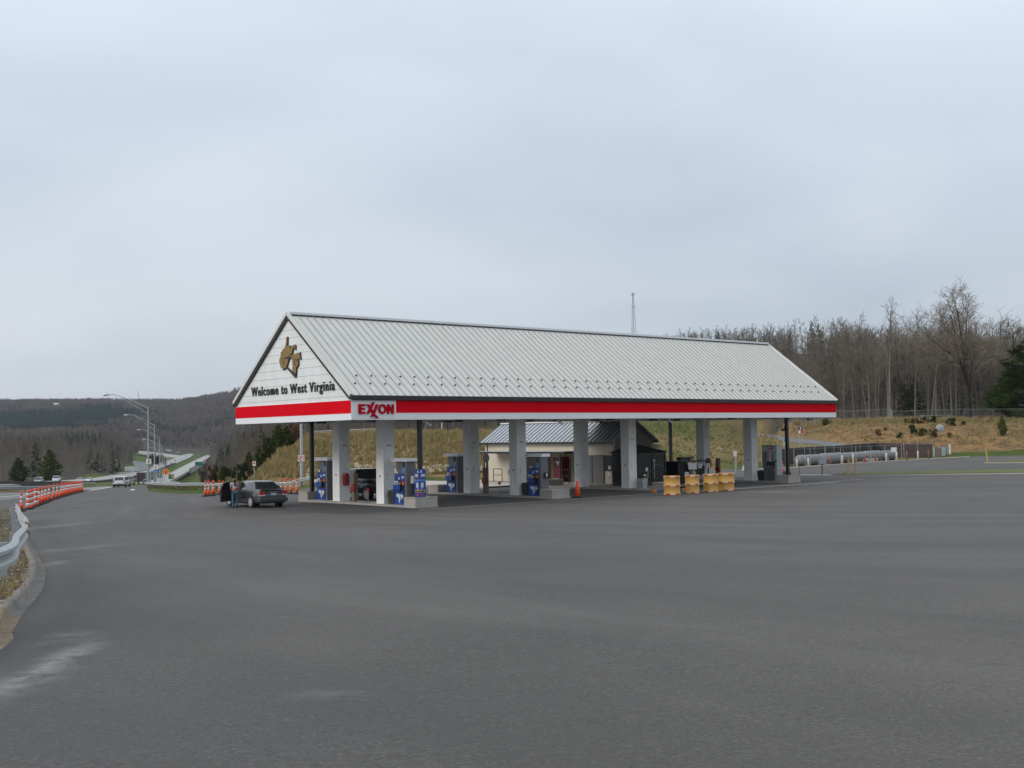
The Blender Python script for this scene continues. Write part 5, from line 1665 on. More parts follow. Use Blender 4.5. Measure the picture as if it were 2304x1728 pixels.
# articulated lorry, seen from behind
tr = thing('lorry', 'lorry with dark maroon trailer doors descending the ramp ahead of the SUV', 'lorry', tuple(pix(317, 1093, 345)), radians(6))
m = MB().use('aluminium').box(-1.28, 1.28, 0, 14, 1.15, 4.05); m.build('trailer', tr)
for s in (-1, 1):
    MB().use('truckbrown').box(min(s * .02, s * 1.22), max(s * .02, s * 1.22), -.05, 0, 1.2, 4.0).build('trailer_door', tr)
    MB().use('tail').box(min(s * .8, s * 1.2), max(s * .8, s * 1.2), -.06, -.0, 1.0, 1.14).build('tail_lamp', tr)
    for y in (1.2, 2.5, 11.5):
        put(WHEEL_B, 'wheel', tr, (s * 1.05, y, .48), scale=(1.4, 1.26, 1.26))
MB().use('bumperdark').box(-1.1, 1.1, -.02, .1, .5, .62).box(-.6, -.5, 0, .1, .6, 1.15).box(.5, .6, 0, .1, .6, 1.15).build('underrun_bar', tr)
MB().use('carwhite').box(-1.2, 1.2, 14.6, 16.8, .7, 3.6).build('cab', tr)

TRAFFIC = [
    ('pickup', 127.5, 1085.0, 322, 'carwhite', 'white pickup above the cone row on the far carriageway', 'pickup', 150, 1083, 345, 1),
    ('suv', 87, 1088.5, 300, 'carsilver', 'silver minivan leftmost on the far carriageway above the cones', 'car', 120, 1086, 320, 1),
    ('sedan', 178.5, 1083.5, 395, 'carsilver', 'grey car just above the far end of the cone row', 'car', 200, 1080, 420, 1),
    ('sedan', 199.5, 1084.5, 362, 'carwhite', 'white car right of the cone row end on the far carriageway', 'car', 225, 1082, 390, 1),
    ('pickup', 291.5, 1092.0, 235, 'cartan', 'tan pickup partly hidden right of the white SUV', 'pickup', 296, 1089, 330, 0),
    ('suv', 329, 1093.0, 300, 'carblue', 'blue car just right of the lorry', 'car', 335, 1080, 470, 0),
    ('sedan', 342.5, 1091.5, 330, 'carwhite', 'white car behind the first light pole on the ramp', 'car', 352, 1080, 470, 0),
    ('pickup', 340, 1084.0, 430, 'carblack', 'dark pickup between the first two light poles', 'pickup', 352, 1076, 520, 0),
    ('suv', 360, 1075.5, 500, 'carblack', 'black SUV between the second and third light poles', 'car', 372, 1068, 580, 0),
    ('sedan', 382.5, 1071, 590, 'carblue', 'dark blue car above the small green sign', 'car', 395, 1062, 700, 0),
    ('suv', 398.5, 1065.8, 690, 'cargrey', 'grey car midway along the nearer highway bridge', 'car', 415, 1055, 820, 0),
    ('sedan', 372, 1048.5, 850, 'carblack', 'dark car on the far carriageway, nearest of its line', 'car', 385, 1042, 980, 1),
    ('sedan', 385, 1044, 960, 'carred', 'dark red car second in the line on the far carriageway', 'car', 395, 1039, 1080, 1),
    ('suv', 394.5, 1039.8, 1090, 'carblack', 'black car third in the line on the far carriageway', 'car', 405, 1035, 1200, 1),
    ('sedan', 407.8, 1036, 1180, 'carred', 'small reddish car before the bend of the far carriageway', 'car', 418, 1031, 1300, 1),
    ('van', 418, 1029.8, 1400, 'carwhite', 'white van on the bend of the far carriageway', 'van', 425, 1026, 1480, 1),
    ('van', 401.5, 1020.0, 1700, 'carwhite', 'white van on the distant upper road', 'van', 410, 1019.5, 1705, 1),
]
for kind, u, v, d, paint, lab, cat, u2, v2, d2, rev in TRAFFIC:
    p = pix(u, v, d)
    if d < 300: p.z = Gf(p.x, p.y) + .05
    an = axis_angle(u, d, u2, d2) + (pi if rev else 0)
    dims = dict(sedan=(4.6, 1.8, 1.42), suv=(4.8, 1.9, 1.75), pickup=(5.4, 2.0, 1.8), van=(6.5, 2.2, 2.7))[kind]
    if d > 1300: dims = (dims[0], dims[1], dims[2])
    car(kind, tuple(p), an, paint, lab, 'vehicles on the highway', dims[0], dims[1], dims[2], detail=False, cat=cat, name={'sedan': 'car', 'suv': 'car', 'van': 'van', 'pickup': 'pickup_truck'}[kind])
t = thing('box_truck', 'white box truck on the distant upper road', 'truck', tuple(pix(380, 1018.2, 1735)), radians(-80))
MB().use('carwhite').box(-1.2, 1.2, -4.5, 2.5, 1, 4.6).build('box', t); MB().use('carwhite').box(-1.1, 1.1, 2.7, 4.3, .6, 2.9).build('cab', t); MB().use('tyre').box(-1.1, 1.1, -3, -2, 0, 1).box(-1.1, 1.1, 2.8, 3.8, 0, 1).build('wheel', t)
t = thing('box_truck', 'white truck parked by the trees above the far carriageway', 'truck', tuple(pix(294, 1062.5, 660)), radians(-60))
MB().use('carwhite').box(-1.2, 1.2, -3, 2, .9, 3.3).build('box', t); MB().use('carwhite').box(-1.1, 1.1, 2.1, 3.6, .6, 2.4).build('cab', t); MB().use('tyre').box(-1.1, 1.1, -2, -1.2, 0, .9).box(-1.1, 1.1, 2.3, 3.1, 0, .9).build('wheel', t)

# ================================================================== PERSON beside the sedan
def skin_body(name, verts, edges, mat_, parent, sub=2):
    me = bpy.data.meshes.new(name)
    me.from_pydata([v[:3] for v in verts], edges, [])
    o = bpy.data.objects.new(name, me); COL.objects.link(o); o.parent = parent
    o.modifiers.new('skin', 'SKIN')
    sv = me.skin_vertices[0].data
    for i, v in enumerate(verts):
        sv[i].radius = (v[3], v[4] if len(v) > 4 else v[3]); sv[i].use_root = (i == 0)
    sm = o.modifiers.new('sub', 'SUBSURF'); sm.levels = sub; sm.render_levels = sub
    me.materials.append(M[mat_])
    dg = bpy.context.evaluated_depsgraph_get(); bpy.context.view_layer.update()
    ev = o.evaluated_get(dg)
    m2 = bpy.data.meshes.new_from_object(ev)
    m2.materials.clear(); m2.materials.append(M[mat_])
    o.modifiers.clear(); o.data = m2
    m2.polygons.foreach_set('use_smooth', [True] * len(m2.polygons)); m2.name = name
    return o


pw_ = W(-1.42, 9.75); person = thing('person', 'woman with long brown hair, pale top and blue jeans beside the open car door', 'person', (pw_.x, pw_.y, Gf(pw_.x, pw_.y) + .045), YAW - .35)
# x right, y forward (towards the car nose), z up ; 1.63 m tall
V = [(0, 0, .95, .125, .10), (0, .0, 1.08, .10, .08), (0, .0, 1.24, .12, .085), (0, .0, 1.34, .10, .07), (0, .01, 1.41, .045), (0, .02, 1.46, .045), (0, .025, 1.53, .082, .09), (0, .025, 1.59, .06),
     (-.09, 0, .88, .075), (-.10, .02, .50, .055), (-.10, -.01, .09, .036), (-.10, .12, .03, .03),
     (.09, 0, .88, .075), (.11, .05, .50, .055), (.13, .03, .09, .036), (.14, .16, .03, .03),
     (-.17, .0, 1.33, .045), (-.21, .02, 1.08, .034), (-.17, .20, .98, .026), (-.14, .27, .98, .022),
     (.17, .0, 1.33, .045), (.22, .04, 1.08, .034), (.16, .22, 1.12, .026), (.12, .29, 1.16, .022)]
E_ = [(0, 1), (1, 2), (2, 3), (3, 4), (4, 5), (5, 6), (6, 7), (0, 8), (8, 9), (9, 10), (10, 11), (0, 12), (12, 13), (13, 14), (14, 15), (3, 16), (16, 17), (17, 18), (18, 19), (3, 20), (20, 21), (21, 22), (22, 23)]
for (w0, dx) in ((19, 1), (23, -1)):
    b = Vector(V[w0][:3])
    for k, (ox, ln) in enumerate(((-.025, .06), (-.009, .072), (.008, .068), (.024, .055))):
        i = len(V); V.append((b.x + ox, b.y + .035, b.z + .004, .009)); V.append((b.x + ox * 1.1, b.y + .035 + ln * .5, b.z - .006, .008)); V.append((b.x + ox * 1.1, b.y + .035 + ln * .8, b.z - .03, .007))
        E_ += [(w0, i), (i, i + 1), (i + 1, i + 2)]
    i = len(V); V.append((b.x + .03 * dx, b.y - .005, b.z - .01, .010)); V.append((b.x + .042 * dx, b.y + .03, b.z - .02, .008)); E_ += [(w0, i), (i, i + 1)]
pb_ = skin_body('body', V, E_, 'skin', person)
skin_body('jeans', [(0, -.005, .94, .145, .125), (-.09, -.005, .86, .092), (-.10, .02, .50, .072), (-.10, -.01, .12, .058), (-.10, .0, .05, .062), (.09, -.005, .86, .092), (.11, .05, .50, .072), (.13, .03, .12, .058), (.13, .04, .05, .062)],
          [(0, 1), (1, 2), (2, 3), (3, 4), (0, 5), (5, 6), (6, 7), (7, 8)], 'jeans', person)
skin_body('shirt', [(0, -.005, 1.02, .135, .11), (0, 0, 1.14, .125, .10), (0, 0, 1.27, .145, .10), (0, .0, 1.36, .115, .075), (-.17, 0, 1.34, .062), (-.20, .015, 1.18, .052), (.17, 0, 1.34, .062), (.205, .025, 1.18, .052)],
          [(0, 1), (1, 2), (2, 3), (3, 4), (4, 5), (3, 6), (6, 7)], 'shirt', person)
MB().use('pink').lathe([(.145, .985), (.150, 1.0), (.148, 1.05), (.142, 1.06)], 18, (0, -.005, 0)).build('shirt_hem', person, smooth=True)
skin_body('hair', [(0, .0, 1.58, .095), (0, -.02, 1.50, .10, .09), (.0, -.05, 1.40, .07, .05), (.01, -.08, 1.28, .06, .035), (.02, -.09, 1.18, .035, .02)], [(0, 1), (1, 2), (2, 3), (3, 4)], 'hair', person)
for x, y in ((-.10, .06), (.135, .10)):
    m = MB().use('shoe').box(x - .045, x + .045, y - .10, y + .15, 0, .06); so = m.build('shoe', person); bv = so.modifiers.new('b', 'BEVEL'); bv.width = .02; bv.segments = 2
m = MB().use('black')
for s in (-1, 1): m.box(s * .03 - .009, s * .03 + .009, .105, .112, 1.535, 1.545)
m.build('eye', person)
m = MB().use('skin').add([(0, .135, 1.515), (-.014, .108, 1.50), (.014, .108, 1.50), (0, .108, 1.545)], [(0, 1, 2), (0, 2, 3), (0, 3, 1)]); None
mb_ = MB().use('skin'); mb_.add([(0, .135, 1.515), (-.014, .105, 1.50), (.014, .105, 1.50), (0, .105, 1.55)], [(0, 1, 2), (0, 2, 3), (0, 3, 1)]); mb_.build('nose', person)
mb_ = MB().use('redprint'); mb_.box(-.022, .022, .100, .106, 1.474, 1.482); mb_.build('mouth', person)

# ================================================================== CONES
def cone_meshes(kind):
    base = MB().use('rubber').lathe([(.26, 0), (.26, .05), (.2, .09), (.1, .1)], 8, a0=pi / 8).mesh('base')
    def seg(z0, z1, mt, off=.0):
        def rad(z): return .115 - (z - .08) * .075 if kind == 'slim' else .20 - z * .14
        return MB().use(mt).lathe([(rad(z0) + off, z0), (rad(z1) + off, z1)], 14).mesh('shell' if mt == 'orange' else 'band', True)
    if kind == 'slim':   # tall channelizer
        parts = [('shell', seg(.08, .50, 'orange')), ('band', seg(.50, .62, 'reflect')), ('shell', seg(.62, .70, 'orange')), ('band', seg(.70, .86, 'reflect')), ('shell', seg(.86, 1.04, 'orange'))]
        parts.append(('handle', MB().use('orange').lathe([(.035, 1.04), (.06, 1.06), (.06, 1.09), (.03, 1.12)], 10).mesh('handle')))
    elif kind == 'drum':
        parts = []
        z = .08
        for i in range(7):
            z1 = z + .145
            m = MB().use('orange' if i % 2 == 0 else 'reflect').lathe([(.17 - (z - .08) * .05, z), (.17 - (z1 - .08) * .05, z1)], 14).mesh('shell' if i % 2 == 0 else 'band', True)
            parts.append(('shell' if i % 2 == 0 else 'band', m)); z = z1
    else:
        parts = [('shell', seg(.05, .95, 'orange'))]
        parts.append(('tip', MB().use('reflect').lathe([(.05, .95), (.03, .99)], 10).mesh('tip')))
    return [('base', base)] + parts


CONE = {k: cone_meshes(k) for k in ('slim', 'drum', 'plain')}


def cone(kind, p, label, group, rz=None, s=1.0):
    t = thing('traffic_cone', label, 'traffic cone', p, rnd.uniform(-.3, .3) if rz is None else rz, group)
    t.scale = (s, s, s)
    for nm, me in CONE[kind]: put(me, nm, t)
    return t


us = [48, 64.5, 70.5, 80.5, 88.5, 95.5, 102.5, 110.5, 121, 129, 137, 141.5, 145.5, 150, 153.6, 157, 160, 163, 167, 170, 173, 176, 179, 182, 185]
vsn = [1150.5, 1146, 1143.5, 1139.5, 1136.5, 1133.5, 1131, 1128, 1124, 1121.5, 1119, 1117.7, 1116.5, 1115.2, 1114.2, 1113.3, 1112.5, 1111.8, 1110.8, 1110.1, 1109.4, 1108.7, 1108, 1107.3, 1106.8]
for i, (u, v) in enumerate(zip(us, vsn)):
    p = hit(u, v, .045, 38); p.z += .045
    kd = 'drum' if i in (1, 2, 3) else 'slim'
    lab = ('nearest orange cone of the long row, standing alone by the guardrail end' if i == 0 else
           'wide orange and white striped channelizer, second in the long cone row' if i == 1 else
           'wide orange and white striped channelizer, third in the long cone row' if i == 2 else
           'striped orange channelizer right before the slimmer cones of the long row' if i == 3 else
           'last orange cone at the far tip of the long row' if i == len(us) - 1 else
           'slim orange cone with two white bands inside the long row at the left')
    cone(kd, tuple(p), lab, 'cones in the long row at the left')
for i, (u, v, lab) in enumerate(((462, 1117.0, 'leftmost cone of the five left of the grey sedan'), (469.5, 1116, 'second cone left of the grey sedan, close to its neighbour'), (478.5, 1115.5, 'front one of the touching pair left of the grey sedan'), (481, 1113.5, 'rear one of the touching pair left of the grey sedan'), (493.5, 1113.5, 'fourth group cone behind and left of the open car door'), (502, 1116.5, 'cone nearest the open car door'),
                                 (633, 1111.5, 'cone just showing past the right side of the grey sedan'), (642.5, 1112, 'cone right of the sedan, second from it'), (654.5, 1111, 'cone right of the sedan, third from it'), (668, 1111.5, 'cone standing alone beside the base of the tall pole'))):
    p = hit(u, v, .045, 38); p.z += .045
    cone('slim', tuple(p), lab, 'cones in front of the guardrail')
cone('plain', tuple(W(15.62, -.05, .045)), 'plain orange cone at the planter of the second island', None, s=1.05)
p = at(1759, 94.5, .14); cone('slim', tuple(p), 'cone with dirty bands beside the far island and sign post', None)

# ================================================================== GUARDRAILS
def rail_mesh(path, top, mat_, face=1, h=.31, d=.08):
    """W beam swept along a ground path; top = height of its upper edge"""
    prof = [(0, 0), (-d, -.04), (-d, -.09), (0, -.14), (0, -.17), (-d, -.22), (-d, -.27), (0, -h)]
    back = [(x + .012, z) for x, z in reversed(prof)]
    pr = prof + back
    vs = []; n = len(pr)
    P = [Vector(p) for p in path]
    for i, p in enumerate(P):
        dd = P[min(i + 1, len(P) - 1)] - P[max(i - 1, 0)]; dd.z = 0; dd.normalize()
        nn = Vector((dd.y, -dd.x, 0)) * face
        tp = top[i] if hasattr(top, '__len__') else top
        for x, z in pr: vs.append(p - nn * x + Vector((0, 0, tp + z)))
    fs = []
    for i in range(len(P) - 1):
        for k in range(n): fs.append((i * n + k, i * n + (k + 1) % n, (i + 1) * n + (k + 1) % n, (i + 1) * n + k))
    fs.append(tuple(range(n))); fs.append(tuple((len(P) - 1) * n + k for k in range(n - 1, -1, -1)))
    m = MB().use(mat_); m.add(vs, fs); return m


def guardrail(pts, label, top=.75, spacing=1.9, face=1, mat_='galv', group=None, post='wood', hh=.31):
    path = smooth_path(pts, 8)
    path = [Vector((p.x, p.y, Gf(p.x, p.y) + .03)) for p in path]
    t = thing('guardrail', label, 'guardrail', (0, 0, 0), 0, group)
    rail_mesh(path, top, mat_, face, h=hh).build('beam', t, fix=True)
    acc = 0; last = path[0]
    pm_ = MB().use(post).box(-.04, .04, -.06, .06, -.3, top - .04).box(-.035, .035, .06, .17, top - .30, top - .05).mesh('post')
    for a, b in zip(path, path[1:]):
        acc += (b - a).length
        if acc >= spacing:
            acc = 0; dd = (b - a); an = math.atan2(dd.y, dd.x) + (0 if face > 0 else pi)
            nn = Vector((dd.y, -dd.x, 0)).normalized() * face
            put(pm_, 'post', t, tuple(b - nn * .17), (0, 0, an + pi))
    return t


gr = uy((326, 168), (345, 150), (375, 130), (410, 118), (460, 110), (520, 105.5), (600, 102.5), (700, 99.5))
guardrail(gr, 'galvanised guardrail curving behind the sedan along the grass bank', face=1, spacing=1.9)
guardrail(uy((-180, 131), (-60, 132), (60, 135), (120, 150), (160, 180), (215, 210)), 'guardrail below the woods on the far side of the slip road', face=1, spacing=2.5, mat_='galvmat')
guardrail(uy((374, 205), (390, 172), (405, 155)), 'short guardrail end beside the sign posts at the bridge', face=1, mat_='galvmat')
guardrail(uy((700, 128), (760, 128.5), (845, 129)), 'guardrail on the crest of the bank seen between the pillars', face=1, mat_='walk', spacing=3, top=.55, hh=.16)
# near rail: comes in from the left, bends away at the nose of the gore
near_pts = [(-5.6, 5.0), (-5.8, 10.0), (-6.72, 15.0), (-8.35, 19.2), (-10.25, 24.0), (-12.6, 29.5), (-15.75, 36.5), (-19.7, 45.5), (-23.4, 53.8)]
ng = thing('guardrail', 'weathered guardrail in the left foreground, bending away at a rusty joint', 'guardrail')
path = smooth_path(near_pts, 8); path = [Vector((p.x, p.y, Gf(p.x, p.y))) for p in path]
rail_mesh(path, .84, 'galvmat', 1).build('beam', ng, fix=True)
for k in (8 * 4 + 2,):
    seg = path[k - 1:k + 2]; rail_mesh([p + Vector((.012, .0, .003)) for p in seg], .845, 'rust', 1, .32, .09).build('rust_joint', ng, fix=True)
pm_ = MB().use('galvmat').box(-.03, .03, -.06, .06, -.3, .74).mesh('post')
for k in range(5, len(path), 6):
    b = path[k]; dd = path[k] - path[k - 1]; nn = Vector((dd.y, -dd.x, 0)).normalized()
    put(pm_, 'post', ng, tuple(b - nn * .16), (0, 0, math.atan2(dd.y, dd.x)))
bm2 = MB().use('galvmat').lathe([(.015, 0), (.015, .02)], 6, axis='y').mesh('bolt')
for k in range(5, 42, 5):
    b = path[k]; dd = path[k] - path[k - 1]; nn = Vector((dd.y, -dd.x, 0)).normalized()
    put(bm2, 'bolt', ng, tuple(b + nn * .01 + Vector((0, 0, .685))), (0, 0, math.atan2(dd.y, dd.x)))
far_pts = [(-12, 14), (-15.5, 26), (-20.0, 40), (-24.6, 54)]
guardrail(far_pts, 'second weathered guardrail at the left edge, mostly seen end on', top=.84, face=-1)

# ================================================================== LIGHT POLES AND SIGNS (left)
def light_pole(u, d, vtop, head, label, group='street lights along the ramp'):
    b = at(u, d)
    rx, rz = ray(u, vtop); ztop = CAM_Z + rz * d
    h = ztop - b.z
    t = thing('street_light', label, 'street light', tuple(b), 0, group)
    MB().use('galvmat').tube([(0, 0, 0), (0, 0, h)], [.16, .085], 10).build('pole', t)
    MB().use('concrete').lathe([(.3, -.2), (.3, .15)], 12).build('footing', t)
    dx = -abs((u - head) / F_PX * d)
    m = MB().use('galvmat')
    up = smooth_path([(0, 0, h - .15), (dx * .35, 0, h + .85), (dx * .7, 0, h + 1.7), (dx * .88, 0, h + 2.0), (dx, 0, h + 2.02)], 5)
    lo = smooth_path([(0, 0, h - 1.1), (dx * .35, 0, h + .25), (dx * .7, 0, h + 1.5)], 5)
    m.tube(up, .055, 6).tube(lo, .045, 6)
    m.build('arm', t)
    l = MB().use('aluminium').tube([(dx + .1, 0, h + 2.02), (dx - .25, 0, h + 2.02), (dx - .75, 0, h + 1.97), (dx - 1.0, 0, h + 1.95)], [.07, .15, .19, .08], 10)
    l.build('lamp_head', t)
    return t, b, h


light_pole(333.5, 177, 916, 247, 'nearest and tallest street light of the row, arm reaching left over the hills')
light_pole(347.5, 229, 955.5, 290, 'second street light of the row on the ramp')
light_pole(359.5, 290, 984, 317, 'third street light of the row on the ramp')
light_pole(364.8, 345, 1003, 328, 'fourth street light of the row, partly behind the third')
light_pole(369.0, 410, 1019, 338, 'fifth and smallest street light of the row')
t, b, h = light_pole(678, 101.5, 812, 640, 'street light standing behind the guardrail left of the first pump', None)


def text_plate(parent, body, w, h, loc, mat_, rx=pi / 2):
    me = text_mesh(body, h, w, .01, mat_)
    return put(me, 'lettering', parent, loc, (pi / 2, 0, 0))


def sign(u, d, vtop, vbot, w, label, plate='signwhite', shape='rect', dz=.0, cat='sign', legs=1, postmat='galvmat', base_z=None, turn=0.0):
    """upright sign facing the camera side; rows give the plate's height range"""
    b = at(u, d)
    zt = CAM_Z + ray(u, vtop)[1] * d - b.z; zb = CAM_Z + ray(u, vbot)[1] * d - b.z
    t = thing('road_sign', label, cat, tuple(b), turn)
    if legs == 1: MB().use(postmat).tube([(0, .03, 0), (0, .03, zt - .05)], .04, 6).build('post', t)
    else:
        for s in (-1, 1): MB().use(postmat).tube([(s * w * .35, .03, 0), (s * w * .35, .03, zt - .1)], .05, 6).build('post', t)
    if shape == 'rect': poly = [(-w / 2, zb), (w / 2, zb), (w / 2, zt), (-w / 2, zt)]
    elif shape == 'diamond': c = (zt + zb) / 2; r = (zt - zb) / 2; poly = [(0, c - r), (r, c), (0, c + r), (-r, c)]
    else: poly = [(-w / 2, zt), (w / 2, zt), (w / 2, zt - .2), (.05, zb), (-.05, zb), (-w / 2, zt - .2)][::-1]
    MB().use(plate).prism(poly, lambda p, q, dd: (p, dd, q), -.025, 0).build('plate', t, fix=True)
    return t, zb, zt


# no parking plate on the pole behind the guardrail
t = thing('road_sign', 'no parking sign strapped to the tall pole behind the guardrail', 'sign', (b.x, b.y - .15, b.z))
zc = CAM_Z + ray(678, 1031)[1] * 101.5 - b.z
MB().use('signwhite').box(-.28, .28, -.02, 0, zc - .28, zc + .28).build('plate', t)
ring = MB().use('redprint')
n = 24
vs = []
for dd in (-.03, -.0205):
    for r_ in (.24, .19):
        for k in range(n): vs.append((r_ * cos(2 * pi * k / n), dd, zc + r_ * sin(2 * pi * k / n)))
fs = []
for k in range(n):
    j = (k + 1) % n
    fs += [(k, j, n + j, n + k), (k, 2 * n + k, 2 * n + j, j), (n + k, n + j, 3 * n + j, 3 * n + k)]
ring.add(vs, fs); ring.box(-.2, .2, -.029, -.021, -.02, .02, Matrix.Translation((0, 0, zc)) @ Matrix.Rotation(-pi / 4, 4, 'Y')); ring.build('ring', t)
text_plate(t, 'P', .16, .26, (-.08, -.022, zc - .13), 'black')

t, zb, zt = sign(334.5, 176.6, 1033, 1043.5, .78, 'white sign with black arrow and red stripe on the first light pole', legs=0)
MB().use('black').box(-.08, .08, -.035, -.026, zb + .15, zt - .15).use('redprint').box(-.3, .3, -.04, -.036, -.05, .05, Matrix.Translation((.05, 0, (zb + zt) / 2)) @ Matrix.Rotation(-pi / 4, 4, 'Y')).build('symbol', t)
for (u0, v0, v1, w_, l) in ((350, 1045.5, 1056, .95, 'white sign with faint red ring on the second light pole'),):
    t, zb, zt = sign(u0, 228.6, v0, v1, w_, l, legs=0)
    MB().use('redprint').box(-.3, .3, -.036, -.026, -.04, .04, Matrix.Translation((0, 0, (zb + zt) / 2)) @ Matrix.Rotation(-pi / 4, 4, 'Y')).use('black').box(-.06, .06, -.03, -.026, zb + .2, zt - .2).build('symbol', t)
sign(351.5, 215, 1057.5, 1064, .75, 'small pale blue sign low beside the second light pole', plate='lightblue')
t, zb, zt = sign(373.5, 190, 1053, 1070.5, 1.2, 'orange diamond warning sign among the light poles', plate='signorange', shape='diamond', legs=1)
MB().use('black').box(-.16, -.08, -.035, -.026, (zb + zt) / 2 - .25, (zb + zt) / 2 + .2).box(.06, .14, -.035, -.026, (zb + zt) / 2 - .25, (zb + zt) / 2 + .2).build('symbol', t)
t, zb, zt = sign(385, 250, 1067.5, 1078, 1.2, 'small green sign with orange panel behind the diamond sign', plate='signgreen', legs=2)
MB().use('signorange').box(.05, .5, -.035, -.026, zb + .25, zt - .2).build('panel', t)
t, zb, zt = sign(447, 420, 1039, 1048, 2.7, 'wide green highway sign right of the nearer carriageway', plate='signgreen', legs=2)
MB().use('signblue').box(-.9, -.3, -.035, -.026, zb + .7, zt - .3).build('panel', t)
t, zb, zt = sign(571.5, 122, 1038, 1048, .36, 'red and white marker sign on a thin post in front of the dark bush', plate='signwhite', turn=.0)
MB().use('redprint').prism([(-.16, zt - .12), (.16, zt - .12), (.06, zb + .18), (-.06, zb + .18)], lambda p, q, dd: (p, dd, q), -.035, -.026).build('symbol', t, fix=True)
t = thing('street_light', 'thin white lamp post on the bank crest seen past the first downpipe', 'lamp post', tuple(at(994.5, 134)))
MB().use('tapewhite').tube([(0, 0, 0), (0, 0, 3.2)], .06, 6).build('pole', t)
# right hand signs
t, zb, zt = sign(1766.5, 96.5, 985.5, 1002.5, .34, 'white sign with black walking figure on a thin post beside the far downpipe')
MB().use('black').prism([(-.13, zt - .02), (.10, zt - .02), (.10, zt - .22), (.15, zb + .12), (.10, zb + .02), (.0, zt - .25), (-.10, zt - .25)], lambda p, q, dd: (p, dd, q), -.035, -.026).build('symbol', t, fix=True)
MB().use('signwhite').box(-.08, .06, -.045, -.036, zt - .18, zt - .07).build('symbol', t)
t, zb, zt = sign(1801.5, 176, 959.5, 968, .6, 'blue sign with white symbol above a red and white panel on the hillside road', plate='signblue', legs=2)
MB().use('signwhite').box(-.08, .08, -.035, -.026, zb + .08, zt - .08).build('symbol', t)
zt2 = zb - .04; MB().use('signwhite').box(-.3, .0, -.025, 0, zt2 - .42, zt2).use('redprint').box(.0, .3, -.026, 0, zt2 - .42, zt2).build('plate', t)
t, zb, zt = sign(1768.5, 178, 964, 980.5, .20, 'white delineator post on the near side of the hillside road', plate='bollardwhite')
t, zb, zt = sign(1848, 94.2, 1029, 1044.0, .58, 'grey back of a sign on a dark post at the sidewalk', plate='galvmat', postmat='blackmetal')
t = thing('marker_post', 'thin dark marker rod on the sidewalk edge', 'post', tuple(at(1796.5, 94.6))); MB().use('blackmetal').tube([(0, 0, 0), (0, 0, .75)], .02, 5).build('rod', t)
t = thing('utility_post', 'slim pale post with white box at the left end of the brown fence', 'post', tuple(at(1653, 104)))
MB().use('galvmat').tube([(0, 0, 0), (0, 0, 1.75)], .035, 6).build('post', t); MB().use('tapewhite').box(-.12, .12, -.08, .12, 1.5, 1.9).build('box', t)
t = thing('leaning_board', 'white board leaning against the brown fence', 'board', tuple(at(1669, 109))); MB().use('tapewhite').box(-.12, .12, -.03, 0, 0, .55, Matrix.Rotation(.3, 4, 'Y')).build('board', t)
t = thing('litter_bag', 'brown bag lying by the far downpipe', 'bag', tuple(at(1768, 93.9, .13)))
MB().use('truckbrown').lathe([(.2, 0), (.38, .08), (.36, .22), (.15, .38)], 10).build('bag', t)

# ================================================================== TANK FARM
fp = [at(1655, 113.5), at(1712, 113.5), at(1785, 126), at(1970, 149.5), at(2098, 143)]
fence = thing('slatted_fence', 'dark brown slatted privacy fence round the grey tanks', 'fence')
sl = MB().use('slat').box(-.055, .055, -.012, .012, 0.05, 1.8).mesh('slat')
postm = MB().use('galvmat').tube([(0, 0, 0), (0, 0, 1.95)], .035, 6).mesh('post')
cnt = 0
for a, b in zip(fp, fp[1:]):
    ln = (b - a).length; n = int(ln / .128); an = math.atan2(b.y - a.y, b.x - a.x)
    mb = MB().use('slat')
    for k in range(n):
        p = a.lerp(b, (k + .5) / n); p.z = Gf(p.x, p.y)
        if an and k % 1 == 0:
            M4 = Matrix.Translation(p) @ Matrix.Rotation(an, 4, 'Z')
            mb.box(-.052, .052, -.012, .012, .05, 1.8 + .01 * sin(k * 7.3), M4)
    for z in (.35, 1.5):
        for k in range(12):
            q0 = a.lerp(b, k / 12); q1 = a.lerp(b, (k + 1) / 12); q0.z = Gf(q0.x, q0.y) + z; q1.z = Gf(q1.x, q1.y) + z
            mb.tube([q0 + Vector((0, .04, 0)), q1 + Vector((0, .04, 0))], .03, 4)
    o = mb.build('slats', fence); o['kind'] = 'stuff'
    npz = max(2, int(ln / 3.0))
    for k in range(npz + 1):
        p = a.lerp(b, k / npz); p.z = Gf(p.x, p.y); put(postm, 'post', fence, tuple(p + Vector((0, -.04, 0))))
MB().use('redprint').box(-.2, .2, -.03, -.02, 1.35, 1.5).build('notice', fence).location = tuple(at(2038, 152))
# front chain link with bare posts
cf = thing('chain_link_fence', 'see through chain link fence with thin posts in front of the grey tanks', 'fence')
fr = [at(1785, 115.2), at(1890, 123.5), at(1990, 130.5), at(2098, 138)]
wire = MB().use('galvmat')
for a, b in zip(fr, fr[1:]):
    n = 3
    for k in range(n + (1 if b is fr[-1] else 0)):
        p = a.lerp(b, k / n); p.z = Gf(p.x, p.y); put(postm, 'post', cf, tuple(p), scale=(.6, .6, .97))
    for z in (.05, 1.85): wire.tube([a + Vector((0, 0, z)), b + Vector((0, 0, z))], .010, 4)
o = wire.build('rail', cf)
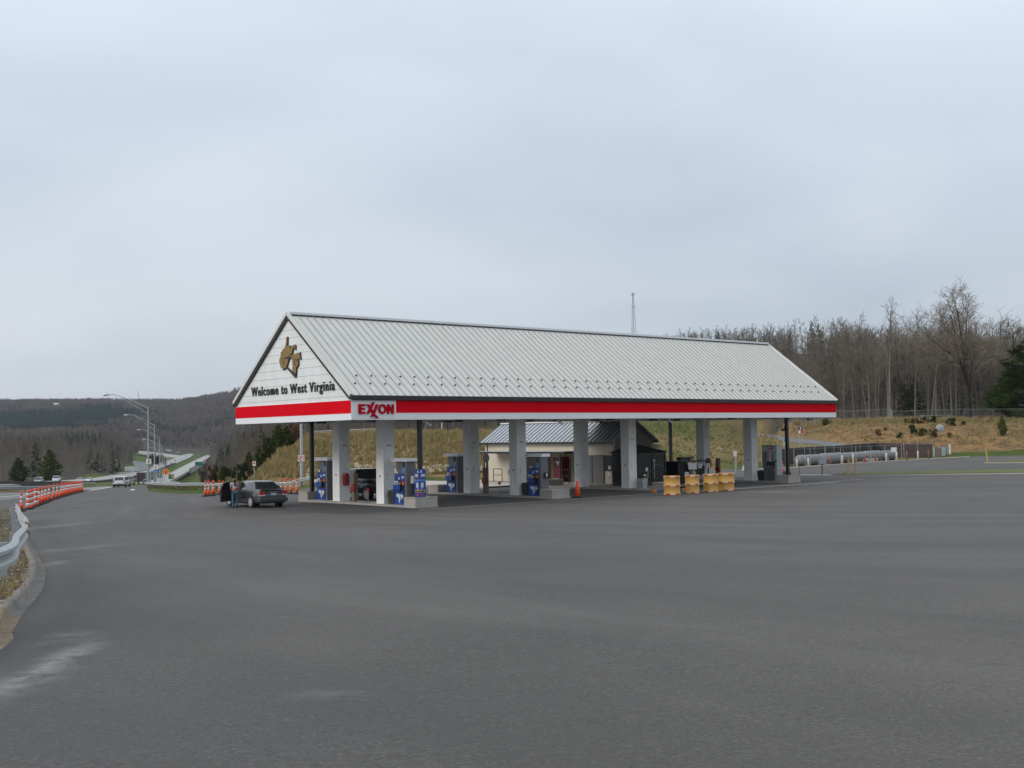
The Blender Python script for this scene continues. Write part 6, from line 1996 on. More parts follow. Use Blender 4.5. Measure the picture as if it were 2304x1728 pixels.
# tanks
tk = [(1792, 119.2), (1842, 123.2), (1893, 127.6), (1940, 131.8), (1980, 135.4), (2012, 138.4)]
tl = ['grey storage tank at the near end with pale rounded cap', 'grey storage tank second from the near end of the line', 'grey storage tank in the middle of the line, left half', 'grey storage tank in the middle of the line, right half', 'grey storage tank at the far end of the line']
for i in range(5):
    a, b = at(*tk[i]), at(*tk[i + 1]); d = b - a; ln = d.length
    t = thing('storage_tank', tl[i], 'tank', (a.x, a.y, min(a.z, b.z) + .60), math.atan2(d.y, d.x), 'grey storage tanks lying in a line')
    r = .58 + .05 * (i % 2)
    m = MB().use('tank').lathe([(.05, .05), (r * .6, .12), (r * .92, .35), (r, .6), (r, ln - .6), (r * .92, ln - .35), (r * .6, ln - .12), (.05, ln - .05)], 22, axis='x'); m.build('shell', t, smooth=True)
    for x in (.9, ln - 1.1): MB().use('concrete').box(x, x + .25, -.5, .5, -.60, -.3).build('saddle', t)
    for x in (ln * .3, ln * .6): MB().use('bumperdark').lathe([(.12, 0), (.12, .12)], 8, (x, 0, r - .03)).build('valve', t)
    if i in (0,): MB().use('walk').lathe([(r + .01, .6), (r + .01, .8)], 22, axis='x').build('cap_band', t)
# bollards
for i, (x, yb, yt, mt, l) in enumerate(((480, 385, 290, 'bollardwhite', 'white bollard at the near end of the tank line'), (617, 375, 280, 'bollardwhite', 'white bollard second before the tanks'), (881, 355, 262, 'bollardrust', 'faded red bollard third before the tanks'),
                                        (1018, 348, 250, 'bollardwhite', 'white bollard left of the yellow posts'), (1147, 345, 235, 'bollardwhite', 'pale bollard between the two yellow posts'), (1288, 318, 235, 'bollardrust', 'faded red bollard behind the red curb block'), (1412, 322, 228, 'bollardrust', 'rusty bollard at the right end of the pale block'),
                                        (1543, 315, 220, 'bollardwhite', 'white bollard before the farthest tank'), (1663, 307, 205, 'bollardwhite', 'white bollard just past the farthest tank'), (1785, 295, 195, 'bollardrust', 'faded red bollard against the brown fence'), (1917, 285, 185, 'bollardwhite', 'white bollard against the brown fence'), (2043, 280, 178, 'bollardrust', 'patchy red bollard near the fence corner'))):
    u = 1700 + x / 5.267; d = np.interp(u, [1785, 1890, 1990, 2098], [114.2, 122.4, 129.4, 136.9])
    b = at(u, float(d), .1)
    hgt = (yb - yt) / 5.267 / F_PX * d
    t = thing('bollard', l, 'bollard', tuple(b), 0, 'bollards along the tank line')
    MB().use(mt).lathe([(.10, 0), (.10, hgt - .05), (.07, hgt - .01), (.0, hgt)], 10).build('tube', t, smooth=True)
for u, v0, v1, tilt, l in ((1905.5, 1030, 1066.5, .04, 'tall yellow post left of its twin on the verge'), (1924, 1030, 1066.5, 0, 'tall yellow post right of its twin on the verge'), (2221, 1008.5, 1040, -.14, 'leaning yellow post at the corner of the upper grass island')):
    d = 92.6 if u < 2000 else 118.8
    b = at(u, d, .1); hgt = (v1 - v0) / F_PX * d
    o = MB().use('bollardyellow').lathe([(.07, 0), (.07, hgt), (.04, hgt + .03)], 8).build('yellow_post'); o.location = b; o.rotation_euler = (0, tilt, 0); tag(o, l, 'post')
b = at(1960, 129.0, .1); o = MB().use('bollardyellow').box(-1.1, 1.1, -.12, .12, 0, .38).build('kerb_block'); o.location = b; o.rotation_euler = (0, .0, .7); o.data.materials[0] = M['walk']; tag(o, 'pale concrete block lying before the tanks', 'block')
b = at(1938, 126.2, .1); o = MB().use('bollardrust').box(-1.0, .9, -.1, .12, 0, .16).build('red_board'); o.location = b; o.rotation_euler = (0, -.05, .7); tag(o, 'rusty red board lying before the tanks', 'board')
o = MB().use('signwhite').box(-.32, .32, -.02, 0, 1.1, 1.6).build('fence_sign'); o.location = at(2010, 131.4); tag(o, 'small white notice on the chain link fence', 'sign')
t = thing('marker_post', 'white marker post right of the brown fence', 'post', tuple(at(2136.5, 142))); MB().use('bollardwhite').lathe([(.12, 0), (.12, 1.7)], 8).build('tube', t)
MB().use('bollardrust').lathe([(.121, 0), (.121, .5)], 8).build('foot', t)
for i, (u, d) in enumerate(((2115, 150), (2126, 152), (2108, 148))):
    b = at(u, d); o = MB().use('galvmat').box(-.5, .5, -.4, .4, 0, 1.1).use('wood').box(-.52, -.44, -.42, .42, 0, 1.15).build('pallet_stack'); o.location = b; o.rotation_euler = (0, 0, i * .7)
    tag(o, ['pale crates behind the fence corner, left one', 'pale crates behind the fence corner, right one', 'pale crate nearest the fence corner'][i], 'crate', 'crates behind the fence corner')
# dish on the slope
dsh = thing('satellite_dish', 'pale grey satellite dish on the clay slope', 'satellite dish', tuple(at(2115, 168)), 0)
m = MB().use('galvmat')
vs = []; n = 20
for r_ in (0, .25, .5, .62):
    for k in range(n): vs.append((r_ * cos(2 * pi * k / n), r_ * r_ * .35 - .2, r_ * sin(2 * pi * k / n) + 1.0))
fs = [(i * n + k, i * n + (k + 1) % n, (i + 1) * n + (k + 1) % n, (i + 1) * n + k) for i in range(3) for k in range(n)]
m.add(vs, fs); m.build('dish', dsh, smooth=True); MB().use('galvmat').tube([(0, 0, 0), (0, 0, .9)], .05, 6).build('mast', dsh)

# radio mast on the hill
p = at(1431, 745); zt = CAM_Z + ray(1431, 658)[1] * 745
t = thing('radio_tower', 'lattice radio tower rising above the wooded ridge behind the canopy', 'tower', tuple(p))
H_ = zt - p.z; m = MB().use('galvmat')
legs = [Vector((cos(a), sin(a), 0)) for a in (pi / 2, pi / 2 + 2.094, pi / 2 + 4.188)]
def wdt(z): return 2.6 * (1 - z / H_) ** 1.1 + .28
nz = 26
for l in legs: m.tube([l * wdt(H_ * k / nz) + Vector((0, 0, H_ * k / nz)) for k in range(nz + 1)], .14, 4)
for k in range(nz):
    z0, z1 = H_ * k / nz, H_ * (k + 1) / nz
    for i in range(3):
        m.tube([legs[i] * wdt(z0) + Vector((0, 0, z0)), legs[(i + 1) % 3] * wdt(z1) + Vector((0, 0, z1))], .05, 3)
        m.tube([legs[i] * wdt(z1) + Vector((0, 0, z1)), legs[(i + 1) % 3] * wdt(z1) + Vector((0, 0, z1))], .05, 3)
m.build('lattice', t)
for hz in (H_ - 1.4, H_ - 9.0):
    m = MB().use('tapewhite')
    for k in range(6):
        a = k * pi / 3; m.box(-.12, .12, -.12, .12, -.7, .9, Matrix.Translation((1.1 * cos(a), 1.1 * sin(a), hz)) )
        m.tube([(0, 0, hz), (1.1 * cos(a), 1.1 * sin(a), hz)], .06, 4)
    m.build('antenna', t)
p = at(311.5, 2980); o = MB().use('galvmat').tube([(0, 0, 0), (0, 0, 36)], [1.0, .5], 4).build('antenna_mast'); o.location = p; tag(o, 'thin distant mast on the left skyline', 'mast')
p = at(126, 2700); p.z += 4
t = thing('house', 'small white house on the distant wooded hillside', 'house', tuple(p)); MB().use('carwhite').box(-6, 6, -4, 4, 0, 5).build('wall', t)
MB().use('tapewhite').prism([(-5, 5), (5, 5), (0, 8)], lambda a, b_, d: (d, a, b_), -6.5, 6.5).build('roof', t, fix=True)


# ================================================================== VEGETATION
PROTO = bpy.data.collections.new('tree_kinds')      # not linked: only holds the kinds that masses are made of


def rv(a):
    return Vector((rnd.uniform(-a, a), rnd.uniform(-a, a), rnd.uniform(-a, a)))


def ribbon_twig(m, p, d, ln, w, seg=2, up=.2):
    a = d.cross(Vector((rnd.uniform(-1, 1), rnd.uniform(-1, 1), rnd.uniform(-1, 1))))
    if a.length < 1e-4: a = Vector((1, 0, 0))
    a.normalize()
    vs = [p - a * w / 2, p + a * w / 2]; q = p.copy(); dd = d.normalized()
    for i in range(seg):
        dd = (dd + rv(.22) + Vector((0, 0, up * .5))).normalized()
        q = q + dd * ln / seg
        k = w * (1 - (i + 1) / seg) * .5
        if i < seg - 1: vs += [q - a * (k + .004), q + a * (k + .004)]
        else: vs.append(q.copy())
    fs = [(2 * i, 2 * i + 1, 2 * i + 3, 2 * i + 2) for i in range(seg - 1)] + [(2 * seg - 2, 2 * seg - 1, 2 * seg)]
    m.add(vs, fs)
    return q


def bare_tree(seed, h, crown_from=.4, spread=.32, nb=11, n2=5, n3=5, n4=3, r0=None, tw=.045, lean=.03, fork=False, barkm='bark', twigm='twig', up=.45):
    """returns (trunk mesh, crown mesh): trunk and limbs as tapered tubes, twigs as thin slivers"""
    global rnd
    keep = rnd; rnd = random.Random(seed)
    T = MB().use(barkm); C = MB().use(twigm)
    r0 = r0 or h * .0125

    def limb(p, d, ln, r, lev, n):
        seg = 6 if lev == 0 else 4 if lev == 1 else 3
        pts = [p.copy()]; rs = [r]; q = p.copy(); dd = d.normalized()
        for i in range(seg):
            wob = (.05, .20, .26)[min(lev, 2)]
            dd = (dd + rv(wob) + Vector((0, 0, (0.0, up * .35, up * .30)[min(lev, 2)]))).normalized()
            q = q + dd * ln / seg
            pts.append(q.copy()); rs.append(r * (1 - .82 * (i + 1) / seg) + .006)
        if lev < 2: T.tube(pts, rs, 7 if lev == 0 else 5, caps=False)
        else: C.tube(pts, [max(.012, k * .9) for k in rs], 3, caps=False)
        return pts, rs

    def along(pts, f):
        x = f * (len(pts) - 1); i = min(int(x), len(pts) - 2)
        return pts[i].lerp(pts[i + 1], x - i), (pts[i + 1] - pts[i]).normalized()

    def children(pts, rs, ln, lev, n, f0):
        for k in range(n):
            f = f0 + (1 - f0) * ((k + rnd.random()) / n)
            f = min(f, .99)
            p, d = along(pts, f)
            side = d.cross(rv(1)).normalized()
            an = rnd.uniform(.55, 1.05) if lev < 2 else rnd.uniform(.4, 1.1)
            nd = (d * cos(an) + side * sin(an)).normalized()
            x = f * (len(rs) - 1); r = rs[min(int(x), len(rs) - 1)]
            if lev == 0:
                l2 = h * spread * (1.15 - .75 * (f - f0) / (1 - f0)) * rnd.uniform(.75, 1.25)
                P, R_ = limb(p, nd, l2, max(.02, r * .55), 1, 0)
                children(P, R_, l2, 1, n2, .25)
            elif lev == 1:
                l2 = ln * rnd.uniform(.35, .6)
                P, R_ = limb(p, nd, l2, max(.015, r * .6), 2, 0)
                children(P, R_, l2, 2, n3, .2)
                ribbon_twig(C, p, (nd + rv(.5)).normalized(), ln * .3, tw, 2)
            else:
                l2 = ln * rnd.uniform(.35, .7)
                q = ribbon_twig(C, p, nd, l2, tw, 2)
                for _ in range(n4):
                    qq = p.lerp(q, rnd.uniform(.2, .9))
                    ribbon_twig(C, qq, (nd + rv(.8)).normalized(), l2 * rnd.uniform(.4, .8), tw * .75, 2)
    stems = [Vector((rnd.uniform(-lean, lean), rnd.uniform(-lean, lean), 1))]
    if fork:
        pts, rs = limb(Vector((0, 0, -.3)), stems[0], h * .30, r0 * 1.15, 0, 0)
        rs[-1] = r0 * .9
        # thick short bole, then three leaders
        T.tube([Vector((0, 0, -.3)), pts[-1]], [r0 * 1.25, r0 * .95], 9, caps=False)
        for k, (dx, dy, l_) in enumerate(((-.12, .1, .70), (.34, -.05, .66), (-.42, .2, .60), (-.85, -.15, .42), (.85, .1, .42))):
            st = pts[-1] if k < 3 else along(pts, .8)[0]
            P, R_ = limb(st, Vector((dx, dy, 1)), h * l_, r0 * (.62 if k < 3 else .4), 0, 0)
            children(P, R_, h * .6, 0, max(5, nb // 2 + 2), .18)
    else:
        pts, rs = limb(Vector((0, 0, -.3)), stems[0], h, r0, 0, 0)
        children(pts, rs, h, 0, nb, crown_from)
    a = T.mesh('trunk', True); b = C.mesh('crown')
    rnd = keep
    return a, b


def conifer(seed, h, rad, nb, ns, mt='pine', sparse=0.0, low=.06, tw=.16, droop=.12):
    global rnd
    keep = rnd; rnd = random.Random(seed)
    T = MB().use('barkdark').tube([(0, 0, -.3), (0, 0, h * .5), (0, 0, h)], [h * .018, h * .012, .02], 6, caps=False)
    C = MB().use(mt)
    for i in range(nb):
        f = low + (1 - low) * ((i + rnd.random()) / nb)
        z = h * f
        prof = (1 - f) ** .75 * min(1, .45 + f * 3.0)
        r = rad * prof * rnd.uniform(.62, 1.12) + .15
        a = rnd.uniform(0, 2 * pi)
        d = Vector((cos(a), sin(a), rnd.uniform(-.05, .30) - droop)).normalized()
        p = Vector((0, 0, z)); e = p + d * r
        T.tube([p, e], [.03 + r * .012, .01], 3, caps=False)
        for k in range(ns):
            g_ = rnd.uniform(.18, 1.0) ** .7
            q = p.lerp(e, g_) + Vector((0, 0, rnd.uniform(-.08, .12) * r))
            sd = d.cross(Vector((0, 0, 1))).normalized() * rnd.choice((-1, 1))
            w = tw * rnd.uniform(.6, 1.3)
            dd = (sd * rnd.uniform(.3, 1.0) + d * rnd.uniform(.2, 1.0) + Vector((0, 0, rnd.uniform(-.2, .35)))).normalized()
            ribbon_twig(C, q, dd, r * .26 * rnd.uniform(.6, 1.3) + .14, w, 2, .1)
    a = T.mesh('trunk', True); b = C.mesh('crown'); rnd = keep
    return a, b


def bush(seed, n, mt, size=.09, lumps=11, flat=.85):
    global rnd
    keep = rnd; rnd = random.Random(seed)
    C = MB().use(mt); L = [(rv(.75), rnd.uniform(.18, .5)) for _ in range(lumps)]
    for i in range(n):
        c, r = L[i % lumps]
        d = rv(1)
        if d.length < .05: continue
        d = d.normalized() * r * rnd.choice((rnd.uniform(.3, 1.0), rnd.uniform(.7, 1.1), rnd.uniform(.9, 1.6)))
        p = Vector((c.x + d.x, c.y + d.y, max(.0, (c.z * flat + d.z * flat) * .8 + .62)))
        a = rv(1).normalized(); b = a.cross(rv(1)).normalized(); s = size * rnd.uniform(.6, 1.5)
        C.add([p - a * s, p + b * s * .6, p + a * s, p - b * s * .5], [(0, 1, 2, 3)])
    T = MB().use('barkdark')
    for k in range(6):
        a = rnd.uniform(0, 6.28); T.tube([(0, 0, -.1), (cos(a) * .4, sin(a) * .4, .8)], [.03, .01], 3, caps=False)
    r = (T.mesh('stem'), C.mesh('foliage')); rnd = keep
    return r


def merged(parts, name):
    """one mesh out of trunk + crown, for masses"""
    bm = bmesh.new(); mats = []
    for me in parts:
        base = len(mats); mats += list(me.materials)
        n0 = len(bm.faces); bm.from_mesh(me); bm.faces.ensure_lookup_table()
        for f in bm.faces[n0:]: f.material_index += base
    out = bpy.data.meshes.new(name); bm.to_mesh(out); bm.free()
    for m_ in mats: out.materials.append(m_)
    return out


def kindset(name, meshes):
    c = bpy.data.collections.new(name)
    for i, me in enumerate(meshes):
        o = bpy.data.objects.new('%s_%02d' % (name, i), me); c.objects.link(o)
    return c


def mass(name, pts, coll, nk, kind='stuff', label=None, cat=None):
    """pts: (x, y, z, scale, rot, kind) -> one object that instances the kinds on its points"""
    me = bpy.data.meshes.new(name)
    A = np.array(pts, float)
    me.vertices.add(len(A)); me.vertices.foreach_set('co', A[:, :3].ravel())
    for nm, col, ty in (('scl', 3, 'FLOAT'), ('rot', 4, 'FLOAT'), ('idx', 5, 'INT')):
        at_ = me.attributes.new(nm, ty, 'POINT'); at_.data.foreach_set('value', A[:, col].astype(np.int32 if ty == 'INT' else np.float32))
    o = bpy.data.objects.new(name, me); COL.objects.link(o)
    ng = bpy.data.node_groups.new(name + '_scatter', 'GeometryNodeTree')
    ng.interface.new_socket('Geometry', in_out='INPUT', socket_type='NodeSocketGeometry')
    ng.interface.new_socket('Geometry', in_out='OUTPUT', socket_type='NodeSocketGeometry')
    N = ng.nodes; gi = N.new('NodeGroupInput'); go = N.new('NodeGroupOutput')
    ci = N.new('GeometryNodeCollectionInfo'); ci.inputs['Collection'].default_value = coll
    ci.inputs['Separate Children'].default_value = True; ci.inputs['Reset Children'].default_value = True
    ip = N.new('GeometryNodeInstanceOnPoints'); ip.inputs['Pick Instance'].default_value = True

    def named(nm, ty):
        a = N.new('GeometryNodeInputNamedAttribute'); a.data_type = ty; a.inputs['Name'].default_value = nm; return a.outputs['Attribute']
    cb = N.new('ShaderNodeCombineXYZ'); ng.links.new(named('rot', 'FLOAT'), cb.inputs[2])
    ng.links.new(gi.outputs[0], ip.inputs['Points']); ng.links.new(ci.outputs[0], ip.inputs['Instance'])
    ng.links.new(named('idx', 'INT'), ip.inputs['Instance Index'])
    ng.links.new(cb.outputs[0], ip.inputs['Rotation'])
    ng.links.new(named('scl', 'FLOAT'), ip.inputs['Scale'])
    ng.links.new(ip.outputs[0], go.inputs[0])
    md = o.modifiers.new('scatter', 'NODES'); md.node_group = ng
    if kind: o['kind'] = kind
    if label: o['label'] = label
    if cat: o['category'] = cat
    return o


# kinds
NEAR = [bare_tree(11, 18, .35, .30, 13, lean=.10, up=.28), bare_tree(12, 20, .45, .24, 12, barkm='barkpale', lean=.06, up=.3), bare_tree(13, 17, .28, .34, 13, lean=.12, up=.25), bare_tree(14, 20, .40, .27, 14, lean=.09, up=.3), bare_tree(15, 17, .35, .30, 12, lean=.12, up=.28), bare_tree(16, 16, .22, .36, 14, twigm='twigdark', barkm='barkdark', lean=.12, up=.2)]
BIG = bare_tree(31, 22.5, .3, .30, 14, 6, 6, 4, r0=.34, fork=True, barkm='barkdark', tw=.05, up=.5)
SMALL = [bare_tree(21, 7, .15, .35, 9, 4, 4, 3, tw=.035, twigm='twigpurple'), bare_tree(22, 8, .2, .33, 9, 4, 4, 3, tw=.035), bare_tree(23, 6, .1, .4, 9, 4, 4, 3, tw=.035, twigm='twigpurple')]
MID = [bare_tree(41, 15, .25, .24, 9, 4, 3, 2, tw=.11), bare_tree(42, 16, .3, .22, 9, 4, 3, 2, tw=.11, twigm='twigdark'), bare_tree(43, 14, .2, .27, 9, 4, 3, 2, tw=.12)]
PINE_M = [conifer(51, 15, 3.2, 60, 18, 'pine', tw=.42, low=.12), conifer(52, 12, 2.8, 60, 18, 'pine', tw=.42, low=.05)]
M['cedar'] = leaf_mat('cedar sprays', (.050, .070, .018), (.080, .100, .026), (.125, .14, .042))
CEDAR = conifer(57, 11, 4.9, 150, 34, 'cedar', tw=.34, low=.01, droop=-.22)
PINE_N = [conifer(53, 9, 2.6, 70, 26, 'pine', tw=.13), conifer(54, 5, 1.7, 60, 24, 'olive', tw=.10, low=.03)]
PINE_BIG = conifer(55, 12.6, 7.4, 190, 60, 'pinelight', tw=.17, low=.01, droop=.0)
BUSH = [bush(61, 1500, 'olive'), bush(62, 1500, 'bushbrown'), bush(63, 1600, 'pine', .08), bush(64, 1100, 'twigpurple', .10)]
near_c = kindset('near_kind', [merged(t, 'tree') for t in NEAR] + [merged(t, 'tree') for t in PINE_M])
mid_c = kindset('mid_kind', [merged(t, 'tree') for t in MID] + [merged(t, 'tree') for t in PINE_M])
small_c = kindset('small_kind', [merged(t, 'tree') for t in SMALL])


def far_clump(seed, mt, trunkm, pine=False):
    global rnd
    keep = rnd; rnd = random.Random(seed)
    C = MB().use(mt)
    for k in range(9):
        x, y = rnd.uniform(-13, 13), rnd.uniform(-13, 13); h = rnd.uniform(10, 16)
        if pine:
            C.use(mt)
            for j in range(26):
                f = j / 26; r = 3.4 * (1 - f) + .3; a = rnd.uniform(0, 6.28)
                p = Vector((x, y, h * (.12 + .88 * f)))
                ribbon_twig(C, p, Vector((cos(a), sin(a), -.1)), r, 2.2 * (1 - f) + .6, 2, 0)
        else:
            C.use(trunkm); C.add([(x - .2, y, -3), (x + .2, y, -3), (x, y + .2, h * .8)], [(0, 1, 2)])
            C.use(mt)
            for j in range(34):
                a = rnd.uniform(0, 6.28); el = rnd.uniform(.1, 1.3)
                p = Vector((x, y, h * rnd.uniform(.15, .75))); d = Vector((cos(a) * cos(el), sin(a) * cos(el), sin(el)))
                ribbon_twig(C, p, d, rnd.uniform(2.5, 4.6), rnd.uniform(.5, 1.1), 2, .2)
    rnd = keep
    return C.mesh('clump')


far_c = kindset('far_kind', [far_clump(71, 'twigpurple', 'bark'), far_clump(72, 'twig', 'bark'), far_clump(73, 'twigdark', 'barkdark'), far_clump(74, 'pinefar', 'barkdark', True), far_clump(75, 'pinefar', 'barkdark', True)])


def vnoise(x, y, s, seed=0):
    """cheap smooth noise for where stands of trees lie"""
    v = 0
    for k in range(4):
        a = (seed * 1.7 + k * 2.4); f = (1.9 ** k) / s
        v += math.sin(x * f * cos(a) + y * f * sin(a) + seed * 3.1 + k) * math.sin(-x * f * sin(a + .6) + y * f * cos(a + .6) + seed * 1.3) / (1.6 ** k)
    return v


def scatter(u0, u1, y0, y1, cell, keep, kinds, smin=.8, smax=1.15, jit=.9, sink=.2, zsc=None):
    pts = []
    y = y0
    while y < y1:
        x0 = (u0 - 1152) / F_PX * y; x1 = (u1 - 1152) / F_PX * y
        n = max(1, int((x1 - x0) / cell))
        for i in range(n):
            x = x0 + (i + .5 + rnd.uniform(-.5, .5) * jit) * cell; yy = y + rnd.uniform(-.5, .5) * cell
            if keep and not keep(x, yy): continue
            k = kinds(x, yy)
            s = rnd.uniform(smin, smax) * (zsc(x, yy) if zsc else 1)
            pts.append((x, yy, Gf(x, yy) - sink, s, rnd.uniform(0, 6.28), k))
        y += cell
    return pts


def tree_thing(kindmesh, u=None, y=None, label='', group=None, s=1.0, name='bare_tree', cat='tree', p=None, rot=None, parts=('trunk', 'crown'), sxy=None):
    p = p or at(u, y)
    t = thing(name, label, cat, (p.x, p.y, p.z - .1), rnd.uniform(0, 6.28) if rot is None else rot, group)
    t.scale = (s * (sxy or 1), s * (sxy or 1), s)
    put(kindmesh[0], parts[0], t); put(kindmesh[1], parts[1], t)
    return t


# --- the big forked tree and its neighbours at the wood edge, right
tree_thing(BIG, 2182, 186, 'tallest spreading bare tree with forked trunk at the right wood edge', rot=1.2, s=.88, sxy=1.35)
tree_thing(NEAR[1], 2003.5, 194, 'pale straight trunk behind the hilltop fence, upright bare crown', s=.95, rot=.3)
tree_thing(NEAR[4], 1957, 200, 'pale trunked bare tree left of the straight one at the hilltop fence', s=.88, rot=2)
tree_thing(NEAR[3], 2098, 192, 'slender leaning bare tree left of the tall forked tree', s=.86, rot=4)
tree_thing(NEAR[0], 2145, 196, 'bare tree standing close behind the tall forked tree on its left', s=.84)
tree_thing(NEAR[5], 2275, 197, 'dark limbed bare tree rising above the big pine', s=1.0)
tree_thing(NEAR[3], 2235, 201, 'bare tree between the tall forked tree and the big pine', s=.85)
tree_thing(NEAR[2], 2085, 205, 'bushy topped bare tree behind the leaning one', s=.98)
tree_thing(NEAR[0], 1850, 250, 'wide bare crown above the far end of the canopy roof', s=1.08)
tree_thing(NEAR[2], 1780, 262, 'leftmost tall bare tree standing out above the canopy eave', s=.9)
tree_thing(PINE_BIG, 2312, 183, 'big green pine with drooping boughs at the right edge of the picture', name='pine_tree', rot=.5, s=1.0)
tree_thing(PINE_N[0], 2062, 203, 'dark young pine between the trunks at the wood edge', name='pine_tree', s=.8)
tree_thing(PINE_N[0], 2038, 206, 'smaller dark pine left of the young pine at the wood edge', name='pine_tree', s=.7)
tree_thing(SMALL[1], 1728, 116, 'thin bare sapling behind the diesel pump', name='sapling', s=.42)
tree_thing(SMALL[2], 1487, 170, 'tiny bare sapling on the green slope behind the booth', name='sapling', s=.35)
tree_thing(SMALL[2], 1645, 175, 'small bare sapling on the slope left of the far pillar', name='sapling', s=.42)

edge_trees = []
for i in range(130):      # the wood edge and the ranks behind it that can still be told apart
    row = i // 26
    u = 1700 + (i % 26) * 25.5 + rnd.uniform(-10, 10)
    y0 = np.interp(u, [1700, 1790, 1880, 2000, 2350], [292, 250, 206, 198, 190])
    y = y0 + row * 9 + rnd.uniform(0, 7)
    if u > 2180 and row == 0: continue
    k = NEAR[rnd.randrange(6)]
    lo = u < 2060
    s = rnd.uniform(.45, .80) if lo else rnd.uniform(.62, .95)
    band = 'behind the clay slope' if u < 1950 else 'behind the hilltop fence' if u < 2130 else 'near the big pine'
    tree_thing(k, u, float(y), 'bare grey woodland tree %s, one of many alike' % band, 'bare trees of the wood ' + band, s=s)
pts = scatter(1660, 2480, 236, 335, 5.6, lambda x, y: rnd.random() < .8 and y > np.interp(1152 + x / y * F_PX, [1660, 1790, 1880, 2000, 2350], [330, 300, 256, 246, 238]),
              lambda x, y: rnd.choice((0, 1, 2, 3, 4, 5, 5, 2, 0, 3, 6)), .62, .92)
mass('woodland', pts, near_c, 8, label=None)
pts = scatter(1690, 2480, 196, 300, 4.2, lambda x, y: y > 3 + np.interp(1152 + x / y * F_PX, [1690, 1790, 1880, 2000, 2350], [292, 252, 210, 200, 192]) and y < 32 + np.interp(1152 + x / y * F_PX, [1690, 1790, 1880, 2000, 2350], [292, 252, 210, 200, 192]) and rnd.random() < .7, lambda x, y: rnd.choice((0, 1, 2, 1)), .55, 1.35)
mass('undergrowth', pts, small_c, 3)
# low dark undergrowth of young pines in the wood
pts = scatter(1850, 2480, 200, 300, 7, lambda x, y: vnoise(x, y, 14, 2) > .35 and y > np.interp(1152 + x / y * F_PX, [1850, 1880, 2000, 2350], [225, 212, 206, 200]), lambda x, y: rnd.choice((3, 4)), .25, .5)
mass('pine_undergrowth', pts, mid_c, 5)
# hump with pines on top, and hill ranks behind
def hk(x, y):
    if vnoise(x, y, 60, 5) > .55: return rnd.choice((3, 4))
    return rnd.choice((0, 1, 2, 1, 0))
pts = scatter(1640, 2500, 338, 420, 6.5, lambda x, y: rnd.random() < .9, lambda x, y: rnd.choice((3, 3, 4, 1)) if (y > 372 and 1740 < 1152 + x / y * F_PX < 2080 and rnd.random() < .65) else rnd.choice((0, 1, 2, 1)), .6, .82)
pts += scatter(1250, 1760, 300, 480, 9, lambda x, y: rnd.random() < .85, hk, .7, 1.0)
pts += scatter(1180, 1800, 480, 850, 11, lambda x, y: rnd.random() < .9, hk, .75, 1.05)
mass('hill_woodland', pts, mid_c, 5)
# woods behind the near bank, seen between the pillars
pts = scatter(600, 1480, 152, 215, 4.6, lambda x, y: y > np.interp(1152 + x / y * F_PX, [600, 700, 1040, 1250, 1480], [156, 148, 148, 190, 248]) and rnd.random() < .85, lambda x, y: rnd.choice((0, 1, 2, 3, 4, 5, 5)), .45, .75)
pts += scatter(640, 1500, 215, 300, 7, lambda x, y: y > np.interp(1152 + x / y * F_PX, [600, 1040, 1250, 1500], [150, 200, 235, 252]), lambda x, y: rnd.choice((0, 1, 2, 3, 4, 5)), .42, .62)
mass('woodland', pts, near_c, 8)
# scrubby slope between the highway and the bank
def scrub_keep(x, y):
    u = 1152 + x / y * F_PX
    return y > np.interp(u, [440, 480, 560, 640, 690], [165, 150, 142, 140, 134]) and rnd.random() < .8
pts = scatter(446, 690, 138, 215, 3.4, scrub_keep, lambda x, y: rnd.choice((0, 1, 2, 0)), .35, .62, zsc=lambda x, y: float(np.interp(1152 + x / y * F_PX, [440, 480, 530, 690], [.5, .65, .85, 1.0])))
mass('scrub_wood', pts, small_c, 3)
pts = scatter(470, 700, 215, 520, 8, lambda x, y: 1152 + x / y * F_PX > np.interp(y, [215, 300, 520], [470, 482, 500]), lambda x, y: rnd.choice((0, 1, 2)), .35, .6)
pts += scatter(486, 700, 520, 1600, 15, lambda x, y: rnd.random() < .9, hk, .8, 1.1)
# woods left of the highway
def lk(x, y):
    if vnoise(x, y, 70, 9) > .75: return rnd.choice((3, 4))
    return rnd.choice((0, 1, 2))
pts += scatter(-260, 120, 365, 640, 9.5, lambda x, y: rnd.random() < .93, lk, .75, 1.05)
pts += scatter(120, 300, 560, 800, 10, lambda x, y: 1152 + x / y * F_PX < np.interp(y, [520, 640, 800], [225, 262, 300]), lk, .85, 1.15)
pts += scatter(-260, 308, 640, 1500, 15, lambda x, y: (y > 800 or 1152 + x / y * F_PX < 120) and 1152 + x / y * F_PX < np.interp(y, [640, 820, 1100, 1500], [270, 292, 300, 312]), lk, .9, 1.2)
pts += scatter(338, 356, 900, 1350, 13, lambda x, y: True, lambda x, y: 4, .5, .7)
mass('valley_woodland', pts, mid_c, 5)
tree_thing(CEDAR, 112, 345, 'large yellow green conifer behind the far carriageway', name='pine_tree', s=.92, sxy=1.0)
tree_thing(CEDAR, 42, 352, 'duller conifer at the left behind the far carriageway', name='pine_tree', s=.72, sxy=1.1, rot=2)
tree_thing(PINE_M[1], 268, 640, 'dark conifer beside the parked white truck in the valley', name='pine_tree', s=.7)
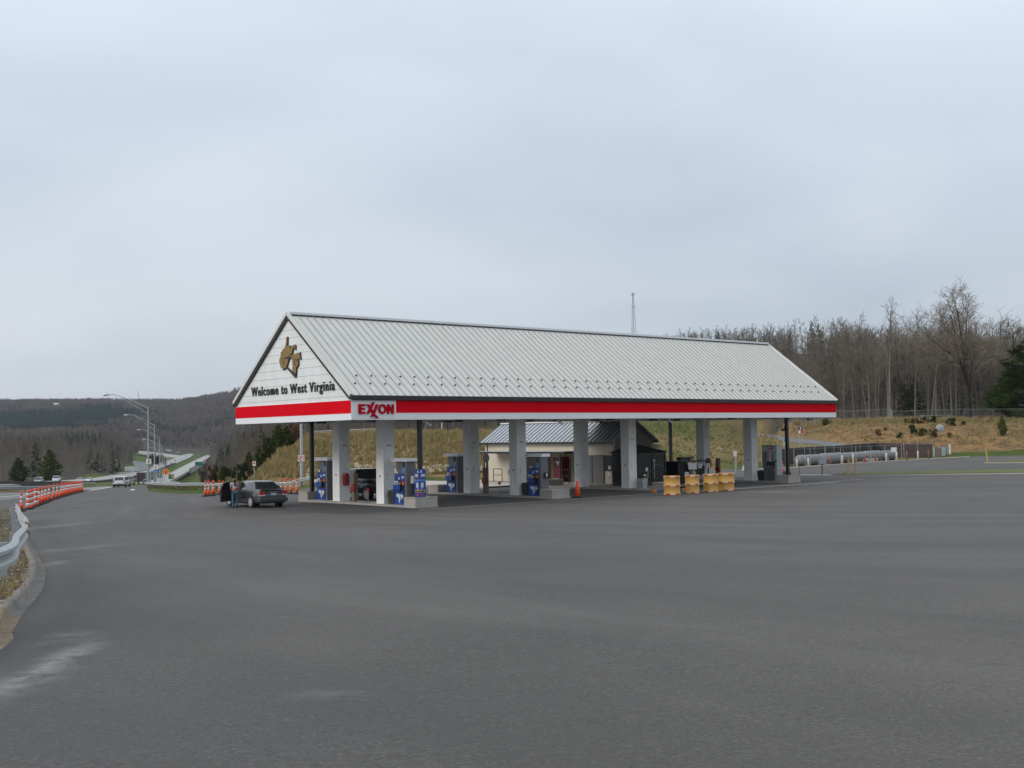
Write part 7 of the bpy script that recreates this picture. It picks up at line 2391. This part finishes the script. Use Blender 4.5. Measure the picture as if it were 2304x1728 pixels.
# far hillsides
def fk(x, y):
    n = vnoise(x, y, 210, 4) + vnoise(x, y, 60, 8) * .35
    if n > .42 - (.35 if 1750 < y < 2250 else 0): return rnd.choice((3, 4))
    return rnd.choice((0, 1, 0, 1, 2))
pts = scatter(-300, 800, 1500, 3120, 24, lambda x, y: not (1152 + x / y * F_PX > 300 and y < 1830 and 1152 + x / y * F_PX < 480), fk, .85, 1.2, sink=1)
mass('far_forest', pts, far_c, 5)

# --- bushes on the bank, one by one
def bush_at(k, u, v, wpx, hpx, label, y=None, name='bush', group=None):
    p = at(u, y) if y else hit(u, v, 0, 95)
    m_ = F_PX / p.y
    t = thing(name, label, 'bush', (p.x, p.y, p.z - .05), rnd.uniform(0, 6.28), group)
    t.scale = (wpx / m_ / 1.9, wpx / m_ / 1.9, hpx / m_ / 1.25)
    put(k[0], 'stem', t); put(k[1], 'foliage', t)
    return t


bush_at(BUSH[2], 540, 0, 32, 38, 'round dark green bush at the foot of the bank left of the marker sign', y=128)
bush_at(BUSH[1], 563, 0, 18, 32, 'narrow dark brown bush right behind the marker sign', y=131)
bush_at(BUSH[1], 480, 0, 24, 40, 'orange brown bush at the grass edge beside the bridge', y=140)
bush_at(BUSH[0], 503, 0, 30, 40, 'olive bush between the orange brown and the round dark bush', y=139)
bush_at(BUSH[3], 460, 0, 22, 48, 'purple grey twiggy bush at the bridge end', y=150)
bush_at(BUSH[1], 668, 0, 30, 44, 'reddish brown bush on the crest beside the tall pole', y=138)
bush_at(BUSH[1], 650, 0, 30, 34, 'reddish bush on the crest, left of the one by the pole', y=142)
tree_thing(CEDAR, 604, 134, 'dark olive evergreen with wide base halfway up the bank', name='evergreen_shrub', cat='bush', s=.27, sxy=.95)
tree_thing(CEDAR, 583, 136, 'olive evergreen next to the dark one, further down the bank', name='evergreen_shrub', cat='bush', s=.25, sxy=.9)
tree_thing(CEDAR, 626, 137, 'bright olive evergreen in the middle of the bank thicket', name='evergreen_shrub', cat='bush', s=.29, sxy=1.0)
tree_thing(CEDAR, 645, 140, 'evergreen shrub near the top of the bank thicket', name='evergreen_shrub', cat='bush', s=.24, sxy=1.0)
tree_thing(PINE_N[0], 592, 145, 'taller dark evergreen at the back of the bank thicket', name='evergreen_shrub', cat='bush', s=.42, sxy=1.4)
tree_thing(CEDAR, 560, 143, 'mid green shrub behind the narrow brown bush', name='evergreen_shrub', cat='bush', s=.22, sxy=.9)
# shrubs on the clay slope, right
for (u, v, r, k, l) in ((1977, 980, 6, 1, 'brown shrub alone on the clay slope above the fence corner'), (2024, 986, 6, 2, 'dark shrub on the clay slope right above the fence corner post'), (2054, 976, 9, 2, 'large dark shrub mid slope, left of a similar pair'), (2075, 980, 9, 0, 'large olive shrub mid slope next to the dark one'),
                        (2101, 983, 8, 1, 'brownish shrub just left of the satellite dish'), (2136, 984, 5, 1, 'small shrub just right of the satellite dish'), (2041, 953, 5, 1, 'first small shrub of the line under the hilltop fence'), (2054, 953, 5, 2, 'second small shrub of the line under the hilltop fence'), (2067, 953, 6, 1, 'third small shrub of the line under the hilltop fence'),
                        (2083, 952, 6, 2, 'fourth small shrub of the line under the hilltop fence'), (2101, 951, 7, 2, 'rightmost shrub of the line under the hilltop fence'), (2140, 958, 8, 2, 'dark shrub alone high on the slope right of the dish'), (2168, 956, 4, 2, 'tiny shrub near the bench below the hilltop fence'),
                        (1858, 957, 8, 0, 'green shrub on the clay slope below the canopy corner'), (1820, 947, 6, 1, 'brown shrub at the slope top under the canopy end'), (1869, 946, 6, 1, 'dark shrub at the slope top right of the canopy end'), (1763, 969, 5, 1, 'small dark shrub behind the far downpipe'), (1992, 968, 3, 1, 'tiny shrub on the bare clay patch')):
    bush_at(BUSH[k], u, v, r * 2.3, r * 2.2, l, name='shrub', group='shrubs on the clay slope')
tree_thing(CEDAR, 2256, 165, 'cone shaped young evergreen on the slope at the right', name='young_conifer', cat='tree', s=.27, sxy=.65)

# --- chain link fence along the hilltop
hf = thing('chain_link_fence', 'long chain link fence along the hilltop below the woods', 'fence')
line = uy((1770, 240), (1830, 222), (1881, 203), (1945, 197), (2005, 191), (2010, 184), (2100, 183), (2206, 181), (2330, 178), (2450, 178))
pp = resample(line, 3.0); wm = MB().use('galvmat')
thinpost = MB().use('bridgedark').tube([(0, 0, 0), (0, 0, 1.9)], .022, 5).mesh('post')
for i, p in enumerate(pp):
    p.z = Gf(p.x, p.y); put(thinpost, 'post', hf, tuple(p), scale=(1, 1, .95 if i % 2 else .94))
for a, b in zip(pp, pp[1:]):
    wm.tube([a + Vector((0, 0, 1.8)), b + Vector((0, 0, 1.8))], .018, 4)
wm.build('rail', hf)
wm = MB().use('galvmat')
for a, b in zip(pp, pp[1:]):
    for k in range(12):
        for s in (0, 1):
            f0, f1 = (k / 12, (k + 4) / 12) if s == 0 else ((k + 4) / 12, k / 12)
            q0, q1 = a.lerp(b, min(1, f0)), a.lerp(b, min(1, f1))
            if f0 > 1 or f1 > 1: continue
            w = Vector((.004, 0, 0)); wm.quad(q0 - w, q0 + w, q1 + w + Vector((0, 0, 1.8)), q1 - w + Vector((0, 0, 1.8)))
o = wm.build('wire_mesh', hf); o['kind'] = 'stuff'
t = thing('picnic_bench', 'pale bench on the grass below the hilltop fence', 'bench', tuple(at(2105, 188)))
MB().use('galvmat').box(-2.4, 2.4, -.3, .3, .70, .76).build('seat', t); MB().use('galvmat').box(-2.2, -2.1, -.2, .2, 0, .7).box(2.1, 2.2, -.2, .2, 0, .7).build('leg', t)

# --- grass tufts, stones, litter
def tuft_mesh(seed, mt, n=16, h=.5, w=.03):
    global rnd
    keep = rnd; rnd = random.Random(seed); m = MB().use(mt)
    for i in range(n):
        a = rnd.uniform(0, 6.28); r = rnd.uniform(0, .18)
        ribbon_twig(m, Vector((r * cos(a), r * sin(a), 0)), Vector((rnd.uniform(-.5, .5), rnd.uniform(-.5, .5), 1)), h * rnd.uniform(.5, 1.1), w, 2, 0)
    rnd = keep
    return m.mesh('tuft')


tuft_c = kindset('tuft_kind', [tuft_mesh(81, 'tuft', 18, .45, .05), tuft_mesh(82, 'tuft', 14, .6, .05), tuft_mesh(83, 'tuftgreen', 20, .28, .05)])
P = []
def tufts(u0, u1, ya, yb, n, greenp, smin=.6, smax=1.4):
    for _ in range(n):
        u = rnd.uniform(u0, u1); y = rnd.uniform(ya(u), yb(u)); x = (u - 1152) / F_PX * y
        if u > 1650 and float(hill_road_z(np.array([x]), np.array([y]))[1][0]) > .45: continue
        P.append((x, y, Gf(x, y) - .02, rnd.uniform(smin, smax), rnd.uniform(0, 6.28), 2 if rnd.random() < greenp else rnd.choice((0, 1))))
bank_lo = lambda u: float(np.interp(u, [560, 640, 700, 850, 1050, 1250, 1450, 1700], [122, 114, 104, 99, 102, 108, 112, 124]))
bank_hi = lambda u: float(np.interp(u, [560, 640, 700, 850, 1050, 1250, 1450, 1700], [140, 136, 130, 128, 132, 190, 235, 250]))
tufts(560, 1100, bank_lo, bank_hi, 5200, .12)
tufts(1100, 1760, bank_lo, bank_hi, 3200, .35)
tufts(1780, 2330, lambda u: float(np.interp(u, [1780, 1880, 2000, 2330], [208, 178, 162, 156])), lambda u: float(np.interp(u, [1780, 1880, 2000, 2330], [245, 206, 198, 188])), 1100, .1)
tufts(1780, 2330, lambda u: float(np.interp(u, [1780, 1880, 2000, 2330], [232, 196, 184, 174])), lambda u: float(np.interp(u, [1780, 1880, 2000, 2330], [245, 206, 198, 188])), 1400, .1)
tufts(330, 560, lambda u: float(np.interp(u, [330, 400, 470, 560], [160, 122, 112, 108])), lambda u: float(np.interp(u, [330, 400, 470, 560], [185, 160, 150, 130])), 900, .85, .4, .8)
tufts(1880, 2330, lambda u: 92.8 - (u - 1880) * .004, lambda u: 96.5, 900, .75, .3, .6)
tufts(-60, 180, lambda u: float(np.interp(u, [-60, 60, 180], [126, 129, 185])), lambda u: float(np.interp(u, [-60, 60, 180], [133, 136, 192])), 700, .4, .4, .8)
mass('grass', P, tuft_c, 3)


def stone(seed):
    global rnd
    keep = rnd; rnd = random.Random(seed)
    bm = bmesh.new(); bmesh.ops.create_icosphere(bm, subdivisions=1, radius=.5)
    for v in bm.verts: v.co = v.co * rnd.uniform(.7, 1.25); v.co.z *= .6
    me = bpy.data.meshes.new('stone'); bm.to_mesh(me); bm.free(); me.materials.append(M['rock']); rnd = keep
    return me


stone_c = kindset('stone_kind', [stone(91), stone(92), stone(93)])
P = []
for _ in range(1000):
    u = rnd.uniform(690, 1080); y = float(np.interp(u, [700, 850, 1080], [105.5, 100, 103.5])) + abs(rnd.gauss(0, 2.2)); x = (u - 1152) / F_PX * y
    P.append((x, y, Gf(x, y) + .02, rnd.uniform(.25, .85) ** 1.2, rnd.uniform(0, 6.28), rnd.randrange(3)))
for (uc, yc, n, sp) in ((800, 110.5, 60, 9), (915, 111, 50, 14), (980, 110, 50, 20), (1640, 150, 40, 20)):
    for _ in range(n):
        u = rnd.gauss(uc, sp); y = yc + rnd.gauss(0, .8); x = (u - 1152) / F_PX * y
        P.append((x, y, Gf(x, y) - .05, rnd.uniform(.12, .55), rnd.uniform(0, 6.28), rnd.randrange(3)))
mass('rubble', P, stone_c, 3)
# leaf and twig litter on the gore soil, grit along the kerb
lm = MB().use('bushbrown')
lm.add([(-.03, 0, .004), (0, .018, .012), (.03, 0, .006), (0, -.018, .0)], [(0, 1, 2, 3)])
lm2 = MB().use('tuft'); lm2.add([(-.06, 0, .006), (-.06, .004, .006), (.06, .01, .012), (.06, .004, .01)], [(0, 1, 2, 3)])
litter_c = kindset('litter_kind', [lm.mesh('leaf'), lm2.mesh('twig'), stone(94), tuft_mesh(84, 'tuft', 7, .10, .006)])
P = []
for _ in range(7000):
    k = rnd.randrange(8, len(bed_r) - 2); p = bed_r[k].lerp(bed_r[k + 1], rnd.random()); w = rnd.uniform(.0, 1) ** 1.5 * 4
    x, y = p.x - w, p.y + w * .2; q = rnd.choice((0, 0, 0, 1, 1, 2, 3))
    P.append((x, y, Gf(x, y) + .14, rnd.uniform(.6, 1.4) * (.05 if q == 2 else 1), rnd.uniform(0, 6.28), q))
mass('leaf_litter', P, litter_c, 4)


# --- air: one closed box of even haze round everything on the ground
hb = MB().box(-2600, 3200, -60, 4560, -24, 190)
haze = hb.build('haze'); haze['kind'] = 'stuff'
hm = bpy.data.materials.new('haze'); hm.use_nodes = True
hn = hm.node_tree; hn.nodes.clear()
ho = hn.nodes.new('ShaderNodeOutputMaterial'); hv = hn.nodes.new('ShaderNodeVolumePrincipled')
hv.inputs['Color'].default_value = (.80, .88, 1.0, 1); hv.inputs['Density'].default_value = .00006
hv.inputs['Anisotropy'].default_value = .2
hn.links.new(hv.outputs[0], ho.inputs['Volume'])
haze.data.materials.append(hm)
